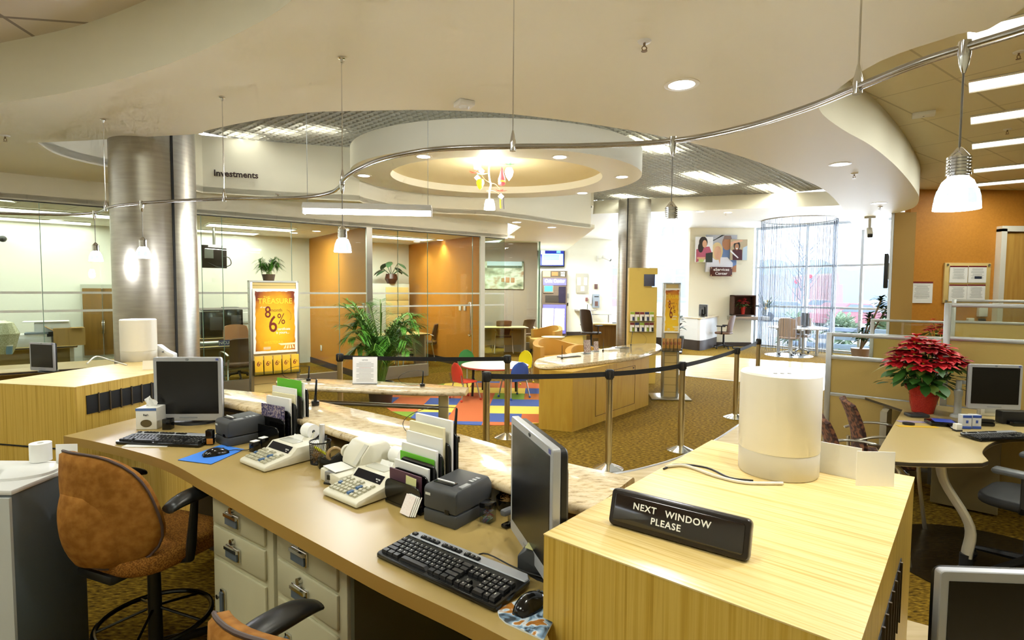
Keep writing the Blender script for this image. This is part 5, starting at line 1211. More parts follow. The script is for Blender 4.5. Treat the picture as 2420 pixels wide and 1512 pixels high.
# ================================================================ slatwall displays
slat = mat('slat_maple', 0xd9bd78, 0.45); slat_d = mat('slat_groove', 0x9a8248, 0.7)
poster_bg = None
def mk_poster():
    m = mat('poster_gold', 0xe0a020, 0.35); nt = m.node_tree; b = nt.nodes['Principled BSDF']
    tc = nt.nodes.new('ShaderNodeTexCoord'); vm = nt.nodes.new('ShaderNodeVectorMath'); vm.operation = 'LENGTH'; mp = nt.nodes.new('ShaderNodeMapping')
    mp.inputs['Location'].default_value = (0, 0, -1.05); mp.inputs['Scale'].default_value = (2.6, 0.0, 1.55); mp.vector_type = 'POINT'
    mp.inputs['Location'].default_value = (0, 0, -1.23 * 1.55)
    nt.links.new(tc.outputs['Object'], mp.inputs['Vector'])
    n = nt.nodes.new('ShaderNodeTexNoise'); n.inputs['Scale'].default_value = 9; n.inputs['Detail'].default_value = 6; nt.links.new(tc.outputs['Object'], n.inputs['Vector'])
    nt.links.new(mp.outputs['Vector'], vm.inputs[0]); ad = nt.nodes.new('ShaderNodeMath'); ad.operation = 'MULTIPLY_ADD'; ad.inputs[1].default_value = 0.25; nt.links.new(n.outputs['Fac'], ad.inputs[0]); nt.links.new(vm.outputs['Value'], ad.inputs[2])
    nt.links.new(ramp(nt, ad.outputs[0], [(0.3, 0xf8cc30), (0.75, 0xe8a41c), (0.92, 0xbc6a1c), (1.0, 0x7a3016)]), b.inputs['Base Color']); return m
pgold = mk_poster(); p_txt = mat('poster_yellow', 0xf2dc3a, 0.5); p_red = mat('poster_red', 0x7c2412, 0.5)
def slatwall(label, plabel, loc, rz, W, H, T, zp0, zp1, base=None):
    t = thing('slatwall_display', label, 'display stand', loc, rz)
    B().box((0, T / 2, H / 2), (W - 0.06, T * 0.8, H - 0.02), slat).build('panel', None, t)
    b = B()
    for s in (-1, 1): b.box((s * (W / 2 - 0.018), T / 2, H / 2), (0.036, T, H), alum, bev=0.003)
    b.box((0, T / 2, H - 0.012), (W, T, 0.024), alum); b.build('frame', None, t)
    b = B(); z = 0.1
    while z < H - 0.04:
        b.box((0, T * 0.1 - 0.0005, z), (W - 0.075, 0.003, 0.006), slat_d); z += 0.12
    b.build('grooves', None, t)
    b = B(); 
    for i in range(int(H / 0.09)): b.box((-W / 2 + 0.0005 - 0.001, T / 2, 0.12 + i * 0.09), (0.003, 0.012, 0.012), slat_d)
    b.build('rivets', None, t)
    if base: B().box((0, T / 2, 0.012), base, steel, bev=0.004).build('base_plate', None, t)
    # poster hung on the panel
    pw = W * 0.9; ph = zp1 - zp0; pz = (zp0 + zp1) / 2
    pt = thing('poster', plabel, 'poster', loc, rz)
    B().box((0, -0.009, pz), (pw, 0.012, ph), mat('poster_white', 0xf4f2ea, 0.5)).build('board', None, pt)
    b = B(); ring = []; N = 18; rnd = random.Random(3)
    w2, h2 = pw * 0.455, ph * 0.465
    for i in range(N): ring.append((-w2 + 2 * w2 * i / N, -h2 + rnd.uniform(0, .006)))
    for i in range(N): ring.append((w2 - rnd.uniform(0, .012), -h2 + 2 * h2 * i / N))
    for i in range(N): ring.append((w2 - 2 * w2 * i / N, h2 - rnd.uniform(0, .012)))
    for i in range(N): ring.append((-w2 + rnd.uniform(0, .012), h2 - 2 * h2 * i / N))
    b.xprism([(x, z + pz) for x, z in ring], -0.0162, -0.0152, pgold); b.build('parchment', None, pt, flat=True)
    b = B(); X = Matrix.Rotation(PI / 2, 4, 'X')
    kx = min(1.0, pw / (ph * 0.62))
    def put(s_, x, z, sz, m, sx=1.0, bold=0.0): addtext(b, s_, sz * ph, m, Matrix.Translation((x * pw, -0.0166, pz + z * ph)) @ X, ext=0.0003, sx=sx * kx, bold=bold)
    put('THE', -0.19, 0.365, 0.055, p_txt); put('TREASURE', 0.0, 0.305, 0.115, p_txt, 0.95, 0.0006)
    put('of our', -0.27, 0.215, 0.04, W_, 0.9); put('8', -0.17, 0.13, 0.25, p_red, 0.75, 0.002); put('month', 0.02, 0.165, 0.075, p_red, 0.9)
    put('6', -0.06, -0.06, 0.36, p_red, 0.75, 0.003); put('%', 0.13, 0.02, 0.24, p_red, 0.75); put('certificate', 0.19, -0.13, 0.055, W_, 0.85, 0.0004); put('is yours...', 0.16, -0.185, 0.058, W_, 0.9, 0.0004)
    put('WESTERRA', -0.05, -0.335, 0.06, p_txt, 0.95)
    for i in range(3): b.box((-0.2 * pw, -0.0166, pz + (-0.405 - i * 0.015) * ph), (0.16 * pw, 0.0004, 0.006 * ph), W_)
    for k in range(9):
        q = k / 8 * 1.9 - 0.6; b.box((pw * (0.24 + 0.12 * math.cos(q)), -0.0166, pz + ph * (0.07 + 0.1 * math.sin(q))), (0.014 * kx, 0.0004, 0.005), p_red)
    b.faces([(pw * 0.05, -0.0167, pz - 0.355 * ph), (pw * 0.45, -0.0167, pz - 0.35 * ph), (pw * 0.45, -0.0167, pz - 0.38 * ph), (pw * 0.12, -0.0167, pz - 0.385 * ph)], [(0, 1, 2, 3)], mat('ray_cream', 0xf4e6b8, 0.5))
    for k in range(4): b.faces([(pw * (0.22 + 0.05 * k), -0.0167, pz - 0.385 * ph), (pw * (0.24 + 0.05 * k), -0.0167, pz - 0.385 * ph), (pw * (0.22 + 0.07 * k), -0.0167, pz - 0.44 * ph), (pw * (0.17 + 0.07 * k), -0.0167, pz - 0.44 * ph)], [(0, 1, 2, 3)], mat('ray_cream'))
    b.build('print', None, pt, flat=True); return t
ORD = ('first', 'second', 'third', 'fourth', 'fifth')
def brochure_row(loc, rz, W, z0, n, h, w_, label, lb, group, fan=0.14, m=None, y0=-0.02):
    R = Matrix.Rotation(rz, 3, 'Z'); L = Vector(loc)
    t = thing('brochure_rack', label, 'brochure rack', L, rz); b = B(); b.box((0, -0.05 + y0, z0 - 0.008), (W * 0.94, 0.07, 0.008), glassmat('clear_plastic')); b.box((0, -0.085 + y0, z0 + 0.02), (W * 0.94, 0.004, 0.05), glassmat('clear_plastic'))
    b.box((0, -0.005 + y0, z0 + 0.09), (W * 0.94, 0.004, 0.2), glassmat('clear_plastic')); b.build('tray', None, t); 
    mm = m or mat('brochure_gold', 0xe8b428, 0.4)
    for i in range(n):
        x = (-0.5 + (i + 0.5) / n) * W * 0.92; p = L + R @ Vector((x, -0.06 + y0, z0 + 0.002))
        o = thing('brochure', ORD[i] + ' from the left: ' + lb, 'brochure', p, rz, group); q = B().box((0, 0.012, h / 2), (w_, 0.02, h), mm, rx=-fan, bev=0.001).build('stack', None, o)
        b = B(); X = Matrix.Translation((0, -0.0, h / 2)) @ Matrix.Rotation(-fan, 4, 'X') @ Matrix.Translation((0, 0.0012 - 0.0005 , 0)) 
        X = Matrix.Translation((0, 0.012, h / 2)) @ Matrix.Rotation(-fan, 4, 'X') @ Matrix.Translation((0, -0.0104, 0.02)) @ Matrix.Rotation(PI / 2, 4, 'X')
        addtext(b, '6', h * 0.36, p_red, X @ Matrix.Translation((-0.008, 0, 0)), ext=0.0002, bold=0.001); addtext(b, '%', h * 0.16, p_red, X @ Matrix.Translation((0.02, 0.01, 0)), ext=0.0002); b.build('print', None, o, flat=True)
SL = Vector((-3.22, 7.35, 0)); LR = 0.66
aP = axy(590, 700, SL, GD); bP = axy(706, 700, SL, GD); SW = (Vector((bP.x, bP.y)) - Vector((aP.x, aP.y))).length; SL = Vector(((aP.x + bP.x) / 2, (aP.y + bP.y) / 2, 0))
sh = axy(640, 663, SL, GD).z
slatwall('tall maple slatwall display in front of the left glass office', 'large gold treasure poster on the left slatwall display', SL, LR, SW, sh, 0.12, axy(640, 834, SL, GD).z, axy(640, 682, SL, GD).z)
brochure_row(SL, LR, SW, axy(640, 882, SL, GD).z, 5, 0.245, 0.1, 'clear rack of five gold brochures on the left slatwall display', 'gold 6% brochure in the rack under the large treasure poster', 'brochures on the left slatwall', 0.06)
# potted plant on the filing cabinet behind is built with the offices
SR = Vector((2.46, 8.9, 0)); rr = -0.12
def ts(px, py): return axy(px, py, SR, Vector((math.cos(rr), math.sin(rr), 0)))
SR = az(1588, 940, 0); W2 = 0.30
W2 = (ts(1604, 800) - ts(1564, 800)).length; SR = (az(1562, 944, 0) + az(1603, 938, 0)) / 2; SR.z = 0
slatwall('narrow slatwall display on a steel base plate right of the island counter', 'narrow brown and gold poster on the right slatwall display', SR, rr, W2, ay(1583, 668, SR.y).z, 0.12, ay(1583, 786, SR.y).z, ay(1583, 681, SR.y).z, (0.62, 0.5, 0.024))
brochure_row(SR, rr, W2 + 0.06, ay(1583, 828, SR.y).z, 5, 0.2, 0.05, 'clear rack of brown brochures on the narrow right slatwall', 'brown and gold brochure in the rack of the narrow right slatwall', 'brochures on the right slatwall', 0.1, mat('brochure_brown', 0xa4742c, 0.4))
# yellow brochure wall
YW = az(1515, 862, 0); yw = Vector((YW.x, 10.2, 0)); y1 = ay(1486, 700, 10.2); y2 = ay(1553, 700, 10.2); zt = ay(1515, 633, 10.2).z
t = thing('brochure_wall', 'tall yellow free-standing wall with a notch, in front of the far metal column', 'display wall', ((y1.x + y2.x) / 2, 10.2, 0)); hw = (y2.x - y1.x) / 2
def lz(py): return ay(1515, py, 10.2).z
B().xprism([(-hw, 0), (hw, 0), (hw, lz(678)), (hw * 0.62, lz(678)), (hw * 0.62, lz(648)), (hw, lz(648)), (hw, zt), (-hw, zt)], 0, 0.12, mat('yellow_panel', 0xd7b95e, 0.5)).build('panel', None, t)
b = B(); b.box((hw * 0.42, -0.012, lz(662)), (0.2, 0.02, 0.22), mat('sign_slate', 0x4a4c60, 0.4), bev=0.002); b.build('sign_plate', None, t)
for r, py in enumerate((758, 783)):
    bt = thing('brochure_rack', 'clear rack on the yellow brochure wall, %s row' % ('upper', 'lower')[r], 'brochure rack', ((y1.x + y2.x) / 2, 10.2, 0)); b = B(); b.box((-0.02, -0.04, lz(py) - 0.18 * 0 - 0.006), (hw * 1.75, 0.07, 0.008), glassmat('clear_plastic')); b.build('tray', None, bt)
    for i in range(5):
        x = (y1.x + y2.x) / 2 - 0.02 + (-0.5 + (i + 0.5) / 5) * hw * 1.7
        o = thing('brochure', ORD[i] + ' from the left: small photo brochure in the %s row of the yellow brochure wall' % ('upper', 'lower')[r], 'brochure', (x, 10.16, lz(py)), 0, 'brochures on the yellow wall, %s row' % ('upper', 'lower')[r])
        B().box((0, 0, 0.085), (0.078, 0.012, 0.17), paper).build('leaflet', None, o)
        b = B(); b.box((0, -0.007, 0.145), (0.078, 0.002, 0.045), mat('bro_%d' % ((i + r * 2) % 4), (0x9ab03a, 0x6a2430, 0x7a2a2a, 0x2c3460)[(i + r * 2) % 4], 0.5)); b.lathe([(0.0001, 0), (0.025, 0)], (0.008, -0.0075, 0.085), mat('bro_skin', 0xa8784c, 0.6), 12); b.box((0.02, -0.007, 0.04), (0.036, 0.002, 0.07), mat('bro2_%d' % ((i + r) % 3), (0x3a4468, 0x8aa034, 0x20242c)[(i + r) % 3], 0.5)); b.build('print', None, o)
# ================================================================ island counter
ZI = 0.80
ot = [az(x, y, ZI) for x, y in ((1262, 856), (1266, 850), (1276, 846), (1316, 839), (1377, 831), (1454, 819), (1499, 812), (1530, 811), (1554, 812), (1563, 818), (1560, 826), (1536, 834), (1501, 842), (1435, 851), (1364, 860), (1303, 865), (1274, 863))]
otp = smooth(ot, 3, True)
ti = thing('island_counter', 'maple island counter with a granite top in the middle of the lobby', 'counter', (0, 0, 0))
b = B(); cc = sum(otp, Vector()) / len(otp); rows = []
for a, k in ((0, 0.985), (0.4, 1.0), (1.0, 1.0), (1.6, 0.985)): rows.append([Vector((cc.x + (p.x - cc.x) * k, cc.y + (p.y - cc.y) * k, ZI - 0.05 + 0.05 * a / 1.6)) for p in otp + [otp[0]]])
b.grid(rows, granite); b.quad(rows[0][:-1], granite); b.quad(rows[-1][:-1], granite); b.build('granite_top', None, ti, ang=0.9)
f0, f1, f2 = az(1273, 1013, 0), az(1352, 1021, 0), az(1532, 957, 0)
bk = Vector((f2.x - f1.x, f2.y - f1.y, 0)).normalized(); bn = Vector((-bk.y, bk.x, 0)); ip = [f0, f1, f2, f2 + bn * 0.55, f0 + bk * 0.6 + bn * 0.42]
B().prism([v2(p) for p in ip], 0.0, ZI - 0.052, noisemat('maple_island', [(0.3, 0xbd9232), (0.55, 0xc8a03e), (0.8, 0xb6882a)], scale=(5, 5, 0.7), nscale=2, rough=0.4)).build('cabinet', None, ti)
g = B(); dk = mat('reveal', 0x3f2e14, 0.6)
def rev(s0, z0, s1, z1):
    P0 = f1 + bk * s0 - bn * 0.001; P1 = f1 + bk * s1 - bn * 0.001; mid_ = (P0 + P1) / 2
    if abs(z1 - z0) < 1e-6: g.box((mid_.x, mid_.y, z0), ((P1 - P0).length, 0.004, 0.005), dk, rz=math.atan2(bk.y, bk.x))
    else: g.box((P0.x, P0.y, (z0 + z1) / 2), (0.005, 0.004, z1 - z0), dk, rz=math.atan2(bk.y, bk.x))
LI = (f2 - f1).length
for s_ in (0.26, 0.78): rev(LI * s_, 0.1, LI * s_, 0.66)
rev(LI * 0.26, 0.66, LI * 0.78, 0.66); rev(LI * 0.26, 0.1, LI * 0.78, 0.1); g.build('door_gaps', None, ti)
for s_ in (0.3, 0.755): q = f1 + bk * LI * s_ - bn * 0.004; B().box((q.x, q.y, 0.63), (0.014, 0.008, 0.022), black_p, rz=math.atan2(bk.y, bk.x)).build('lock', None, ti)
penstand('thin black counter pen at the left end of the island counter', 1328, 848, ZI, 0.19, (0.02, 0.01), 0.6, False, 0.01)
penstand('thin black counter pen behind the brochure stands on the island counter', 1425, 829, ZI, 0.19, (0.02, 0.01), 0.6, False, 0.02)
penstand('thin black counter pen with cord at the far end of the island counter', 1491, 816, ZI, 0.24, (0.25, 0.02), 0.6, True, 0.1)
def stackit(name, label, px, py, d, m, rz, cat, z=ZI):
    p = az(px, py, z); o = B().box((0, 0, d[2] / 2), d, m, bev=0.001).build(name, None, None, p, rz); prop(o, label, cat); return o
def tent(label, px, py, w_, h, m):
    p = az(px, py, ZI); t = thing('brochure_stand', label, 'brochure stand', p, 0.5)
    B().box((0, 0, h / 2), (w_, 0.004, h), glassmat('clear_plastic'), rx=-0.1).build('holder', None, t); B().box((0, 0.02, 0.003), (w_, 0.07, 0.006), glassmat('clear_plastic')).build('foot', None, t)
    b = B().box((0, -0.006, h * 0.42), (w_ * 0.86, 0.006, h * 0.7), m, rx=-0.1); b.build('leaflets', None, t)
lm = noisemat('leaflet_mauve', [(0.4, 0x705060), (0.5, 0xb8a4a4), (0.6, 0xe0d8d4)], nscale=12, rough=0.4)
tent('clear stand of mauve leaflets on the island counter, taller left one', 1387, 836, 0.14, 0.27, lm); tent('clear stand of leaflets on the island counter, smaller right one', 1408, 831, 0.1, 0.21, lm)
for px, py, w_ in ((1345, 843, 0.34), (1445, 826, 0.26), (1470, 822, 0.22)): stackit('slip_tray', 'flat dark slip tray lying on the granite island top, %s' % {1345: 'left one', 1445: 'middle one beside the stands', 1470: 'right one'}[px], px, py, (w_, 0.13, 0.012), mat('tray_dark', 0x55524a, 0.3) if px != 1445 else paper, 0.62, 'tray')
# ================================================================ rug and kids' table
rc = Vector((-0.3, 8.62, 0)); 
def rugmat():
    m = mat('rug_tiles', 0xd8b850, 0.95, spec=0.1); nt = m.node_tree; b = nt.nodes['Principled BSDF']
    vm = nt.nodes.new('ShaderNodeVectorMath'); vm.operation = 'FLOOR'; nt.links.new(_co(m, (2.0, 2.0, 0), (0, 0, 0.05)), vm.inputs[0])
    wn = nt.nodes.new('ShaderNodeTexWhiteNoise'); wn.noise_dimensions = '2D'; nt.links.new(vm.outputs[0], wn.inputs['Vector'])
    r = nt.nodes.new('ShaderNodeValToRGB'); r.color_ramp.interpolation = 'CONSTANT'; e = r.color_ramp.elements
    cs = [(0, 0xe2c860), (0.3, 0xc06a42), (0.55, 0x4a5d9a), (0.75, 0x7c9a3c), (0.9, 0xb06c38)]
    while len(e) < len(cs): e.new(0.5)
    for el, (p, h) in zip(e, cs): el.position = p; el.color = rgb(h) + (1,)
    nt.links.new(wn.outputs['Value'], r.inputs['Fac']); nt.links.new(r.outputs['Color'], b.inputs['Base Color']); return m
o = B().prism([(1.68 * math.cos(2 * PI * i / 64), 1.68 * math.sin(2 * PI * i / 64)) for i in range(64)], 0, 0.006, rugmat()).build('play_rug', None, None, rc); prop(o, 'round rug of yellow, red, blue and green tiles under the kids table', 'rug')
TK = Vector((-0.28, 9.05, 0)); t = thing('kids_table', 'low round white kids table with a red rim on the coloured rug', 'table', TK)
B().lathe([(0.0001, 0.475), (0.55, 0.475), (0.56, 0.487), (0.55, 0.5), (0.0001, 0.5)], (0, 0, 0), mat('table_white', 0xf6f6f2, 0.3), 56).build('tabletop', None, t)
B().lathe([(0.553, 0.472), (0.566, 0.476), (0.568, 0.494), (0.556, 0.498)], (0, 0, 0), mat('rim_red', 0xb04a3a, 0.4), 56).build('rim', None, t)
for i in range(4):
    q = 2 * PI * i / 4 + 0.55; B().cyl((0.42 * math.cos(q), 0.42 * math.sin(q), 0.007), (0.40 * math.cos(q), 0.40 * math.sin(q), 0.475), 0.02, black_p, 10).build('leg', None, t)
def kid_chair(label, px, py, rz, h):
    p = az(px, py, 0); c = mat('kid_%x' % h, h, 0.4); t = thing('kids_chair', label, 'chair', p, rz)
    P = []
    for i in range(11):
        u = -1 + 2 * i / 10; P.append([(0.17 * u * (1.0 if v < 0.45 else math.sqrt(max(0.0, 1 - ((v - 0.45) / 0.57) ** 2))), -0.16 - 0.03 * v + 0.02 * u * u, 0.3 + 0.3 * v) for v in [j / 8 for j in range(9)]])
    B().grid(P, c, 0.012).build('backrest', None, t, ang=1.0)
    b = B(); b.prism(rrect(0.33, 0.32, 0.08), 0.29, 0.305, c, 0.005, 2); b.build('seat', None, t)
    b = B()
    for sx in (-1, 1):
        for sy in (-1, 1):
            l = B().tube([(sx * 0.15, sy * 0.12, 0.29), (sx * 0.185, sy * 0.17, 0.025)], 0.011, steel, 8).build('leg', None, t); B().ball((sx * 0.187, sy * 0.172, 0.026), 0.02, c, 10).build('foot', None, l)
        B().tube([(sx * 0.17, -0.15, 0.28), (sx * 0.175, -0.175, 0.42)], 0.01, steel, 8).build('back_post', None, t)
kid_chair('red kids chair at the left of the low white table', 1099, 944, -0.95, 0xd0402c)
kid_chair('blue kids chair at the near right of the low white table, behind the queue post', 1215, 940, 0.62, 0x3a5cb4)
kid_chair('yellow kids chair at the far right of the low white table', 1228, 905, 2.35, 0xf0e020)
kid_chair('green kids chair at the far left of the low white table', 1112, 903, -2.5, 0x3c8a4a)
# ================================================================ palm
lf1 = noisemat('palm_leaf', [(0.35, 0x2c5e18), (0.65, 0x5c9a30)], nscale=5, rough=0.45)
def palm(label, loc, H, n, seed, spread, pot_r, pot_h, potm, leafm=lf1, s=1.0):
    r = random.Random(seed); t = thing('potted_palm', label, 'plant', loc)
    B().lathe([(0.0001, 0), (pot_r * 0.8, 0), (pot_r, pot_h), (pot_r * 0.9, pot_h), (pot_r * 0.85, pot_h * 0.8), (0.0001, pot_h * 0.8)], (0, 0, 0), potm, 24).build('pot', None, t)
    fb = B(); sb = B(); sm = mat('palm_stem', 0x6a8a34, 0.6)
    for i in range(n):
        a = r.uniform(0, 2 * PI); h = H * r.uniform(0.5, 0.85) ; b0 = Vector((r.uniform(-.05, .05), r.uniform(-.05, .05), pot_h * 0.8)); top = Vector((math.cos(a) * spread * 0.25, math.sin(a) * spread * 0.25, h * 0.75)); R_ = spread * r.uniform(0.6, 1.0)
        tip = Vector((math.cos(a) * R_, math.sin(a) * R_, h * r.uniform(0.75, 1.15))); P = smooth([b0, b0.lerp(top, 0.5), top, top.lerp(tip, 0.6) + Vector((0, 0, 0.10 * s)), tip], 5)
        sb.tube(P, 0.006 * s, sm, 4); k0 = int(len(P) * 0.38)
        for j in range(k0, len(P) - 1):
            d = (P[j + 1] - P[j]).normalized(); sd = d.cross(Vector((0, 0, 1))).normalized()
            for q in range(2):
                pp = P[j].lerp(P[j + 1], q / 2)
                for sg in (-1, 1): fb.leaf(pp, (sd * sg * 0.9 + d * 0.75 + Vector((0, 0, r.uniform(-.1, .25)))), (0, 0, 1), r.uniform(0.2, 0.3) * s, 0.015 * s, leafm, 0.3, 2)
    sb.build('stems', None, t); fb.build('fronds', None, t, flat=True, recalc=False); return t
PP = az(900, 955, 0); palm('large green palm in a dark pot standing before the glass office wall', PP, 1.8, 60, 5, 0.66, 0.2, 0.34, mat('pot_dark', 0x2e2218, 0.5))
# ================================================================ lounge armchairs
def tub(label, loc, rz, s=1.0, m=None):
    m = m or mat('armchair_tan', 0xc8963c, 0.7); t = thing('armchair', label, 'armchair', loc, rz, scale=s)
    P = []
    for i in range(25):
        a = PI * 0.98 * (i / 24) - PI * 0.99 + PI; a = PI + (i / 24) * PI * 1.0
        a = -0.15 + (PI + 0.3) * (i / 24); x = 0.40 * math.cos(a); y = -0.36 * math.sin(a); hgt = 0.64 + 0.12 * max(0, math.sin(a)) ** 2; row = []
        for k, z in enumerate((0.06, 0.3, 0.5, hgt - 0.03, hgt)):
            q = 1 + 0.05 * z; row.append((x * q, y * q, z))
        P.append(row)
    B().grid(P, m, 0.11).build('shell', None, t, ang=1.2)
    b = B(); b.prism(rrect(0.56, 0.6, 0.1, 4, 0, 0.05), 0.12, 0.42, mat('cushion_tan', 0xd6ac58, 0.8), 0.04, 3); b.build('seat_cushion', None, t)
    b = B()
    for q in ((-.25, -.2), (.25, -.2), (-.25, .28), (.25, .28)): B().cyl((q[0], q[1], 0), (q[0] * 0.95, q[1] * 0.95, 0.12), 0.02, dgrey_p, 8).build('leg', None, t)
def by(px, y): return Vector(((px - 1210) / CF * y, y, 0))
tub('tan tub armchair behind the left end of the island counter', by(1320, 10.9), -2.5, 1.0)
tub('tan tub armchair right behind the island brochure stands', by(1400, 9.9), -2.6, 0.95)
tub('tan armchair farther back by the coin machine', by(1287, 15.0), 2.2, 1.0)
tub('brown armchair against the mauve wall, left one', by(1180, 16.4), 3.0, 0.85, mat('armchair_brown', 0x9a7440, 0.7))
tub('brown armchair against the mauve wall, right one', by(1245, 16.4), 3.1, 0.85, mat('armchair_brown'))
p = by(1308, 14.2); t = thing('side_table', 'small round tan side table beside the far armchair', 'table', p); B().lathe([(0.0001, 0.5), (0.3, 0.5), (0.31, 0.53), (0.0001, 0.54)], (0, 0, 0), mat('side_tan', 0xd8b468, 0.5), 28).build('top', None, t); B().cyl((0, 0, 0.02), (0, 0, 0.5), 0.03, steel, 12).build('post', None, t); B().lathe([(0.0001, 0), (0.22, 0), (0.2, 0.02), (0.0001, 0.025)], (0, 0, 0), steel, 24).build('base', None, t)
# ================================================================ glass offices
def og(px, t, z=0.0):
    p = axy(px, 700, GP + GN * t, GD); return Vector((p.x, p.y, z))
AG = math.atan2(GD.y, GD.x)
oak = noisemat('cabinet_oak', [(0.3, 0x7e5c24), (0.7, 0x946c2c)], scale=(8, 8, 0.7), nscale=2, rough=0.4)
deskm = mat('desk_top_maple', 0xd2b878, 0.4); meshb = noisemat('brown_mesh', [(0.44, 0x4a3428), (0.5, 0x6a4a38), (0.56, 0x85604a)], nscale=60, detail=1, rough=0.8)
def lx(v, base, z): return Vector((base.x + GD.x * v[0] + GN.x * v[1], base.y + GD.y * v[0] + GN.y * v[1], z))
# tall oak cabinet at the far left
p = og(190, 2.75); q = og(290, 2.75); W = (q - p).length; t = thing('office_cabinet', 'tall oak cabinet with chrome handles in the left glass office', 'cabinet', p, AG); Hc = axy(240, 672, p, GD).z
B().box((W / 2, 0.25, Hc / 2), (W, 0.5, Hc), mat('cabinet_frame', 0xcfd2c4, 0.5)).build('body', None, t)
for i in range(2):
    x = W * (0.27 + 0.47 * i); d = B().box((x, -0.012, Hc * 0.62), (W * 0.45, 0.024, Hc * 0.68), oak, bev=0.004).build('door', None, t)
    hx = x + (0.16 if i == 0 else -0.16) * 1; B().tube(smooth([(hx, -0.03, Hc * 0.5), (hx, -0.06, Hc * 0.53), (hx, -0.06, Hc * 0.6), (hx, -0.03, Hc * 0.63)], 3), 0.008, chrome, 8).build('handle', None, d)
    for k in range(2):
        d = B().box((x, -0.012, 0.12 + 0.2 * k), (W * 0.45, 0.024, 0.185), oak, bev=0.004).build('drawer', None, t); B().tube([(x - 0.07, -0.04, 0.13 + 0.2 * k), (x + 0.07, -0.04, 0.13 + 0.2 * k)], 0.007, chrome, 6).build('handle', None, d)
def desk(label, p, W, D, rz, h=0.74, m=deskm):
    t = thing('office_desk', label, 'desk', p, rz); B().prism(rrect(W, D, 0.04), h - 0.035, h, m, 0.006, 2, side=mat('desk_edge', 0x3a3026, 0.5)).build('desktop', None, t)
    for sx in (-1, 1):
        B().box((sx * (W / 2 - 0.08), 0, (h - 0.035) / 2), (0.05, D * 0.7, h - 0.037), mat('desk_leg', 0xc2beb0, 0.4, 0.3)).build('leg', None, t)
    B().box((0, D * 0.35, h * 0.6), (W - 0.2, 0.02, h * 0.6), mat('desk_modesty', 0xb09a64, 0.5)).build('modesty_panel', None, t); return t
def prn(name, label, p, d, m, rz, cat='printer', parts=()):
    t = thing(name, label, cat, p, rz); B().box((0, 0, d[2] / 2), d, m, bev=0.012).build('body', None, t)
    for nm, c, dd, mm in parts: B().box(c, dd, mm, bev=0.003).build(nm, None, t)
    return t
lite = mat('lite_grey', 0xc4c6c2, 0.4)
c = (og(188, 2.45) - GD * 1.3); desk('long maple side desk against the white wall in the left glass office', c, 2.5, 0.6, AG)
prn('flatbed_scanner', 'pale grey flat scanner on the side desk in the left office', og(62, 2.4, 0.74), (0.62, 0.4, 0.16), lite, AG, 'scanner', (('lid', (0.0, 0, 0.185), (0.5, 0.36, 0.05), white_p), ('panel', (0.12, -0.1, 0.225), (0.3, 0.2, 0.03), mat('scan_blue', 0x7d8a96, 0.4))))
prn('office_printer', 'grey-white printer with a paper on top, left glass office', og(122, 2.5, 0.74), (0.46, 0.42, 0.4), lite, AG, 'printer', (('paper', (-0.08, -0.05, 0.408), (0.6, 0.35, 0.015), paper), ('slot', (0.0, -0.215, 0.2), (0.3, 0.02, 0.08), dgrey_p)))
for i, px in enumerate((143, 176)):
    t = thing('cardboard_box', ('open cardboard box beside the office printer', 'closed cardboard box next to the oak cabinet')[i], 'box', og(px, 2.3, 0.74), AG + 0.15 * i); cb = mat('cardboard', 0xa8874e, 0.8)
    B().box((0, 0, 0.15), (0.22, 0.26, 0.3), cb).build('carton', None, t); B().box((-0.16 if i == 0 else 0.0, -0.06, 0.30), (0.14, 0.2, 0.005), cb, ry=0.6 * (1 - i)).build('flap', None, t)
p = og(70, -0.75); desk('front maple desk before the left glass office, behind the left bamboo box', p, 2.2, 0.8, AG)
q = ay(100, 880, 6.35); monitor('silver monitor on the front desk left of the far white cylinder', (q.x, q.y, 0.74), -0.22, 0.0, 0.36, 0.33, 0.02)
p = og(16, 1.15, 0.74); t = thing('paper_cup', 'white and blue paper cup on the office desk at the left edge', 'cup', p); B().lathe([(0.0001, 0), (0.035, 0), (0.043, 0.12)], (0, 0, 0), mat('cup_blue', 0x7aa0b8, 0.5), 18).build('cup', None, t); B().lathe([(0.045, 0.12), (0.045, 0.135), (0.0001, 0.14)], (0, 0, 0), white_p, 18).build('lid', None, t)
p = og(4, 1.25, 0.74); t = thing('wrapped_plant', 'plant wrapped in pale cellophane on the office desk at the left edge', 'plant', p)
B().lathe([(0.0001, 0), (0.1, 0), (0.14, 0.1), (0.19, 0.3), (0.12, 0.46), (0.02, 0.5)], (0, 0, 0), noisemat('cellophane', [(0.4, 0xb4b48c), (0.6, 0xd8d8b8)], nscale=8, rough=0.2), 14).build('wrapping', None, t, flat=True); B().ball((-0.02, -0.15, 0.16), 0.06, mat('wrap_red', 0x8a2c20, 0.6), 8).build('flower', None, t)
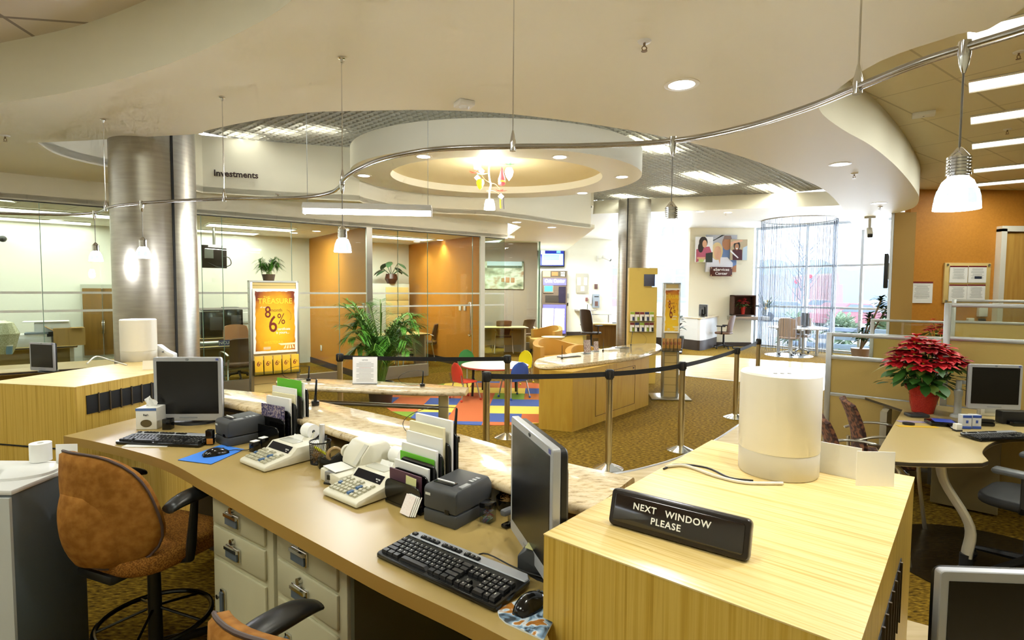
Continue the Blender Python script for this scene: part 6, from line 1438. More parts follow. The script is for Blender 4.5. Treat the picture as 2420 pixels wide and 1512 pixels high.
# wall television seen from behind, desk group beside the column
p = og(500, 1.9, 0); a1, a2 = axy(476, 578, p, GD), axy(536, 634, p, GD); t = thing('wall_television', 'dark television seen from behind, hanging in the left office by the column', 'television', (a1 + a2) / 2, AG - 0.2); W = Vector((a2.x - a1.x, a2.y - a1.y)).length; Hh = abs(a1.z - a2.z)
B().box((0, 0, 0), (W, 0.1, Hh), mat('tv_back', 0x2c1d16, 0.5), bev=0.01).build('case', None, t); B().box((-W * 0.2, -0.07, 0.05), (W * 0.35, 0.06, Hh * 0.4), mat('tv_bracket', 0x8f8f88, 0.4)).build('bracket', None, t)
B().cyl((0, 0.02, Hh / 2), (0, 0.02, 2.9 - t.location.z), 0.025, steel, 8).build('ceiling_pole', None, t)
b = B(); b.tube(smooth([(W * 0.3, -0.06, 0.0), (W * 0.6, -0.1, -0.02), (W * 0.65, -0.08, -0.15), (W * 0.2, -0.07, -0.2), (-0.1, -0.06, -0.12)], 4), 0.008, black_p, 5); b.build('cable', None, t)
c = og(545, 2.7); desk('maple back desk with black printers, left office by the column', c, 2.3, 0.6, AG)
for px, w_, hh, lb in ((498, 0.44, 0.52, 'black printer on the back desk, left one next to the column'), (545, 0.36, 0.56, 'tall black printer with a paper tray, right one on the back desk')):
    prn('office_printer', lb, og(px, 2.7, 0.74), (w_, 0.45, hh), blackg, AG, 'printer', (('tray', (0, 0, hh + 0.03), (w_ * 0.8, 0.4, 0.03), dgrey_p), ('front_plate', (0.05, -0.228, hh * 0.55), (w_ * 0.5, 0.02, hh * 0.5), mat('print_plate', 0x3a3a3c, 0.3))))
prn('copier', 'white copier with a rounded cover behind the mesh chair in the left office', og(582, 2.75, 0.74), (0.32, 0.45, 0.5), white_p, AG, 'copier', (('cover', (0, 0, 0.53), (0.36, 0.4, 0.06), white_p), ('slot', (0, -0.23, 0.3), (0.26, 0.02, 0.05), lite)))
p = az(532, 826, 0.74); desk('maple front desk with a blue NCUA plate, left office by the column', og(530, 1.0), 1.7, 0.7, AG)
p = og(531, 0.75, 0.74); t = thing('desk_sign', 'small blue NCUA plate on the office desk by the column', 'sign', p, AG); B().box((0, 0, 0.05), (0.22, 0.012, 0.1), mat('ncua_blue', 0x2f4480, 0.4)).build('plate', None, t); text('NCUA', 0.075, W_, t, (0, -0.0075, 0.05))
p = og(557, 0.75, 0.74); o = B().box((0, 0, 0.03), (0.15, 0.03, 0.06), white_p).build('card_holder', None, None, p, AG); prop(o, 'small white card holder beside the NCUA plate', 'holder')
prn('keyboard_tray', 'grey document tray with papers at the left end of the NCUA desk', og(503, 0.95, 0.74), (0.5, 0.3, 0.05), mat('tray_grey', 0x62665c, 0.4), AG, 'tray', (('papers', (0, 0, 0.055), (0.4, 0.24, 0.01), paper),))
def office_chair(label, p, rz, backm=meshb, arms=True, s=1.0, name='guest_chair', frame=steel):
    """four-legged guest chair facing +y"""
    t = thing(name, label, 'chair', p, rz, scale=s); P = []
    for i in range(11):
        u = -1 + 2 * i / 10; P.append([(0.215 * u * (1 - 0.1 * (1 - v)), -0.21 - 0.10 * v * v + 0.05 * u * u, 0.5 + 0.40 * v - 0.02 * abs(u) ** 4 * v) for v in [j / 7 for j in range(8)]])
    B().grid(P, backm, 0.03).build('backrest', None, t, ang=1.2)
    b = B(); b.prism(rrect(0.46, 0.46, 0.1), 0.42, 0.475, backm, 0.02, 2); b.build('seat', None, t, ang=1.0)
    for sx in (-1, 1):
        B().tube(smooth([(sx * 0.26, 0.24, 0.0), (sx * 0.25, 0.2, 0.3), (sx * 0.25, 0.16, 0.62), (sx * 0.25, 0.08, 0.665)], 4), 0.014, frame, 8).build('leg', None, t)
        B().tube(smooth([(sx * 0.26, -0.3, 0.0), (sx * 0.24, -0.2, 0.35), (sx * 0.225, -0.2, 0.55)], 4), 0.014, frame, 8).build('leg', None, t)
        if arms: B().tube(smooth([(sx * 0.25, 0.2, 0.6), (sx * 0.255, 0.12, 0.665), (sx * 0.255, -0.08, 0.67), (sx * 0.23, -0.23, 0.62)], 4), 0.017, frame, 8, flat=0.6).build('armrest', None, t)
    b = B(); b.tube([(-0.25, 0.12, 0.4), (0.25, 0.12, 0.4)], 0.012, frame, 6); b.tube([(-0.24, -0.16, 0.4), (0.24, -0.16, 0.4)], 0.012, frame, 6); b.build('cross_bar', None, t); return t
def task_chair(label, p, rz, backm, s=1.0, basem=black_p, armm=black_p, name='task_chair', bh=0.5):
    t = thing(name, label, 'chair', p, rz, scale=s); P = []
    for i in range(11):
        u = -1 + 2 * i / 10; P.append([(0.23 * u * (1 - 0.12 * abs(2 * v - 1) ** 3), -0.23 - 0.10 * v + 0.07 * u * u, 0.52 + bh * v - 0.03 * abs(u) ** 4 * v) for v in [j / 8 for j in range(9)]])
    B().grid(P, backm, 0.035).build('backrest', None, t, ang=1.2); B().prism(rrect(0.48, 0.46, 0.12), 0.45, 0.51, backm, 0.02, 2).build('seat', None, t, ang=1.0)
    B().cyl((0, 0, 0.09), (0, 0, 0.45), 0.03, basem, 10).build('gas_column', None, t)
    for i in range(5):
        a = 2 * PI * i / 5 + 0.2; d = Vector((math.cos(a), math.sin(a), 0)); l = B().tube([d * 0.02 + Vector((0, 0, 0.11)), d * 0.29 + Vector((0, 0, 0.07))], [0.025, 0.015], basem, 6).build('base_leg', None, t); B().ball(d * 0.285 + Vector((0, 0, 0.03)), 0.03, black_p, 8).build('caster', None, l)
    for sx in (-1, 1):
        B().tube([(sx * 0.22, 0, 0.45), (sx * 0.28, -0.02, 0.5), (sx * 0.28, -0.02, 0.68)], 0.018, basem, 8, flat=0.6).build('arm_post', None, t); B().box((sx * 0.275, 0.0, 0.695), (0.085, 0.26, 0.035), armm, bev=0.015).build('armrest', None, t)
    return t
task_chair('tan mesh task chair behind the NCUA desk in the left office', og(562, 1.75), PI + AG, noisemat('tan_mesh', [(0.45, 0xa87850), (0.5, 0xc09068), (0.56, 0x8a5c3c)], nscale=50, detail=1, rough=0.8))
office_chair('brown patterned guest chair in front of the NCUA desk', og(562, 0.42), AG + 0.1)
# plant on the slatwall top
p = Vector((SL.x, SL.y, sh)) + Vector((-math.sin(LR), math.cos(LR), 0)) * 0.06 - Vector((math.cos(LR), math.sin(LR), 0)) * 0.06
palm('small fern in a brown bowl on top of the left slatwall display', p, 0.34, 16, 9, 0.17, 0.085, 0.085, mat('bowl_brown', 0x5a4a38, 0.35), lf1, 0.45)
b = B(); b.ball((0, 0, 0), 0.045, white_p, 10, 1.2, 0.6, 0.5); o = b.build('orchid_bloom', None, None, p + Vector((0.05, 0.02, 0.27))); prop(o, 'white bloom above the fern on the slatwall', 'flower'); 
B().tube([p + Vector((0.02, 0, 0.06)), p + Vector((0.05, 0.02, 0.26))], 0.003, lf1, 4).build('flower_stalk', None, None); k = bpy.data.objects['flower_stalk']; setp(k, o); k.matrix_parent_inverse = Matrix.Translation(-o.location)
# second office
p = og(880, 2.7); q = og(965, 2.75); W = (q - p).length; hz = axy(915, 670, p, GD).z; t = thing('file_cabinet', 'tall maple file cabinet in the middle glass office with a leafy plant on top', 'cabinet', p, AG)
B().box((W / 2, 0.22, hz / 2), (W, 0.44, hz), mat('cab_grey', 0xc8cabf, 0.5)).build('body', None, t)
for k in range(5): B().box((W * 0.66, -0.008, 0.12 + (hz - 0.2) * (k + 0.5) / 5), (W * 0.62, 0.016, (hz - 0.2) / 5 - 0.012), deskm, bev=0.003).build('drawer', None, t)
p = og(925, 2.75, hz); t = thing('leafy_plant', 'dark broad-leaved plant in a brown pot on the file cabinet', 'plant', p); B().lathe([(0.0001, 0), (0.1, 0), (0.16, 0.12), (0.13, 0.24), (0.0001, 0.24)], (0, 0, 0), mat('pot_red', 0x4a2418, 0.3), 20).build('pot', None, t)
b = B(); st = B(); r = random.Random(4); lfd = mat('broad_leaf', 0x3c5a3a, 0.4)
for i in range(9):
    a = 2 * PI * i / 9 + r.uniform(-.3, .3); e = Vector((math.cos(a) * 0.2, math.sin(a) * 0.12, 0.3 + r.uniform(0, .25))); st.tube([(0, 0, 0.2), e], 0.008, lfd, 5); b.leaf(e, (math.cos(a), math.sin(a), -0.3), (0, 0, 1), 0.28, 0.17, lfd, 0.3, 4)
b.build('leaves', None, t, recalc=False); st.build('stems', None, t)
p = az(985, 790, 0.74); desk('maple desk in the middle glass office behind the palm', (p.x - 0.55, p.y + 0.1, 0), 1.5, 0.75, AG)
office_chair('brown mesh guest chair with chrome arms beside the desk in the middle glass office', (az(1018, 850, 0).x, az(1018, 850, 0).y, 0), 1.15)
office_chair('brown guest chair half hidden by the palm in the middle glass office', og(944, 0.8), -0.4)
def plate(name, label, cat, P, d, sx, sz, m, off=0.006):
    a = math.atan2(d[1], d[0]); o = B().box((0, 0, 0), (sx, 0.012, sz), m, bev=0.002).build(name, None, None, P, a); prop(o, label, cat); return o
P1d = GN; 
for px, py, lb in ((759, 822, 'white outlet low on the first orange office wall'), (1087, 727, 'white switch plate on the second orange office wall, left of two'), (1098, 727, 'white switch plate on the second orange office wall, right of two')):
    base = (P1 if px < 900 else P2) + GN * 0.02 - GD * 0.012; q = axy(px, py, base, GN); plate('switch_plate' if px > 900 else 'outlet_plate', lb, 'switch' if px > 900 else 'outlet', q, (-GN.x, -GN.y), 0.085, 0.125, white_p)
# third office: table, chairs, picture
p = az(1180, 772, 0.74); desk('maple meeting table in the third office by the mauve wall', (p.x, p.y, 0), 1.5, 0.7, 0.15)
office_chair('brown quilted guest chair at the meeting table by the mauve wall, left one', (az(1188, 832, 0).x, az(1188, 832, 0).y, 0), 0.15)
office_chair('brown quilted guest chair at the meeting table by the mauve wall, right one', (az(1238, 826, 0).x, az(1238, 826, 0).y, 0), 0.7)
a1, a2 = ay(1132, 617, 17.15), ay(1237, 683, 17.15); t = thing('mural_picture', 'wide pale landscape picture with people on the mauve wall', 'picture', ((a1.x + a2.x) / 2, 17.16, (a1.z + a2.z) / 2)); W = a2.x - a1.x; Hh = a1.z - a2.z
B().box((0, 0, 0), (W, 0.04, Hh), noisemat('mural', [(0.32, 0x4c5a48), (0.44, 0xa8a890), (0.55, 0xd8dccc), (0.68, 0xb08a6a)], scale=(1.4, 1, 2.4), nscale=1.6, detail=6, rough=0.5)).build('board', None, t)
b = B(); b.box((0.1, -0.022, Hh * 0.42), (W * 0.78, 0.006, Hh * 0.15), mat('mural_sky', 0xc8dcec, 0.5)); b.box((0.1, -0.022, Hh * 0.3), (W * 0.78, 0.006, Hh * 0.08), mat('mural_hill', 0x5c6a58, 0.5))
for x, s_ in ((0.2, 0.13), (0.36, 0.12), (0.05, 0.1)): b.lathe([(0.0001, -0.024), (s_, -0.024)], (0, 0, 0), mat('mural_skin', 0xb4845c, 0.6), 14) if False else b.box((x, -0.023, -0.15), (s_, 0.006, s_ * 1.3), mat('mural_skin', 0xb4845c, 0.6), bev=0.002)
b.build('image', None, t)
# ================================================================ television, coin machine and fittings on the white wall
YW0 = 20.85
a1, a2 = ay(1274, 587, YW0), ay(1334, 631, YW0); t = thing('wall_television', 'blue glowing information television above the coin machine', 'television', ((a1.x + a2.x) / 2, YW0 - 0.08, (a1.z + a2.z) / 2), 0.06); W = a2.x - a1.x; Hh = a1.z - a2.z
B().box((0, 0.02, 0), (W, 0.1, Hh), black_p, bev=0.02).build('case', None, t)
b = B(); b.box((0, -0.034, 0.0), (W * 0.92, 0.006, Hh * 0.86), mat('tv_blue', 0x1c2c9c, 0.3, emit=0.5)); b.box((0.02, -0.038, -Hh * 0.09), (W * 0.82, 0.004, Hh * 0.6), mat('tv_cyan', 0x9fd8f6, 0.3, emit=0.8)); b.box((-W * 0.36, -0.04, Hh * 0.27), (W * 0.16, 0.004, Hh * 0.2), mat('tv_white', 0xd8e8ff, 0.3, emit=0.8)); b.box((W * 0.25, -0.04, Hh * 0.32), (W * 0.16, 0.004, Hh * 0.14), mat('tv_sky', 0x6aa8f0, 0.3, emit=0.8))
for i in range(4): b.box((-0.03, -0.041, Hh * (0.1 - i * 0.07)), (W * 0.6, 0.002, Hh * 0.025), mat('tv_line', 0x5aa0c8, 0.3, emit=0.4))
b.build('screen', None, t)
a1, a2 = ay(1281, 640, 20.7), ay(1337, 792, 20.7); W = a2.x - a1.x; Hm = a1.z; t = thing('coin_machine', 'tall coin counting machine with a glowing front below the television', 'machine', ((a1.x + a2.x) / 2, 20.55, 0))
B().box((0, 0.12, Hm / 2), (W, 0.5, Hm), mat('machine_brown', 0x5a4c40, 0.5)).build('cabinet', None, t)
def mz(py): return ay(1310, py, 20.4).z
glow = mat('machine_glow', 0xf4f2ff, 0.4, emit=2.2); mblue = mat('machine_blue', 0x5a58c0, 0.4, emit=0.6); cx_ = lambda px: ay(px, 700, 20.4).x - t.location.x
b = B(); b.box((0, -0.14, (mz(720) + mz(788)) / 2), (W * 0.92, 0.03, mz(720) - mz(788)), mblue)
for i, (x, z_, w_, h_) in enumerate(((-0.26, 0.5, 0.44, 0.8), (0.2, 0.5, 0.4, 0.78))): b.prism([(x * W + w_ * W * 0.5 * math.cos(2 * PI * k / 18) * (1 + 0.12 * math.sin(5 * k)), 0) for k in range(0)], 0, 0.1) if False else b.box((x * W, -0.157, mz(787) + (mz(722) - mz(787)) * z_), (w_ * W, 0.006, (mz(722) - mz(787)) * h_), glow)
b.build('glowing_front', None, t)
b = B(); b.box((0, -0.14, mz(666.0)), (W * 0.92, 0.03, mz(657) - mz(672)), mblue); addtext(b, 'Coin Center', 0.17, glow, Matrix.Translation((0, -0.157, mz(664))) @ Matrix.Rotation(PI / 2, 4, 'X'), ext=0.002, bold=0.006, sx=0.85); b.build('lit_sign', None, t)
b = B(); b.box((W * 0.14, -0.135, mz(647)), (W * 0.62, 0.01, mz(641) - mz(654)), mat('nofee_dark', 0x3c3420, 0.4)); b.box((-W * 0.33, -0.135, mz(647)), (W * 0.3, 0.012, mz(641) - mz(654)), mat('nofee_tan', 0xd0b070, 0.4)); b.box((0.0, -0.142, mz(647)), (W * 0.25, 0.006, mz(643) - mz(652)), mat('nofee_orange', 0xc8602c, 0.4))
addtext(b, 'NO', 0.1, W_, Matrix.Translation((W * 0.32, -0.143, mz(644.5))) @ Matrix.Rotation(PI / 2, 4, 'X'), ext=0.001, bold=0.003); addtext(b, 'FEE', 0.1, W_, Matrix.Translation((W * 0.32, -0.143, mz(650.5))) @ Matrix.Rotation(PI / 2, 4, 'X'), ext=0.001, bold=0.003); b.build('top_panel', None, t)
b = B(); b.box((-W * 0.25, -0.15, mz(683)), (W * 0.4, 0.04, mz(674) - mz(692)), mat('screen_frame', 0x74685a, 0.4)); b.box((-W * 0.25, -0.173, mz(682)), (W * 0.32, 0.006, mz(676) - mz(689)), mat('screen_teal', 0x38a0a8, 0.3, emit=0.8)); b.build('display', None, t)
b = B(); b.box((W * 0.3, -0.14, mz(696)), (W * 0.28, 0.03, mz(678) - mz(716)), mat('machine_dark', 0x241f34, 0.3)); b.box((-W * 0.1, -0.14, mz(706)), (W * 0.55, 0.02, mz(699) - mz(715)), mat('slot_dark', 0x2c241c, 0.5)); b.build('coin_slot_panel', None, t)
wl = Vector((2.25, 20.97, 0)); wd = Vector((1.7, 0.6, 0)).normalized()
def wp(px, py): return axy(px, py, wl - Vector((-wd.y, wd.x, 0)) * 0.03, wd)
def wallplate(name, label, cat, x0, y0, x1, y1, m, th=0.03, parts=()):
    A, Cq = wp(x0, y0), wp(x1, y1); W = Vector((Cq.x - A.x, Cq.y - A.y)).length; Hh = A.z - Cq.z; t = thing(name, label, cat, (A + Cq) / 2, math.atan2(wd.y, wd.x))
    B().box((0, 0, 0), (W, th, Hh), m, bev=0.004).build('panel', None, t)
    for nm, fx, fz, fw, fh, mm in parts: B().box((fx * W, -th / 2 - 0.004, fz * Hh), (fw * W, 0.008, fh * Hh), mm).build(nm, None, t)
wallplate('bulletin_board', 'grey notice board with three papers on the bluish white wall', 'notice board', 1362, 646, 1388, 692, mat('board_grey', 0xb8b4a8, 0.5), 0.04, (('paper', -0.28, 0.1, 0.3, 0.4, paper), ('paper', 0.3, 0.1, 0.3, 0.4, paper), ('paper', 0.05, -0.28, 0.32, 0.25, paper)))
wallplate('wall_sign', 'small brown sign above the letter box on the bluish white wall', 'sign', 1405, 671, 1412, 683, mat('sign_brown', 0x6a4c48, 0.5))
wallplate('letter_box', 'grey metal deposit box on the bluish white wall', 'box', 1401, 695, 1415, 727, mat('box_blue', 0x9aa6b8, 0.4), 0.1, (('plate', 0, -0.2, 0.5, 0.35, mat('sign_brown')), ('slot', 0, 0.32, 0.7, 0.08, dgrey_p)))
wallplate('wall_card', 'tiny red-brown card above the wall shelf', 'card', 1384, 703, 1389, 712, mat('card_red', 0x8a5a58, 0.5))
wallplate('phone_holder', 'white slim holder beside the deposit box', 'holder', 1394, 701, 1398, 718, white_p, 0.06)
A, Cq = wp(1358, 733), wp(1400, 731); t = thing('wall_shelf', 'grey stone shelf on the bluish white wall with a pen', 'shelf', (A + Cq) / 2, math.atan2(wd.y, wd.x)); B().box((0, -0.15, 0), ((Cq - A).length, 0.36, 0.06), mat('shelf_grey', 0xb4b0b0, 0.3), bev=0.01).build('slab', None, t); b = B(); b.tube([(0.06, -0.2, 0.03), (0.065, -0.2, 0.22)], 0.012, black_p, 6); b.build('pen', None, t)
A = wp(1342, 690)
for nm, lb, ct, px, py, sx, sz, m in (('thermostat', 'beige thermostat on the wall right of the coin machine', 'thermostat', 1350, 699, 0.1, 0.18, lite), ('outlet_plate', 'dark plate in a pale frame low right of the coin machine', 'plate', 1346, 719, 0.16, 0.12, mat('plate_dark', 0x3a3028, 0.5)), ('chime_box', 'small white box on the wall right of the television', 'box', 1347, 637, 0.08, 0.12, white_p)):
    q = ay(px - 8, py, 20.93); plate(nm, lb, ct, q, (1, 0), sx, sz, m)
q = wp(1412, 611); t = thing('security_camera', 'white camera on an arm by the entrance window', 'security camera', q, 0.3); B().box((0, -0.02, 0), (0.06, 0.05, 0.22), white_p).build('mount', None, t); B().cyl((0, -0.04, 0), (0.18, -0.12, 0.0), 0.02, white_p, 8).build('arm', None, t); B().box((0.3, -0.14, 0.02), (0.36, 0.1, 0.1), white_p, ry=0.35, bev=0.02).build('body', None, t); B().box((0.47, -0.14, -0.05), (0.05, 0.09, 0.08), black_p, ry=0.35).build('lens', None, t)
# desk by the column
p = by(1450, 16.8); t = thing('teller_desk', 'maple desk with a glass rail left of the far metal column', 'desk', (p.x - 0.2, p.y, 0)); B().prism(rrect(1.5, 0.8, 0.1), 0.70, 0.74, deskm, 0.008, 2).build('desktop', None, t); B().box((0.0, 0.2, 0.35), (1.2, 0.04, 0.69), oak).build('front_panel', None, t)
for x in (-0.45, 0.1, 0.55): B().cyl((x, 0.3, 0.74), (x, 0.3, 0.98), 0.02, steel, 8).build('rail_post', None, t)
B().box((0.05, 0.3, 0.99), (1.3, 0.2, 0.015), glassmat('clear_plastic')).build('glass_rail', None, t)
t2 = thing('laptop', 'black laptop on the desk beside the far column', 'laptop', (p.x + 0.15, p.y - 0.05, 0.741), -0.3); B().box((0, 0, 0.012), (0.36, 0.26, 0.024), black_p).build('base', None, t2); B().box((0.16, 0.12, 0.16), (0.36, 0.02, 0.28), black_p, rx=-0.25, rz=0.4).build('lid', None, t2)
task_chair('black-brown task chair at the desk beside the far column', by(1398, 15.9), -0.9, mat('chair_darkbrown', 0x2e2018, 0.35), 1.05, bh=0.62)
# ================================================================ photo wall and reception
YE = 17.28
def ep(px, py): return ay(px, py, YE)
def photo(label, x0, y0, x1, y1, off, bgm, draw):
    A, Cq = ep(x0, y0), ep(x1, y1); t = thing('photo_board', label, 'picture', ((A.x + Cq.x) / 2, YE - off, (A.z + Cq.z) / 2)); W = Cq.x - A.x; Hh = A.z - Cq.z
    B().box((0, 0, 0), (W, 0.04, Hh), bgm).build('board', None, t); b = B(); lv = [0]
    def ell(fx, fz, rx, rz_, m):
        lv[0] += 1; y = -0.0205 - 0.0006 * lv[0]; P = []
        for k in range(20):
            a = 2 * PI * k / 20; P.append((max(-W / 2, min(W / 2, fx * W + rx * W * math.cos(a))), y, max(-Hh / 2, min(Hh / 2, fz * Hh + rz_ * Hh * math.sin(a)))))
        b.faces(P, [tuple(range(20))], m)
    def pol(pts, m):
        lv[0] += 1; y = -0.0205 - 0.0006 * lv[0]; b.faces([(fx * W, y, fz * Hh) for fx, fz in pts], [tuple(range(len(pts)))], m)
    draw(ell, pol); o = b.build('image', None, t, flat=True); return t
sk = mat('photo_skin', 0xd8a888, 0.6); sk2 = mat('photo_skin_tan', 0xb4805c, 0.6); hb = mat('photo_hair_dark', 0x2c2420, 0.6); hbl = mat('photo_hair_blond', 0xd8c08c, 0.6); hg = mat('photo_hair_grey', 0x8a7468, 0.6); pk = mat('photo_pink', 0xb85c74, 0.6); ws = mat('photo_shirt', 0xdfe2ec, 0.6); bs = mat('photo_blue', 0x6a86b8, 0.6); mr = mat('photo_maroon', 0x4a1c24, 0.6); kb = mat('photo_dark', 0x2c342e, 0.5); lbw = mat('photo_white', 0xeceef0, 0.5); lg_ = mat('photo_grey', 0xb0b4bc, 0.5)
photo('middle photo board of a grey-haired man beside a blond woman in white', 1668, 555, 1738, 643, 0.03, lg_, lambda e, p: (p([(-.3, .35), (.1, .5), (.0, .5), (-.35, .3)], kb), p([(0.05, .2), (.35, .25), (.5, -.2), (.5, -.5), (0, -.5)], bs), e(.18, .28, .16, .19, sk2), p([(.04, .3), (.08, .48), (.3, .48), (.36, .3), (.3, .38), (.1, .38)], hg), p([(-.5, -.5), (-.45, -.15), (-.15, -.1), (.2, -.1), (.38, -.25), (.4, -.5)], ws), e(-.14, .06, .19, .24, hbl), e(-.12, .02, .12, .18, sk), p([(-.1, -.12), (-.02, -.12), (-.04, -.3)], sk), p([(.38, -.36), (.5, -.3), (.5, -.5), (.36, -.5)], sk2)))
photo('photo board of a dark-haired woman in pink with a laptop, left of the photo wall', 1642, 560, 1681, 620, 0.075, lbw, lambda e, p: (p([(-.45, -.5), (-.45, 0), (-.1, .1), (.3, .12), (.45, -.12), (.45, -.3)], pk), e(-.06, .28, .25, .23, hb), e(-.2, .08, .16, .2, hb), e(0.02, .22, .13, .15, sk), p([(0.1, -.15), (.5, -.1), (.5, -.5), (.1, -.5)], kb), e(-.15, -.42, .16, .09, mat('photo_lime', 0xb8cc7c, 0.6)), p([(-.4, -.3), (.08, -.3), (.08, -.38), (-.4, -.38)], sk)))
photo('photo board of a laughing woman in maroon, right of the photo wall', 1724, 566, 1762, 615, 0.075, mat('photo_cream', 0xb8a888, 0.5), lambda e, p: (p([(.2, -.5), (.25, .1), (.5, .2), (.5, -.5)], mat('photo_sky', 0xb8ccd8, 0.6)), p([(-.35, -.5), (-.38, 0), (-.1, .04), (.2, 0), (.22, -.5)], mr), e(-.12, .2, .2, .22, hb), e(-.12, .14, .12, .16, sk2), p([(-.5, .1), (-.5, .35), (-.3, .42), (.2, .48), (.2, .4), (-.3, .3)], sk), e(-.12, .06, .06, .03, lbw), p([(-.5, -.1), (-.05, -.42), (0, -.38), (-.5, 0)], lbw)))
A, Cq = ep(1676, 631), ep(1727, 653); t = thing('wall_sign', 'dark red sign reading eServices Center below the photo boards', 'sign', ((A.x + Cq.x) / 2, YE - 0.09, (A.z + Cq.z) / 2)); W = Cq.x - A.x; Hh = A.z - Cq.z
B().box((0, 0, 0), (W, 0.03, Hh), mat('sign_maroon', 0x4e2420, 0.4), bev=0.003).build('plate', None, t); b = B()
for s_, z_ in (('eServices', 0.22), ('Center', -0.2)): addtext(b, s_, Hh * 0.44, W_, Matrix.Translation((0, -0.0165, z_ * Hh)) @ Matrix.Rotation(PI / 2, 4, 'X'), ext=0.001, bold=0.002, sx=1.05)
b.build('lettering', None, t, flat=True)
for sx in (-1, 1):
    for sz in (-1, 1): B().cyl((sx * W * 0.46, -0.012, sz * Hh * 0.4), (sx * W * 0.46, -0.025, sz * Hh * 0.4), 0.018, chrome, 10).build('stud', None, t)
# curved reception desk
p1, p2 = az(1600, 822, 0), az(1660, 828, 0); p3 = az(1698, 816, 0); fr = smooth([p1 + Vector((-0.6, 0.3, 0)), p1, az(1630, 826, 0), p2, p3], 5); bkp = [q + Vector((0.03, 0.42, 0)) for q in fr]
t = thing('reception_desk', 'curved white reception desk with a dark plinth before the photo wall', 'desk', (0, 0, 0)); po = [v2(q) for q in fr] + [v2(q) for q in reversed(bkp)]
B().prism(po, 0.3, 0.93, mat('reception_white', 0xdfe2e4, 0.4)).build('front', None, t, ang=0.5); B().prism(po, 0.0, 0.298, mat('plinth_dark', 0x332820, 0.5)).build('plinth', None, t, ang=0.5)
cxm = sum((Vector(q) for q in po), Vector((0, 0))) / len(po); B().prism([(cxm.x + (q[0] - cxm.x) * 1.05, cxm.y + (q[1] - cxm.y) * 1.04) for q in po], 0.932, 0.97, mat('reception_top', 0xcfc0a4, 0.3), 0.008, 2).build('desktop', None, t, ang=0.5)
monitor('grey monitor seen from the side on the reception desk', (az(1640, 746, 0.97).x, 16.25, 0.971), math.radians(105), 0, 0.4, 0.36, 0.02)
task_chair('brown task chair right of the reception desk', by(1712, 16.6), 0.9, mat('chair_brown', 0x6a4c34, 0.6))
# niche, shelf and flowers
A, Cq = ep(1725, 697), ep(1775, 744); t = thing('display_niche', 'brown open box on the photo wall holding a red poinsettia', 'niche', ((A.x + Cq.x) / 2, YE - 0.15, Cq.z)); W = Cq.x - A.x; Hh = A.z - Cq.z; nb = mat('niche_brown', 0x4a2c1c, 0.5)
b = B(); b.box((0, 0.14, Hh / 2), (W, 0.02, Hh), nb); b.box((-W / 2 + 0.015, 0, Hh / 2), (0.03, 0.3, Hh), nb); b.box((W / 2 - 0.015, 0, Hh / 2), (0.03, 0.3, Hh), nb); b.box((0, 0, Hh - 0.015), (W, 0.3, 0.03), nb); b.box((0, 0, 0.012), (W, 0.3, 0.024), nb); b.build('box', None, t)
zsh = Cq.z
A2, C2 = ep(1719, 744), ep(1805, 753); o = B().box((0, -0.2, 0), (C2.x - A2.x, 0.42, A2.z - C2.z), steel, bev=0.005).build('wall_shelf', None, None, ((A2.x + C2.x) / 2, YE, (A2.z + C2.z) / 2 - 0.03)); prop(o, 'long brushed metal shelf under the poinsettia niche', 'shelf')
redl = mat('bract_red', 0xc41c26, 0.5); redl2 = mat('bract_red_dark', 0x9a141c, 0.5); grl = mat('poinsettia_leaf', 0x2e5a1c, 0.45); grl2 = mat('poinsettia_leaf_pale', 0x76923a, 0.5)
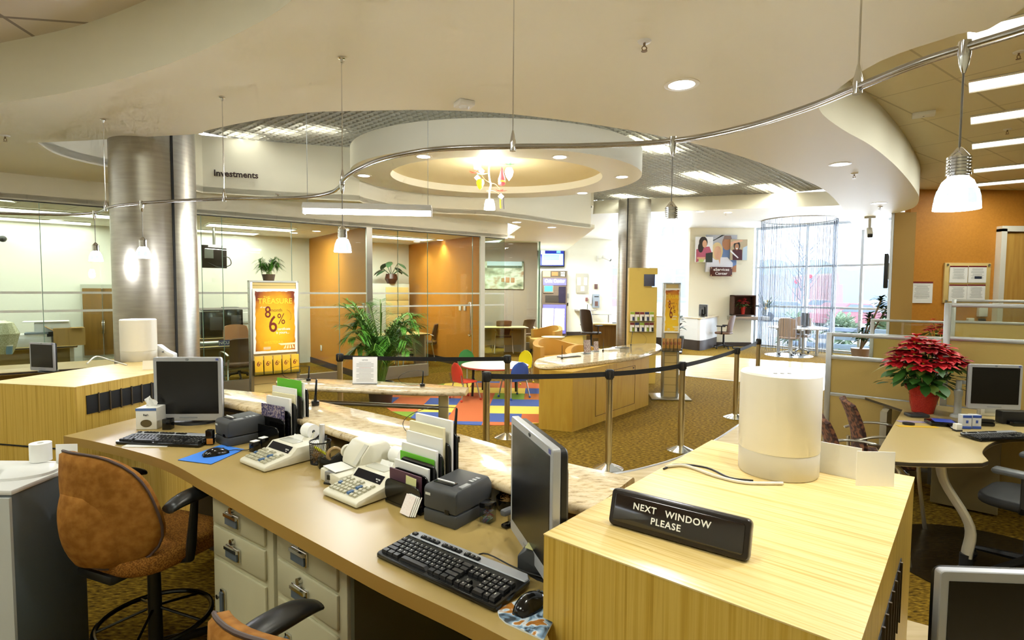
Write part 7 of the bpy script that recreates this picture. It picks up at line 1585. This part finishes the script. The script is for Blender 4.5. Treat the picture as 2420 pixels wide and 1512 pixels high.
def poinsettia(label, p, R, H, seed, heads, wrap=True, potr=0.1, poth=0.16):
    r = random.Random(seed); t = thing('poinsettia', label, 'plant', p)
    n = 18; P = []
    for i in range(n + 1):
        a = 2 * PI * i / n; k = 1 + 0.08 * math.sin(5 * a + seed); P.append([(potr * 0.72 * math.cos(a), potr * 0.72 * math.sin(a), 0.0), (potr * 0.9 * math.cos(a), potr * 0.9 * math.sin(a), poth * 0.5), (potr * k * math.cos(a), potr * k * math.sin(a), poth), (potr * 1.35 * k * math.cos(a), potr * 1.35 * k * math.sin(a), poth * (1.3 + 0.12 * math.sin(7 * a)))])
    B().grid(P, noisemat('red_foil', [(0.35, 0xa01812), (0.65, 0xd83a26)], nscale=22, rough=0.2, metal=0.3, bump=0.6)).build('foil_wrap', None, t); b = B(); b.lathe([(0.0001, poth * 0.9), (potr, poth * 0.9)], (0, 0, 0), mat('soil', 0x2a2018, 0.9), 14); b.lathe([(0.0001, 0.001), (potr * 0.72, 0.001)], (0, 0, 0), mat('soil'), 14); b.build('soil', None, t)
    lv = B(); st = B()
    for i in range(heads * 5):
        a = r.uniform(0, 2 * PI); k = r.uniform(0.15, 0.95); e = Vector((math.cos(a) * R * k, math.sin(a) * R * k, poth + (H - poth) * r.uniform(0.15, 0.75) * (1.1 - 0.4 * k))); lv.leaf(e, (math.cos(a), math.sin(a), r.uniform(-.5, .2)), (0, 0, 1), R * r.uniform(0.3, 0.45), R * 0.24, grl if r.random() < 0.85 else grl2, 0.3, 4)
    for i in range(heads):
        k = math.sqrt((i + 0.5) / heads); a = i * 2.4; c = Vector((math.cos(a) * R * 0.82 * k, math.sin(a) * R * 0.82 * k, H * (0.98 - 0.34 * k * k) + r.uniform(-.03, .03))); st.tube([(0, 0, poth * 0.8), (c.x * 0.6, c.y * 0.6, c.z * 0.65), c], 0.005, grl, 4)
        h = B(); m = redl if r.random() < 0.7 else redl2
        for ring, (nn, L_, el) in enumerate(((8, 0.4, -0.15), (7, 0.33, 0.25), (5, 0.2, 0.75))):
            for j in range(nn):
                q = 2 * PI * (j + 0.5 * ring) / nn + r.uniform(-.2, .2); tl_ = Vector((c.x, c.y, 0)) / max(R, 1e-3) * 0.5; h.leaf(c + Vector((0, 0, 0.01 * ring)), Vector((math.cos(q), math.sin(q), el)) + tl_, (0, 0, 1), R * L_ * r.uniform(.85, 1.15), R * L_ * 0.56, m, 0.25, 4, 0.15)
        h.ball(c + Vector((0, 0, 0.015)), R * 0.03, mat('cyathia', 0xc8b03a, 0.5), 6); h.build('flower_head', None, t, recalc=False)
    lv.build('leaves', None, t, recalc=False); st.build('stems', None, t); return t
poinsettia('red poinsettia in a red pot inside the brown niche on the photo wall', Vector((t.location.x, YE - 0.19, zsh + 0.025)), 0.22, 0.5, 3, 9, True, 0.07, 0.18)
q = Vector((ep(1798, 740).x, YE - 0.25, zsh)); t = thing('flower_arrangement', 'tall spiky flower arrangement on the metal shelf beside the bead curtain', 'flowers', q); B().lathe([(0.0001, 0), (0.07, 0), (0.1, 0.1), (0.06, 0.22), (0.0001, 0.22)], (0, 0, 0), mat('vase_grey', 0x8a9a9c, 0.2), 16).build('vase', None, t)
b = B(); r = random.Random(8); sg = mat('spike_green', 0x4a6a4c, 0.5)
for i in range(26):
    a = r.uniform(0, 2 * PI); k = r.uniform(0.2, 1.0); b.leaf((0, -0.05, 0.2), (math.cos(a) * k, -abs(math.sin(a)) * k * 0.6, r.uniform(0.1, 1.0)), (0, 0, 1), r.uniform(0.4, 0.75), 0.06, sg, 0.1, 4)
b.build('foliage', None, t, recalc=False); b = B()
for i in range(9): b.ball((r.uniform(-.16, .12), r.uniform(-.15, 0), r.uniform(.2, .45)), 0.05, mat('bloom_%d' % (i % 3), (0xe0c060, 0xd8a0a0, 0xe8e0d0)[i % 3], 0.5), 8)
b.build('blooms', None, t)
# bead curtain around the round table
cc = Vector((7.95, 15.3, 0)); b = B(); r = random.Random(2); bm_ = mat('bead_grey', 0x7a8494, 0.3, 0.6); bm2 = mat('bead_dark', 0x3e4858, 0.3, 0.6)
for i in range(120):
    a = 2 * PI * (i + r.uniform(-.4, .4)) / 120; R_ = 0.95; x = cc.x + R_ * math.cos(a); y = cc.y + R_ * math.sin(a); b.cyl((x, y, 0.1 + r.uniform(0, .05)), (x, y, ZF), r.uniform(0.0028, 0.0065) * (1.7 if abs(a - 5.9) < 0.35 else 1), bm2 if r.random() < 0.5 else bm_, 4)
o = b.build('bead_curtain', flat=True); prop(o, 'grey bead curtain hanging in a circle round the white table by the windows', 'curtain', None, 'stuff')
t = thing('curtain_track', 'circular metal track of the bead curtain on the far ceiling', 'curtain track', (cc.x, cc.y, ZF - 0.013)); B().tube([(0.95 * math.cos(2 * PI * i / 48), 0.95 * math.sin(2 * PI * i / 48), 0) for i in range(48)], 0.012, steel, 6, closed=True).build('track', None, t)
t = thing('round_table', 'round white table with four silver legs inside the bead curtain', 'table', cc + Vector((0.05, -0.05, 0))); B().lathe([(0.0001, 0.73), (0.74, 0.73), (0.76, 0.745), (0.74, 0.76), (0.0001, 0.76)], (0, 0, 0), mat('table_pale', 0xdcdcd6, 0.25), 48).build('tabletop', None, t)
for i in range(4): a = PI / 4 + i * PI / 2; B().cyl((0.5 * math.cos(a), 0.5 * math.sin(a), 0), (0.5 * math.cos(a), 0.5 * math.sin(a), 0.73), 0.04, lite, 12).build('leg', None, t)
t = thing('table_screen', 'thin grey screen standing on the round table inside the bead curtain', 'monitor', cc + Vector((0.25, -0.05, 0.76))); B().box((0, 0, 0.22), (0.05, 0.36, 0.36), dgrey_p, bev=0.01).build('screen', None, t); B().lathe([(0.0001, 0), (0.1, 0), (0.08, 0.02), (0.02, 0.05), (0.0001, 0.05)], (0, 0, 0), dgrey_p, 16).build('stand', None, t)
task_chair('pale wheeled chair on a glass disc at the round white table, left one', cc + Vector((-0.34, -0.38, 0.0125)), -0.75, mat('chair_pale', 0xa89484, 0.6), 1.0, lite, lite)
task_chair('pale wheeled chair at the right of the round white table', cc + Vector((0.34, 0.36, 0)), 2.4, mat('chair_pale'), 1.0, lite, lite)
for dx, dy, r_, lb in ((-0.36, -0.4, 0.6, 'left one under the wheeled chair'),): o = B().lathe([(0.0001, 0), (r_, 0), (r_, 0.008), (0.0001, 0.01)], (0, 0, 0), mat('floor_disc', 0xb8c2cc, 0.08, coat=0.5), 40).build('floor_disc', None, None, cc + Vector((dx, dy, 0.0005))); prop(o, 'round glossy floor disc, ' + lb, 'floor mat')
# dracaena
p = az(2032, 850, 0); t = thing('dracaena_plant', 'tall dark dracaena in a grey pot beside the windows', 'plant', p); B().lathe([(0.0001, 0), (0.17, 0), (0.22, 0.3), (0.19, 0.3), (0.0001, 0.26)], (0, 0, 0), mat('pot_mauve', 0x8a7468, 0.5), 24).build('pot', None, t)
b = B(); st = B(); r = random.Random(6); dl_ = mat('dracaena_leaf', 0x1c3418, 0.9, spec=0.08)
for bx, top in ((0.03, 0.72), (0.2, 1.12), (0.48, 1.55), (0.62, 1.3)):
    st.tube([(0, 0, 0.25), (bx * 0.4, 0, top * 0.5), (bx, 0, top)], 0.022, mat('cane', 0x6a5a40, 0.7), 8)
    for k in range(46):
        a = r.uniform(0, 2 * PI); b.leaf((bx, 0, top - 0.22 + 0.3 * k / 46), (math.cos(a), math.sin(a), r.uniform(0.1, 0.9)), (0, 0, 1), r.uniform(0.24, 0.38), 0.07, dl_, 0.4, 3)
b.build('leaves', None, t, recalc=False); st.build('canes', None, t)
p = by(1604, 15.2); t = thing('potted_flower', 'dark leafy plant with purple flowers left of the reception desk', 'plant', p); B().lathe([(0.0001, 0), (0.12, 0), (0.16, 0.5), (0.0001, 0.5)], (0, 0, 0), mat('pot_dark'), 18).build('pot', None, t); b = B()
for i in range(40): a = r.uniform(0, 2 * PI); b.leaf((0, 0, 0.5 + r.uniform(0, .7)), (math.cos(a), math.sin(a), r.uniform(0, 1)), (0, 0, 1), 0.3, 0.1, mat('leaf_dark', 0x24382c, 0.5) if i % 4 else mat('leaf_purple', 0x7a3a5a, 0.5), 0.3, 3)
b.build('leaves', None, t, recalc=False)
# ================================================================ outside, far things have haze mixed into their pale colours
o = struct(B().box((14, 60, -0.35), (160, 84, 0.1), noisemat('outside_paving', [(0.4, 0xb9c0c6), (0.6, 0xcdd3d8)], nscale=1, rough=0.8)).build('floor_outside'))
WN = Vector((WD[1] - WA[1], -(WD[0] - WA[0]), 0)).normalized() * -1; WDn = Vector((WD[0] - WA[0], WD[1] - WA[1], 0)).normalized()
wang = math.atan2(WDn.y, WDn.x)
for i in range(4):
    c = Vector(((WA[0] + WD[0]) / 2, (WA[1] + WD[1]) / 2, 0)) + WN * (1.8 + i * 0.35) + WDn * 0.8
    o = B().box((0, 0, 0), (6.0, 0.34, 0.12), mat('bench_slate', 0x9aa8ba, 0.6)).build('stone_step', None, None, (c.x, c.y, 0.24 + 0.2 * i - 0.24), wang); prop(o, 'grey-blue stone step outside the window, %s from below' % ('first', 'second', 'third', 'topmost')[i], 'step')
for i in range(4): bpy.data.objects['stone_step' + ('' if i == 0 else '.%03d' % i)].location.z = -0.3 + 0.25 * i + 0.06 
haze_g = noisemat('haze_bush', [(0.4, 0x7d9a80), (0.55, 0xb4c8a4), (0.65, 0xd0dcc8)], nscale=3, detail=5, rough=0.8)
def blobbush(name, label, cat, loc, R, n, seed, m, sz=0.7, group=None):
    r = random.Random(seed); b = B()
    for i in range(n):
        c = Vector((r.uniform(-1, 1) * R[0], r.uniform(-1, 1) * R[1], R[2] * (0.25 + 0.6 * r.random()))); 
        for k in range(26): a = r.uniform(0, 2 * PI); e = r.uniform(-.6, 1.2); d = Vector((math.cos(a) * math.cos(e), math.sin(a) * math.cos(e), math.sin(e))); b.leaf(c + d * R[2] * 0.2, d, (0, 0, 1), R[2] * 0.3, R[2] * 0.14, m, 0.2, 2)
    o = b.build(name, None, None, loc, flat=True, recalc=False); prop(o, label, cat, group); return o
c0 = Vector(((WA[0] + WD[0]) / 2, (WA[1] + WD[1]) / 2, 0)) + WN * 4.2
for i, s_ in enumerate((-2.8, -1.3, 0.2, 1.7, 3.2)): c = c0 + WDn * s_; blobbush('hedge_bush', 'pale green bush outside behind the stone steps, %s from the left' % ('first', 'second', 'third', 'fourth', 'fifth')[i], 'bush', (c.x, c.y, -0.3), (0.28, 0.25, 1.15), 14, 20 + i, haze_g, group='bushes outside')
def sil(name, label, cat, pts, y, th, m, z0=-0.3):
    """a distant ridge: profile in pixels at the distance y, given real depth"""
    P = [ay(px, py, y) for px, py in pts]; b = B(); b.xprism([(P[0].x, z0)] + [(q.x, q.z) for q in P] + [(P[-1].x, z0)], y, y + th, m); o = b.build(name, flat=True); prop(o, label, cat); return o
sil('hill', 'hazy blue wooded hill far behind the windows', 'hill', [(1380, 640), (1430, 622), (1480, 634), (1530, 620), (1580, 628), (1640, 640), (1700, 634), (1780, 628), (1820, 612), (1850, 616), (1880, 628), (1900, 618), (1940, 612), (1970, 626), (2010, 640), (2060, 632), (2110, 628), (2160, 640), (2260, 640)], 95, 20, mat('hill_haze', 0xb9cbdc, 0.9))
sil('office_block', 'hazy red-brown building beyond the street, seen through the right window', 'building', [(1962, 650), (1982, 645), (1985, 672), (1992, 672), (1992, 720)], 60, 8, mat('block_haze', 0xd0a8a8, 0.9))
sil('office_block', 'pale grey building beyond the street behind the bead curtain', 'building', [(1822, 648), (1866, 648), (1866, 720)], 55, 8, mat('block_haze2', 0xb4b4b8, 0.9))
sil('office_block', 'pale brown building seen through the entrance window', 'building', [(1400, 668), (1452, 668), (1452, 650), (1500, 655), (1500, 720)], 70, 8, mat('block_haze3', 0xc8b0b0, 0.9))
def car(label, px, y, m, rz=0.0):
    p = ay(px, 700, y); t = thing('parked_car', label, 'car', (p.x, p.y, -0.3), rz)
    B().xprism([(-2.1, 0.3), (2.1, 0.3), (2.15, 0.75), (1.3, 0.9), (0.6, 1.4), (-1.0, 1.45), (-1.8, 0.95), (-2.15, 0.85)], -0.85, 0.85, m, 0.08).build('body', None, t); B().xprism([(1.1, 0.92), (0.55, 1.33), (-0.95, 1.38), (-1.6, 0.98)], -0.87, 0.87, mat('car_glass', 0x8a98a8, 0.2)).build('windows', None, t)
    for x in (-1.35, 1.35):
        for s_ in (-1, 1): B().cyl((x, s_ * 0.7, 0.33), (x, s_ * 0.9, 0.33), 0.33, mat('tyre', 0x5a6068, 0.8), 16).build('wheel', None, t)
car('hazy red car parked outside the right window', 2010, 31, mat('car_red_haze', 0xc8808a, 0.4), 0.3); car('hazy white car parked outside the right window, behind the red one', 2085, 40, mat('car_white_haze', 0xe8ecf2, 0.4), 0.2); car('hazy silver car on the street behind the bead curtain', 1850, 38, mat('car_silver_haze', 0xb8c4d0, 0.4)); car('hazy pink-red car on the street left of the right window', 1930, 46, mat('car_rose_haze', 0xd0a0a8, 0.4), 0.1)
def sap(px, y, h, label):
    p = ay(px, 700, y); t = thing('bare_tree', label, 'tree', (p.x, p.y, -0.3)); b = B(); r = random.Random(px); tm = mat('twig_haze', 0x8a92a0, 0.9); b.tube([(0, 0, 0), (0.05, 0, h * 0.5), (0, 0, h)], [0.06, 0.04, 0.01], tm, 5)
    for i in range(22): z = h * r.uniform(0.35, 0.95); a = r.uniform(0, 2 * PI); L_ = r.uniform(0.5, 1.1); b.tube([(0, 0, z), (math.cos(a) * L_ * 0.6, math.sin(a) * L_ * 0.6, z + L_ * 0.7), (math.cos(a) * L_, math.sin(a) * L_, z + L_ * 1.3)], [0.018, 0.012, 0.004], tm, 4)
    b.build('branches', None, t)
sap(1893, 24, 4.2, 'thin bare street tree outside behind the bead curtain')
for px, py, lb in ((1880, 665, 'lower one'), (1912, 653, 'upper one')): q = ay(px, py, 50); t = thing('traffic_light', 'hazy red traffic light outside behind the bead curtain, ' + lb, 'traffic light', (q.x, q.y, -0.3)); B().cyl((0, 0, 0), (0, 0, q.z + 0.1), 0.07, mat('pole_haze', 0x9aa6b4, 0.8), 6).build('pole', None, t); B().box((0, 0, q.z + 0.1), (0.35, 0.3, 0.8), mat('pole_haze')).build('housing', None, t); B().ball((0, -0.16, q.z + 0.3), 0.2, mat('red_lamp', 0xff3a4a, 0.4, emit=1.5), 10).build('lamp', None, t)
# ================================================================ orange wall fittings
YO = 10.248
def op(px, py): return ay(px, py, YO)
hdr = mat('notice_red', 0x7c2426, 0.5)
def notice(label, x0, y0, x1, y1, off=0.012, name='notice', logo=False):
    A, Cq = op(x0, y0), op(x1, y1); t = thing(name, label, 'notice', ((A.x + Cq.x) / 2, YO - off, (A.z + Cq.z) / 2)); W = Cq.x - A.x; Hh = A.z - Cq.z
    B().box((0, 0, 0), (W, 0.01, Hh), paper).build('sheet', None, t); b = B(); b.box((0, -0.006, Hh * 0.46), (W, 0.004, Hh * 0.08), hdr); b.build('header', None, t)
    b = B(); r = random.Random(x0); tg_ = mat('print_grey', 0x9a9a98, 0.7)
    for i in range(13): b.box((0, -0.0056, Hh * (0.33 - i * 0.05)), (W * r.uniform(0.5, 0.75), 0.002, Hh * 0.014), tg_)
    if logo: b.box((0.05 * W, -0.0066, -Hh * 0.2), (W * 0.4, 0.003, Hh * 0.14), mat('print_navy', 0x2c3448, 0.5))
    b.build('print', None, t); return t
notice('single white notice with a dark red header on the orange wall', 2153, 665, 2201, 716)
A, Cq = op(2230, 621), op(2333, 717); t = thing('notice_board', 'maple notice board with four white sheets on the orange wall', 'notice board', ((A.x + Cq.x) / 2, YO - 0.02, (A.z + Cq.z) / 2)); W = Cq.x - A.x; Hh = A.z - Cq.z; B().box((0, 0, 0), (W, 0.035, Hh), slat, bev=0.004).build('board', None, t)
for sx in (-1, 1):
    for sz in (-1, 1): B().cyl((sx * W * 0.45, -0.015, sz * Hh * 0.45), (sx * W * 0.45, -0.035, sz * Hh * 0.45), 0.022, chrome, 12).build('stud', None, t)
for x0, y0, lb, lg2 in ((2240, 628, 'upper left', False), (2284, 628, 'upper right, with a navy badge', True), (2238, 672, 'lower left', False), (2281, 672, 'lower right', False)): notice('red-headed sheet on the maple board, ' + lb, x0, y0, x0 + 40, y0 + 40, 0.05, 'notice', lg2)
for nm, lb, ct, x0, y0, x1, y1, m in (('thermostat', 'white thermostat box left of the right door', 'thermostat', 2308, 725, 2328, 748, white_p), ('switch_plate', 'white plate under the notice board, left one', 'switch', 2283, 751, 2297, 760, white_p), ('switch_plate', 'dark-centred plate below the thermostat', 'switch', 2311, 752, 2324, 760, dgrey_p)):
    A, Cq = op(x0, y0), op(x1, y1); o = B().box((0, 0, 0), (Cq.x - A.x, 0.06, A.z - Cq.z), m, bev=0.01).build(nm, None, None, ((A.x + Cq.x) / 2, YO - 0.03, (A.z + Cq.z) / 2)); prop(o, lb, ct)
A, Cq = ay(2091, 599, 10.0), ay(2099, 681, 10.0); t = thing('wall_television', 'black flat television seen edge-on left of the cork column', 'television', (A.x + 0.245, 10.3, (A.z + Cq.z) / 2), -0.62); B().box((0, 0, 0), (0.06, 0.7, A.z - Cq.z), black_p, bev=0.01).build('case', None, t); B().box((0.06, 0, 0), (0.08, 0.3, 0.3), steel).build('bracket', None, t)
# ================================================================ cubicle panels
fab = noisemat('panel_fabric', [(0.4, 0xb39a5c), (0.6, 0xbfa668)], nscale=90, detail=2, rough=0.9, spec=0.1); ralu = mat('panel_rail', 0xb0b2b0, 0.35, 0.8); pglass = glassmat('panel_glass', 0xf4f6f0, 0.7)
def cubicle(label, P, d, L, zr, zt):
    """glass from zr to zt over fabric"""
    a = math.atan2(d.y, d.x); t = thing('cubicle_panel', label, 'partition', (P.x, P.y, 0), a); th = 0.05
    for z in (0.12, 0.73, zr, zt - 0.018): B().box((L / 2, 0, z), (L - 0.09, th, 0.036), ralu, bev=0.004).build('rail', None, t)
    for x in (0.025, L - 0.025): B().box((x, 0, zt / 2), (0.05, th + 0.006, zt), ralu, bev=0.004).build('post', None, t)
    b = B(); b.box((L / 2, 0, 0.425), (L - 0.09, 0.032, 0.575), fab); b.box((L / 2, 0, (0.748 + zr - 0.018) / 2), (L - 0.09, 0.032, zr - 0.766), fab); b.box((L / 2, 0, 0.05), (L - 0.05, 0.03, 0.1), mat('kick', 0x8c7a4c, 0.6)); b.build('fabric_panel', None, t)
    B().box((L / 2, 0, (zr + zt) / 2 - 0.01), (L - 0.09, 0.006, zt - zr - 0.05), pglass).build('glass_panel', None, t); return t
Q0 = az(1955, 785, 1.344); Q0.z = 0
def along(P, px):
    p = axy(px, 750, P, E1); return (Vector((p.x, p.y, 0)) - P).length
Lp = along(Q0, 2231)
cubicle('low tan cubicle panel with a glass strip behind the two brown guest chairs', Q0, E1, Lp - 0.01, 1.10, 1.344)
Q1 = Q0 + E1 * Lp; cubicle('tall tan cubicle panel with glass on top behind the desk monitor', Q1, E1, 1.6, 1.344, 1.66)
Q2 = az(2058, 753, 1.344); Q2.z = 0; L2 = along(Q2, 2248); cubicle('low cubicle panel of the second row, in front of the cork column', Q2, E1, L2 - 0.01, 1.10, 1.344)
Q3 = Q2 + E1 * L2; cubicle('tall cubicle panel of the second row, before the right door', Q3, E1, 1.9, 1.344, 1.66)
# side panels along the second direction that join the rows
# ---------------------------------------------------------------- desk
ZD = 0.74
dk_ = [az(x, y, ZD) for x, y in ((2133, 967), (2100, 1022), (2066, 1080))] + [az(x, y, ZD) for x, y in ((2072, 1086), (2150, 1092), (2250, 1094), (2322, 1093), (2336, 1088))]
cur = smooth([az(x, y, ZD) for x, y in ((2336, 1088), (2322, 1066), (2345, 1045), (2385, 1036), (2440, 1034))], 4)
dp = dk_ + cur[1:] + [Vector((5.2, 3.35, ZD)), Q1 + E1 * 1.5 - E2 * 0.05, Q1 - E2 * 0.05, Q0 + E1 * 0.35 - E2 * 0.05]
t = thing('office_desk', 'maple cubicle desk with a scooped edge under the red poinsettia', 'desk', (0, 0, 0)); B().prism([v2(p) for p in dp], ZD - 0.03, ZD, mat('desk_tan', 0xb8a26c, 0.4), 0.004, 2, side=mat('desk_dark_edge', 0x3c3224, 0.5)).build('desktop', None, t, ang=0.4)
lp = az(2285, 1352, 0); top = az(2258, 1094, ZD - 0.03)
P = smooth([Vector((top.x, top.y + 0.12, ZD - 0.03)), Vector((top.x + 0.035, top.y + 0.12, 0.55)), Vector((lp.x + 0.0, lp.y, 0.3)), Vector((lp.x - 0.01, lp.y, 0.1))], 5); B().tube(P, 0.037, mat('leg_cream', 0xc2bca6, 0.4, 0.3), 12, flat=0.6).build('leg', None, t); B().lathe([(0.0001, 0), (0.06, 0), (0.05, 0.02), (0.034, 0.03), (0.034, 0.12), (0.0001, 0.12)], (lp.x - 0.01, lp.y, 0), black_p, 16).build('foot', None, t)
q = (Q0 + E1 * 0.55 - E2 * 0.3); B().box((q.x, q.y, 0.35), (0.05, 0.4, 0.7), mat('leg_cream'), rz=math.atan2(E1.y, E1.x)).build('end_panel', None, t)
q = Q1 + E1 * 0.2 - E2 * 0.36; B().box((q.x, q.y, 0.33), (0.42, 0.5, 0.62), mat('desk_cab', 0x7a6c48, 0.5), rz=math.atan2(E1.y, E1.x), bev=0.006).build('drawer_unit', None, t)
def dz_(px, py): p = az(px, py, ZD); return Vector((p.x, p.y, ZD))
poinsettia('large red poinsettia in red foil on the cubicle desk', dz_(2180, 974), 0.31, 0.62, 11, 22, True, 0.105, 0.17)
p4 = Q2 + E1 * 1.35 - E2 * 0.45; td = thing('office_desk', 'desk behind the first cubicle row under the second poinsettia', 'desk', (p4.x, p4.y, 0), math.atan2(E1.y, E1.x)); B().box((0, 0, ZD - 0.015), (1.5, 0.7, 0.03), mat('desk_tan')).build('desktop', None, td)
for sx in (-0.7, 0.7): B().box((sx, 0, (ZD - 0.03) / 2), (0.04, 0.6, ZD - 0.031), mat('leg_cream')).build('leg', None, td)
pp = ay(2212, 780, 7.6) + E2 * 1.15; poinsettia('smaller dark red poinsettia behind the cubicle glass', Vector((pp.x, pp.y, ZD)), 0.26, 0.6, 5, 9, True, 0.1, 0.18)
td.location = (pp.x, pp.y, 0)
# monitor on an arm
mc = ay(2349, 967, 4.15); t = monitor('silver monitor on a grey arm above the cubicle desk', (mc.x, mc.y, mc.z - 0.0), -0.15, 0, 0.365, 0.345, 0.0, stand=False)
base = dz_(2262, 985); ar = B(); ar.lathe([(0.0001, 0), (0.05, 0), (0.045, 0.02), (0.025, 0.03), (0.025, 0.17), (0.03, 0.18), (0.03, 0.22), (0.02, 0.23), (0.02, 0.3), (0.0001, 0.3)], base, lite, 16)
e = Vector((mc.x, mc.y + 0.085, mc.z + 0.17)); ar.tube([base + Vector((0, 0, 0.27)), (base + e) / 2 + Vector((0, 0.1, 0.14)), e], 0.016, lite, 8); o = ar.build('monitor_arm', None, None); setp(o, t); o.matrix_parent_inverse = (Matrix.Translation(t.location) @ Matrix.Rotation(-0.15, 4, 'Z')).inverted()
t['label'] = 'silver monitor on a grey arm above the cubicle desk'
kp, ka, kl = edge((2318, 1026), (2440, 1052), ZD); keyboard('black and silver keyboard at the right edge on the cubicle desk', (dz_(2385, 1042).x, dz_(2385, 1042).y, ZD), 0.15)
def flat(name, label, cat, px, py, d, m, rz=0.0, bev=0.003, parts=(), z=ZD):
    p = az(px, py, z); t = thing(name, label, cat, (p.x, p.y, z), rz); B().box((0, 0, d[2] / 2), d, m, bev=bev).build('body', None, t)
    for nm, c, dd, mm, rx in parts: B().box(c, dd, mm, rx=rx, bev=0.001).build(nm, None, t)
    return t
flat('conference_phone', 'flat dark phone base beside the poinsettia pot', 'phone', 2166, 984, (0.15, 0.1, 0.028), mat('phone_grey', 0x3a3c40, 0.4), -0.1, 0.01, (('keys', (0.02, -0.01, 0.029), (0.07, 0.05, 0.003), dgrey_p, 0),))
flat('signature_pad', 'black tilted signature pad with a blue screen on the cubicle desk', 'signature pad', 2228, 1004, (0.2, 0.14, 0.03), blackg, -0.3, 0.006, (('screen', (0, 0, 0.034), (0.13, 0.08, 0.004), mat('pad_screen', 0x34459a, 0.3, emit=0.15), 0.12), ('strut', (0.03, -0.09, 0.015), (0.05, 0.07, 0.008), blackg, 0.3)))
for i, px in enumerate((2279, 2302)): flat('supply_box', 'small white and blue carton on the cubicle desk, %s of two' % ('left', 'right')[i], 'box', px, 1012, (0.062, 0.05, 0.105), mat('carton_white', 0xd2d4d6, 0.5), -0.1, 0.002, (('blue_top', (0, -0.0255, 0.094), (0.062, 0.002, 0.02), mat('carton_blue', 0x3a58b0, 0.5), 0), ('blue_base', (0, -0.0255, 0.012), (0.062, 0.002, 0.02), mat('carton_blue'), 0), ('mark', (0, -0.0258, 0.055), (0.016, 0.002, 0.022), mat('carton_blue'), 0)))
flat('ink_stamp', 'white-topped black hand stamp in front of the signature pad', 'stamp', 2262, 1018, (0.04, 0.04, 0.055), white_p, 0, 0.004, (('pad', (0, 0, 0.006), (0.044, 0.044, 0.012), black_p, 0),))
flat('leaflet', 'pale violet leaflet lying before the poinsettia', 'leaflet', 2165, 997, (0.26, 0.06, 0.002), mat('leaflet_violet', 0xa89ab4, 0.6), -0.15, 0)
flat('leaflet', 'yellow leaflet lying at the left front of the cubicle desk', 'leaflet', 2168, 1008, (0.28, 0.05, 0.002), mat('leaflet_yellow', 0xd8b02a, 0.6), -0.1, 0)
p = dz_(2147, 1003); o = B().lathe([(0.0001, 0), (0.04, 0), (0.04, 0.012), (0.0001, 0.014)], (0, 0, 0), black_p, 24).build('black_puck', None, None, p + Vector((0, 0, 0.002))); prop(o, 'round black puck on the leaflets at the left of the cubicle desk', 'coaster')
flat('mesh_organizer', 'black mesh organiser under the desk monitor', 'organizer', 2392, 1000, (0.2, 0.08, 0.1), mat('mesh_black', 0x1e1c1a, 0.5), -0.1, 0.01, (('tray', (0, -0.07, 0.015), (0.14, 0.08, 0.03), blackg, 0),))
flat('stapler', 'black stapler beside the cartons on the cubicle desk', 'stapler', 2327, 1006, (0.12, 0.045, 0.03), blackg, -0.2, 0.01, (('head', (0, 0, 0.042), (0.11, 0.035, 0.02), black_p, 0.0),))
flat('phone_set', 'white plastic card rack behind the mesh organiser', 'rack', 2352, 982, (0.26, 0.05, 0.09), white_p, -0.1, 0.006, (('slot', (0, -0.026, 0.05), (0.2, 0.003, 0.05), lite, 0),))
# guest chairs
pat = noisemat('brown_pattern', [(0.42, 0x38201a), (0.52, 0x5a3626), (0.6, 0x7a4e34)], scale=(1, 1, 1), nscale=38, detail=0, rough=0.85)
office_chair('brown patterned guest chair with silver arms beside the cubicle desk, nearer one', (2.43, 3.72, 0), math.radians(-112), pat, True, 0.98)
office_chair('brown patterned guest chair with silver arms beside the cubicle desk, farther one', (2.95, 4.28, 0), math.radians(-112), pat, True, 0.98)
# task chair and mat
task_chair('black task chair with grey arms at the right picture edge', (3.2, 3.28, 0), 0.6, mat('task_dark', 0x121314, 0.6), 1.0, black_p, mat('arm_grey', 0x484c4e, 0.4))
p = az(2330, 1330, 0); o = B().lathe([(0.0001, 0.0005), (0.62, 0.0005), (0.62, 0.004), (0.0001, 0.005)], (0, 0, 0), mat('mat_dark', 0x241c12, 0.25, alpha=0.55), 56).build('chair_mat', None, None, (3.12, 3.42, 0)); prop(o, 'dark round see-through floor mat under the black task chair', 'floor mat')
# monitor in the near right corner with its desk
monitor('large silver monitor cut off by the bottom right corner of the picture', (1.235, 1.21, 0.72), -0.06, 0.0, 0.5, 0.40, 0.0)
bpy.data.objects[[o.name for o in bpy.data.objects if o.name.startswith('monitor') and o.get('label', '').startswith('large silver')][0]].location = (1.235, 1.2, 0.715)
td = thing('side_desk', 'desk under the corner monitor right of the near bamboo box', 'desk', (1.72, 1.22, 0), -0.06); B().box((0, 0, 0.7), (1.3, 0.4, 0.03), mat('desk_tan')).build('desktop', None, td)
for sx in (-0.6, 0.6): B().box((sx, 0, 0.342), (0.04, 0.45, 0.684), mat('leg_cream')).build('leg', None, td)
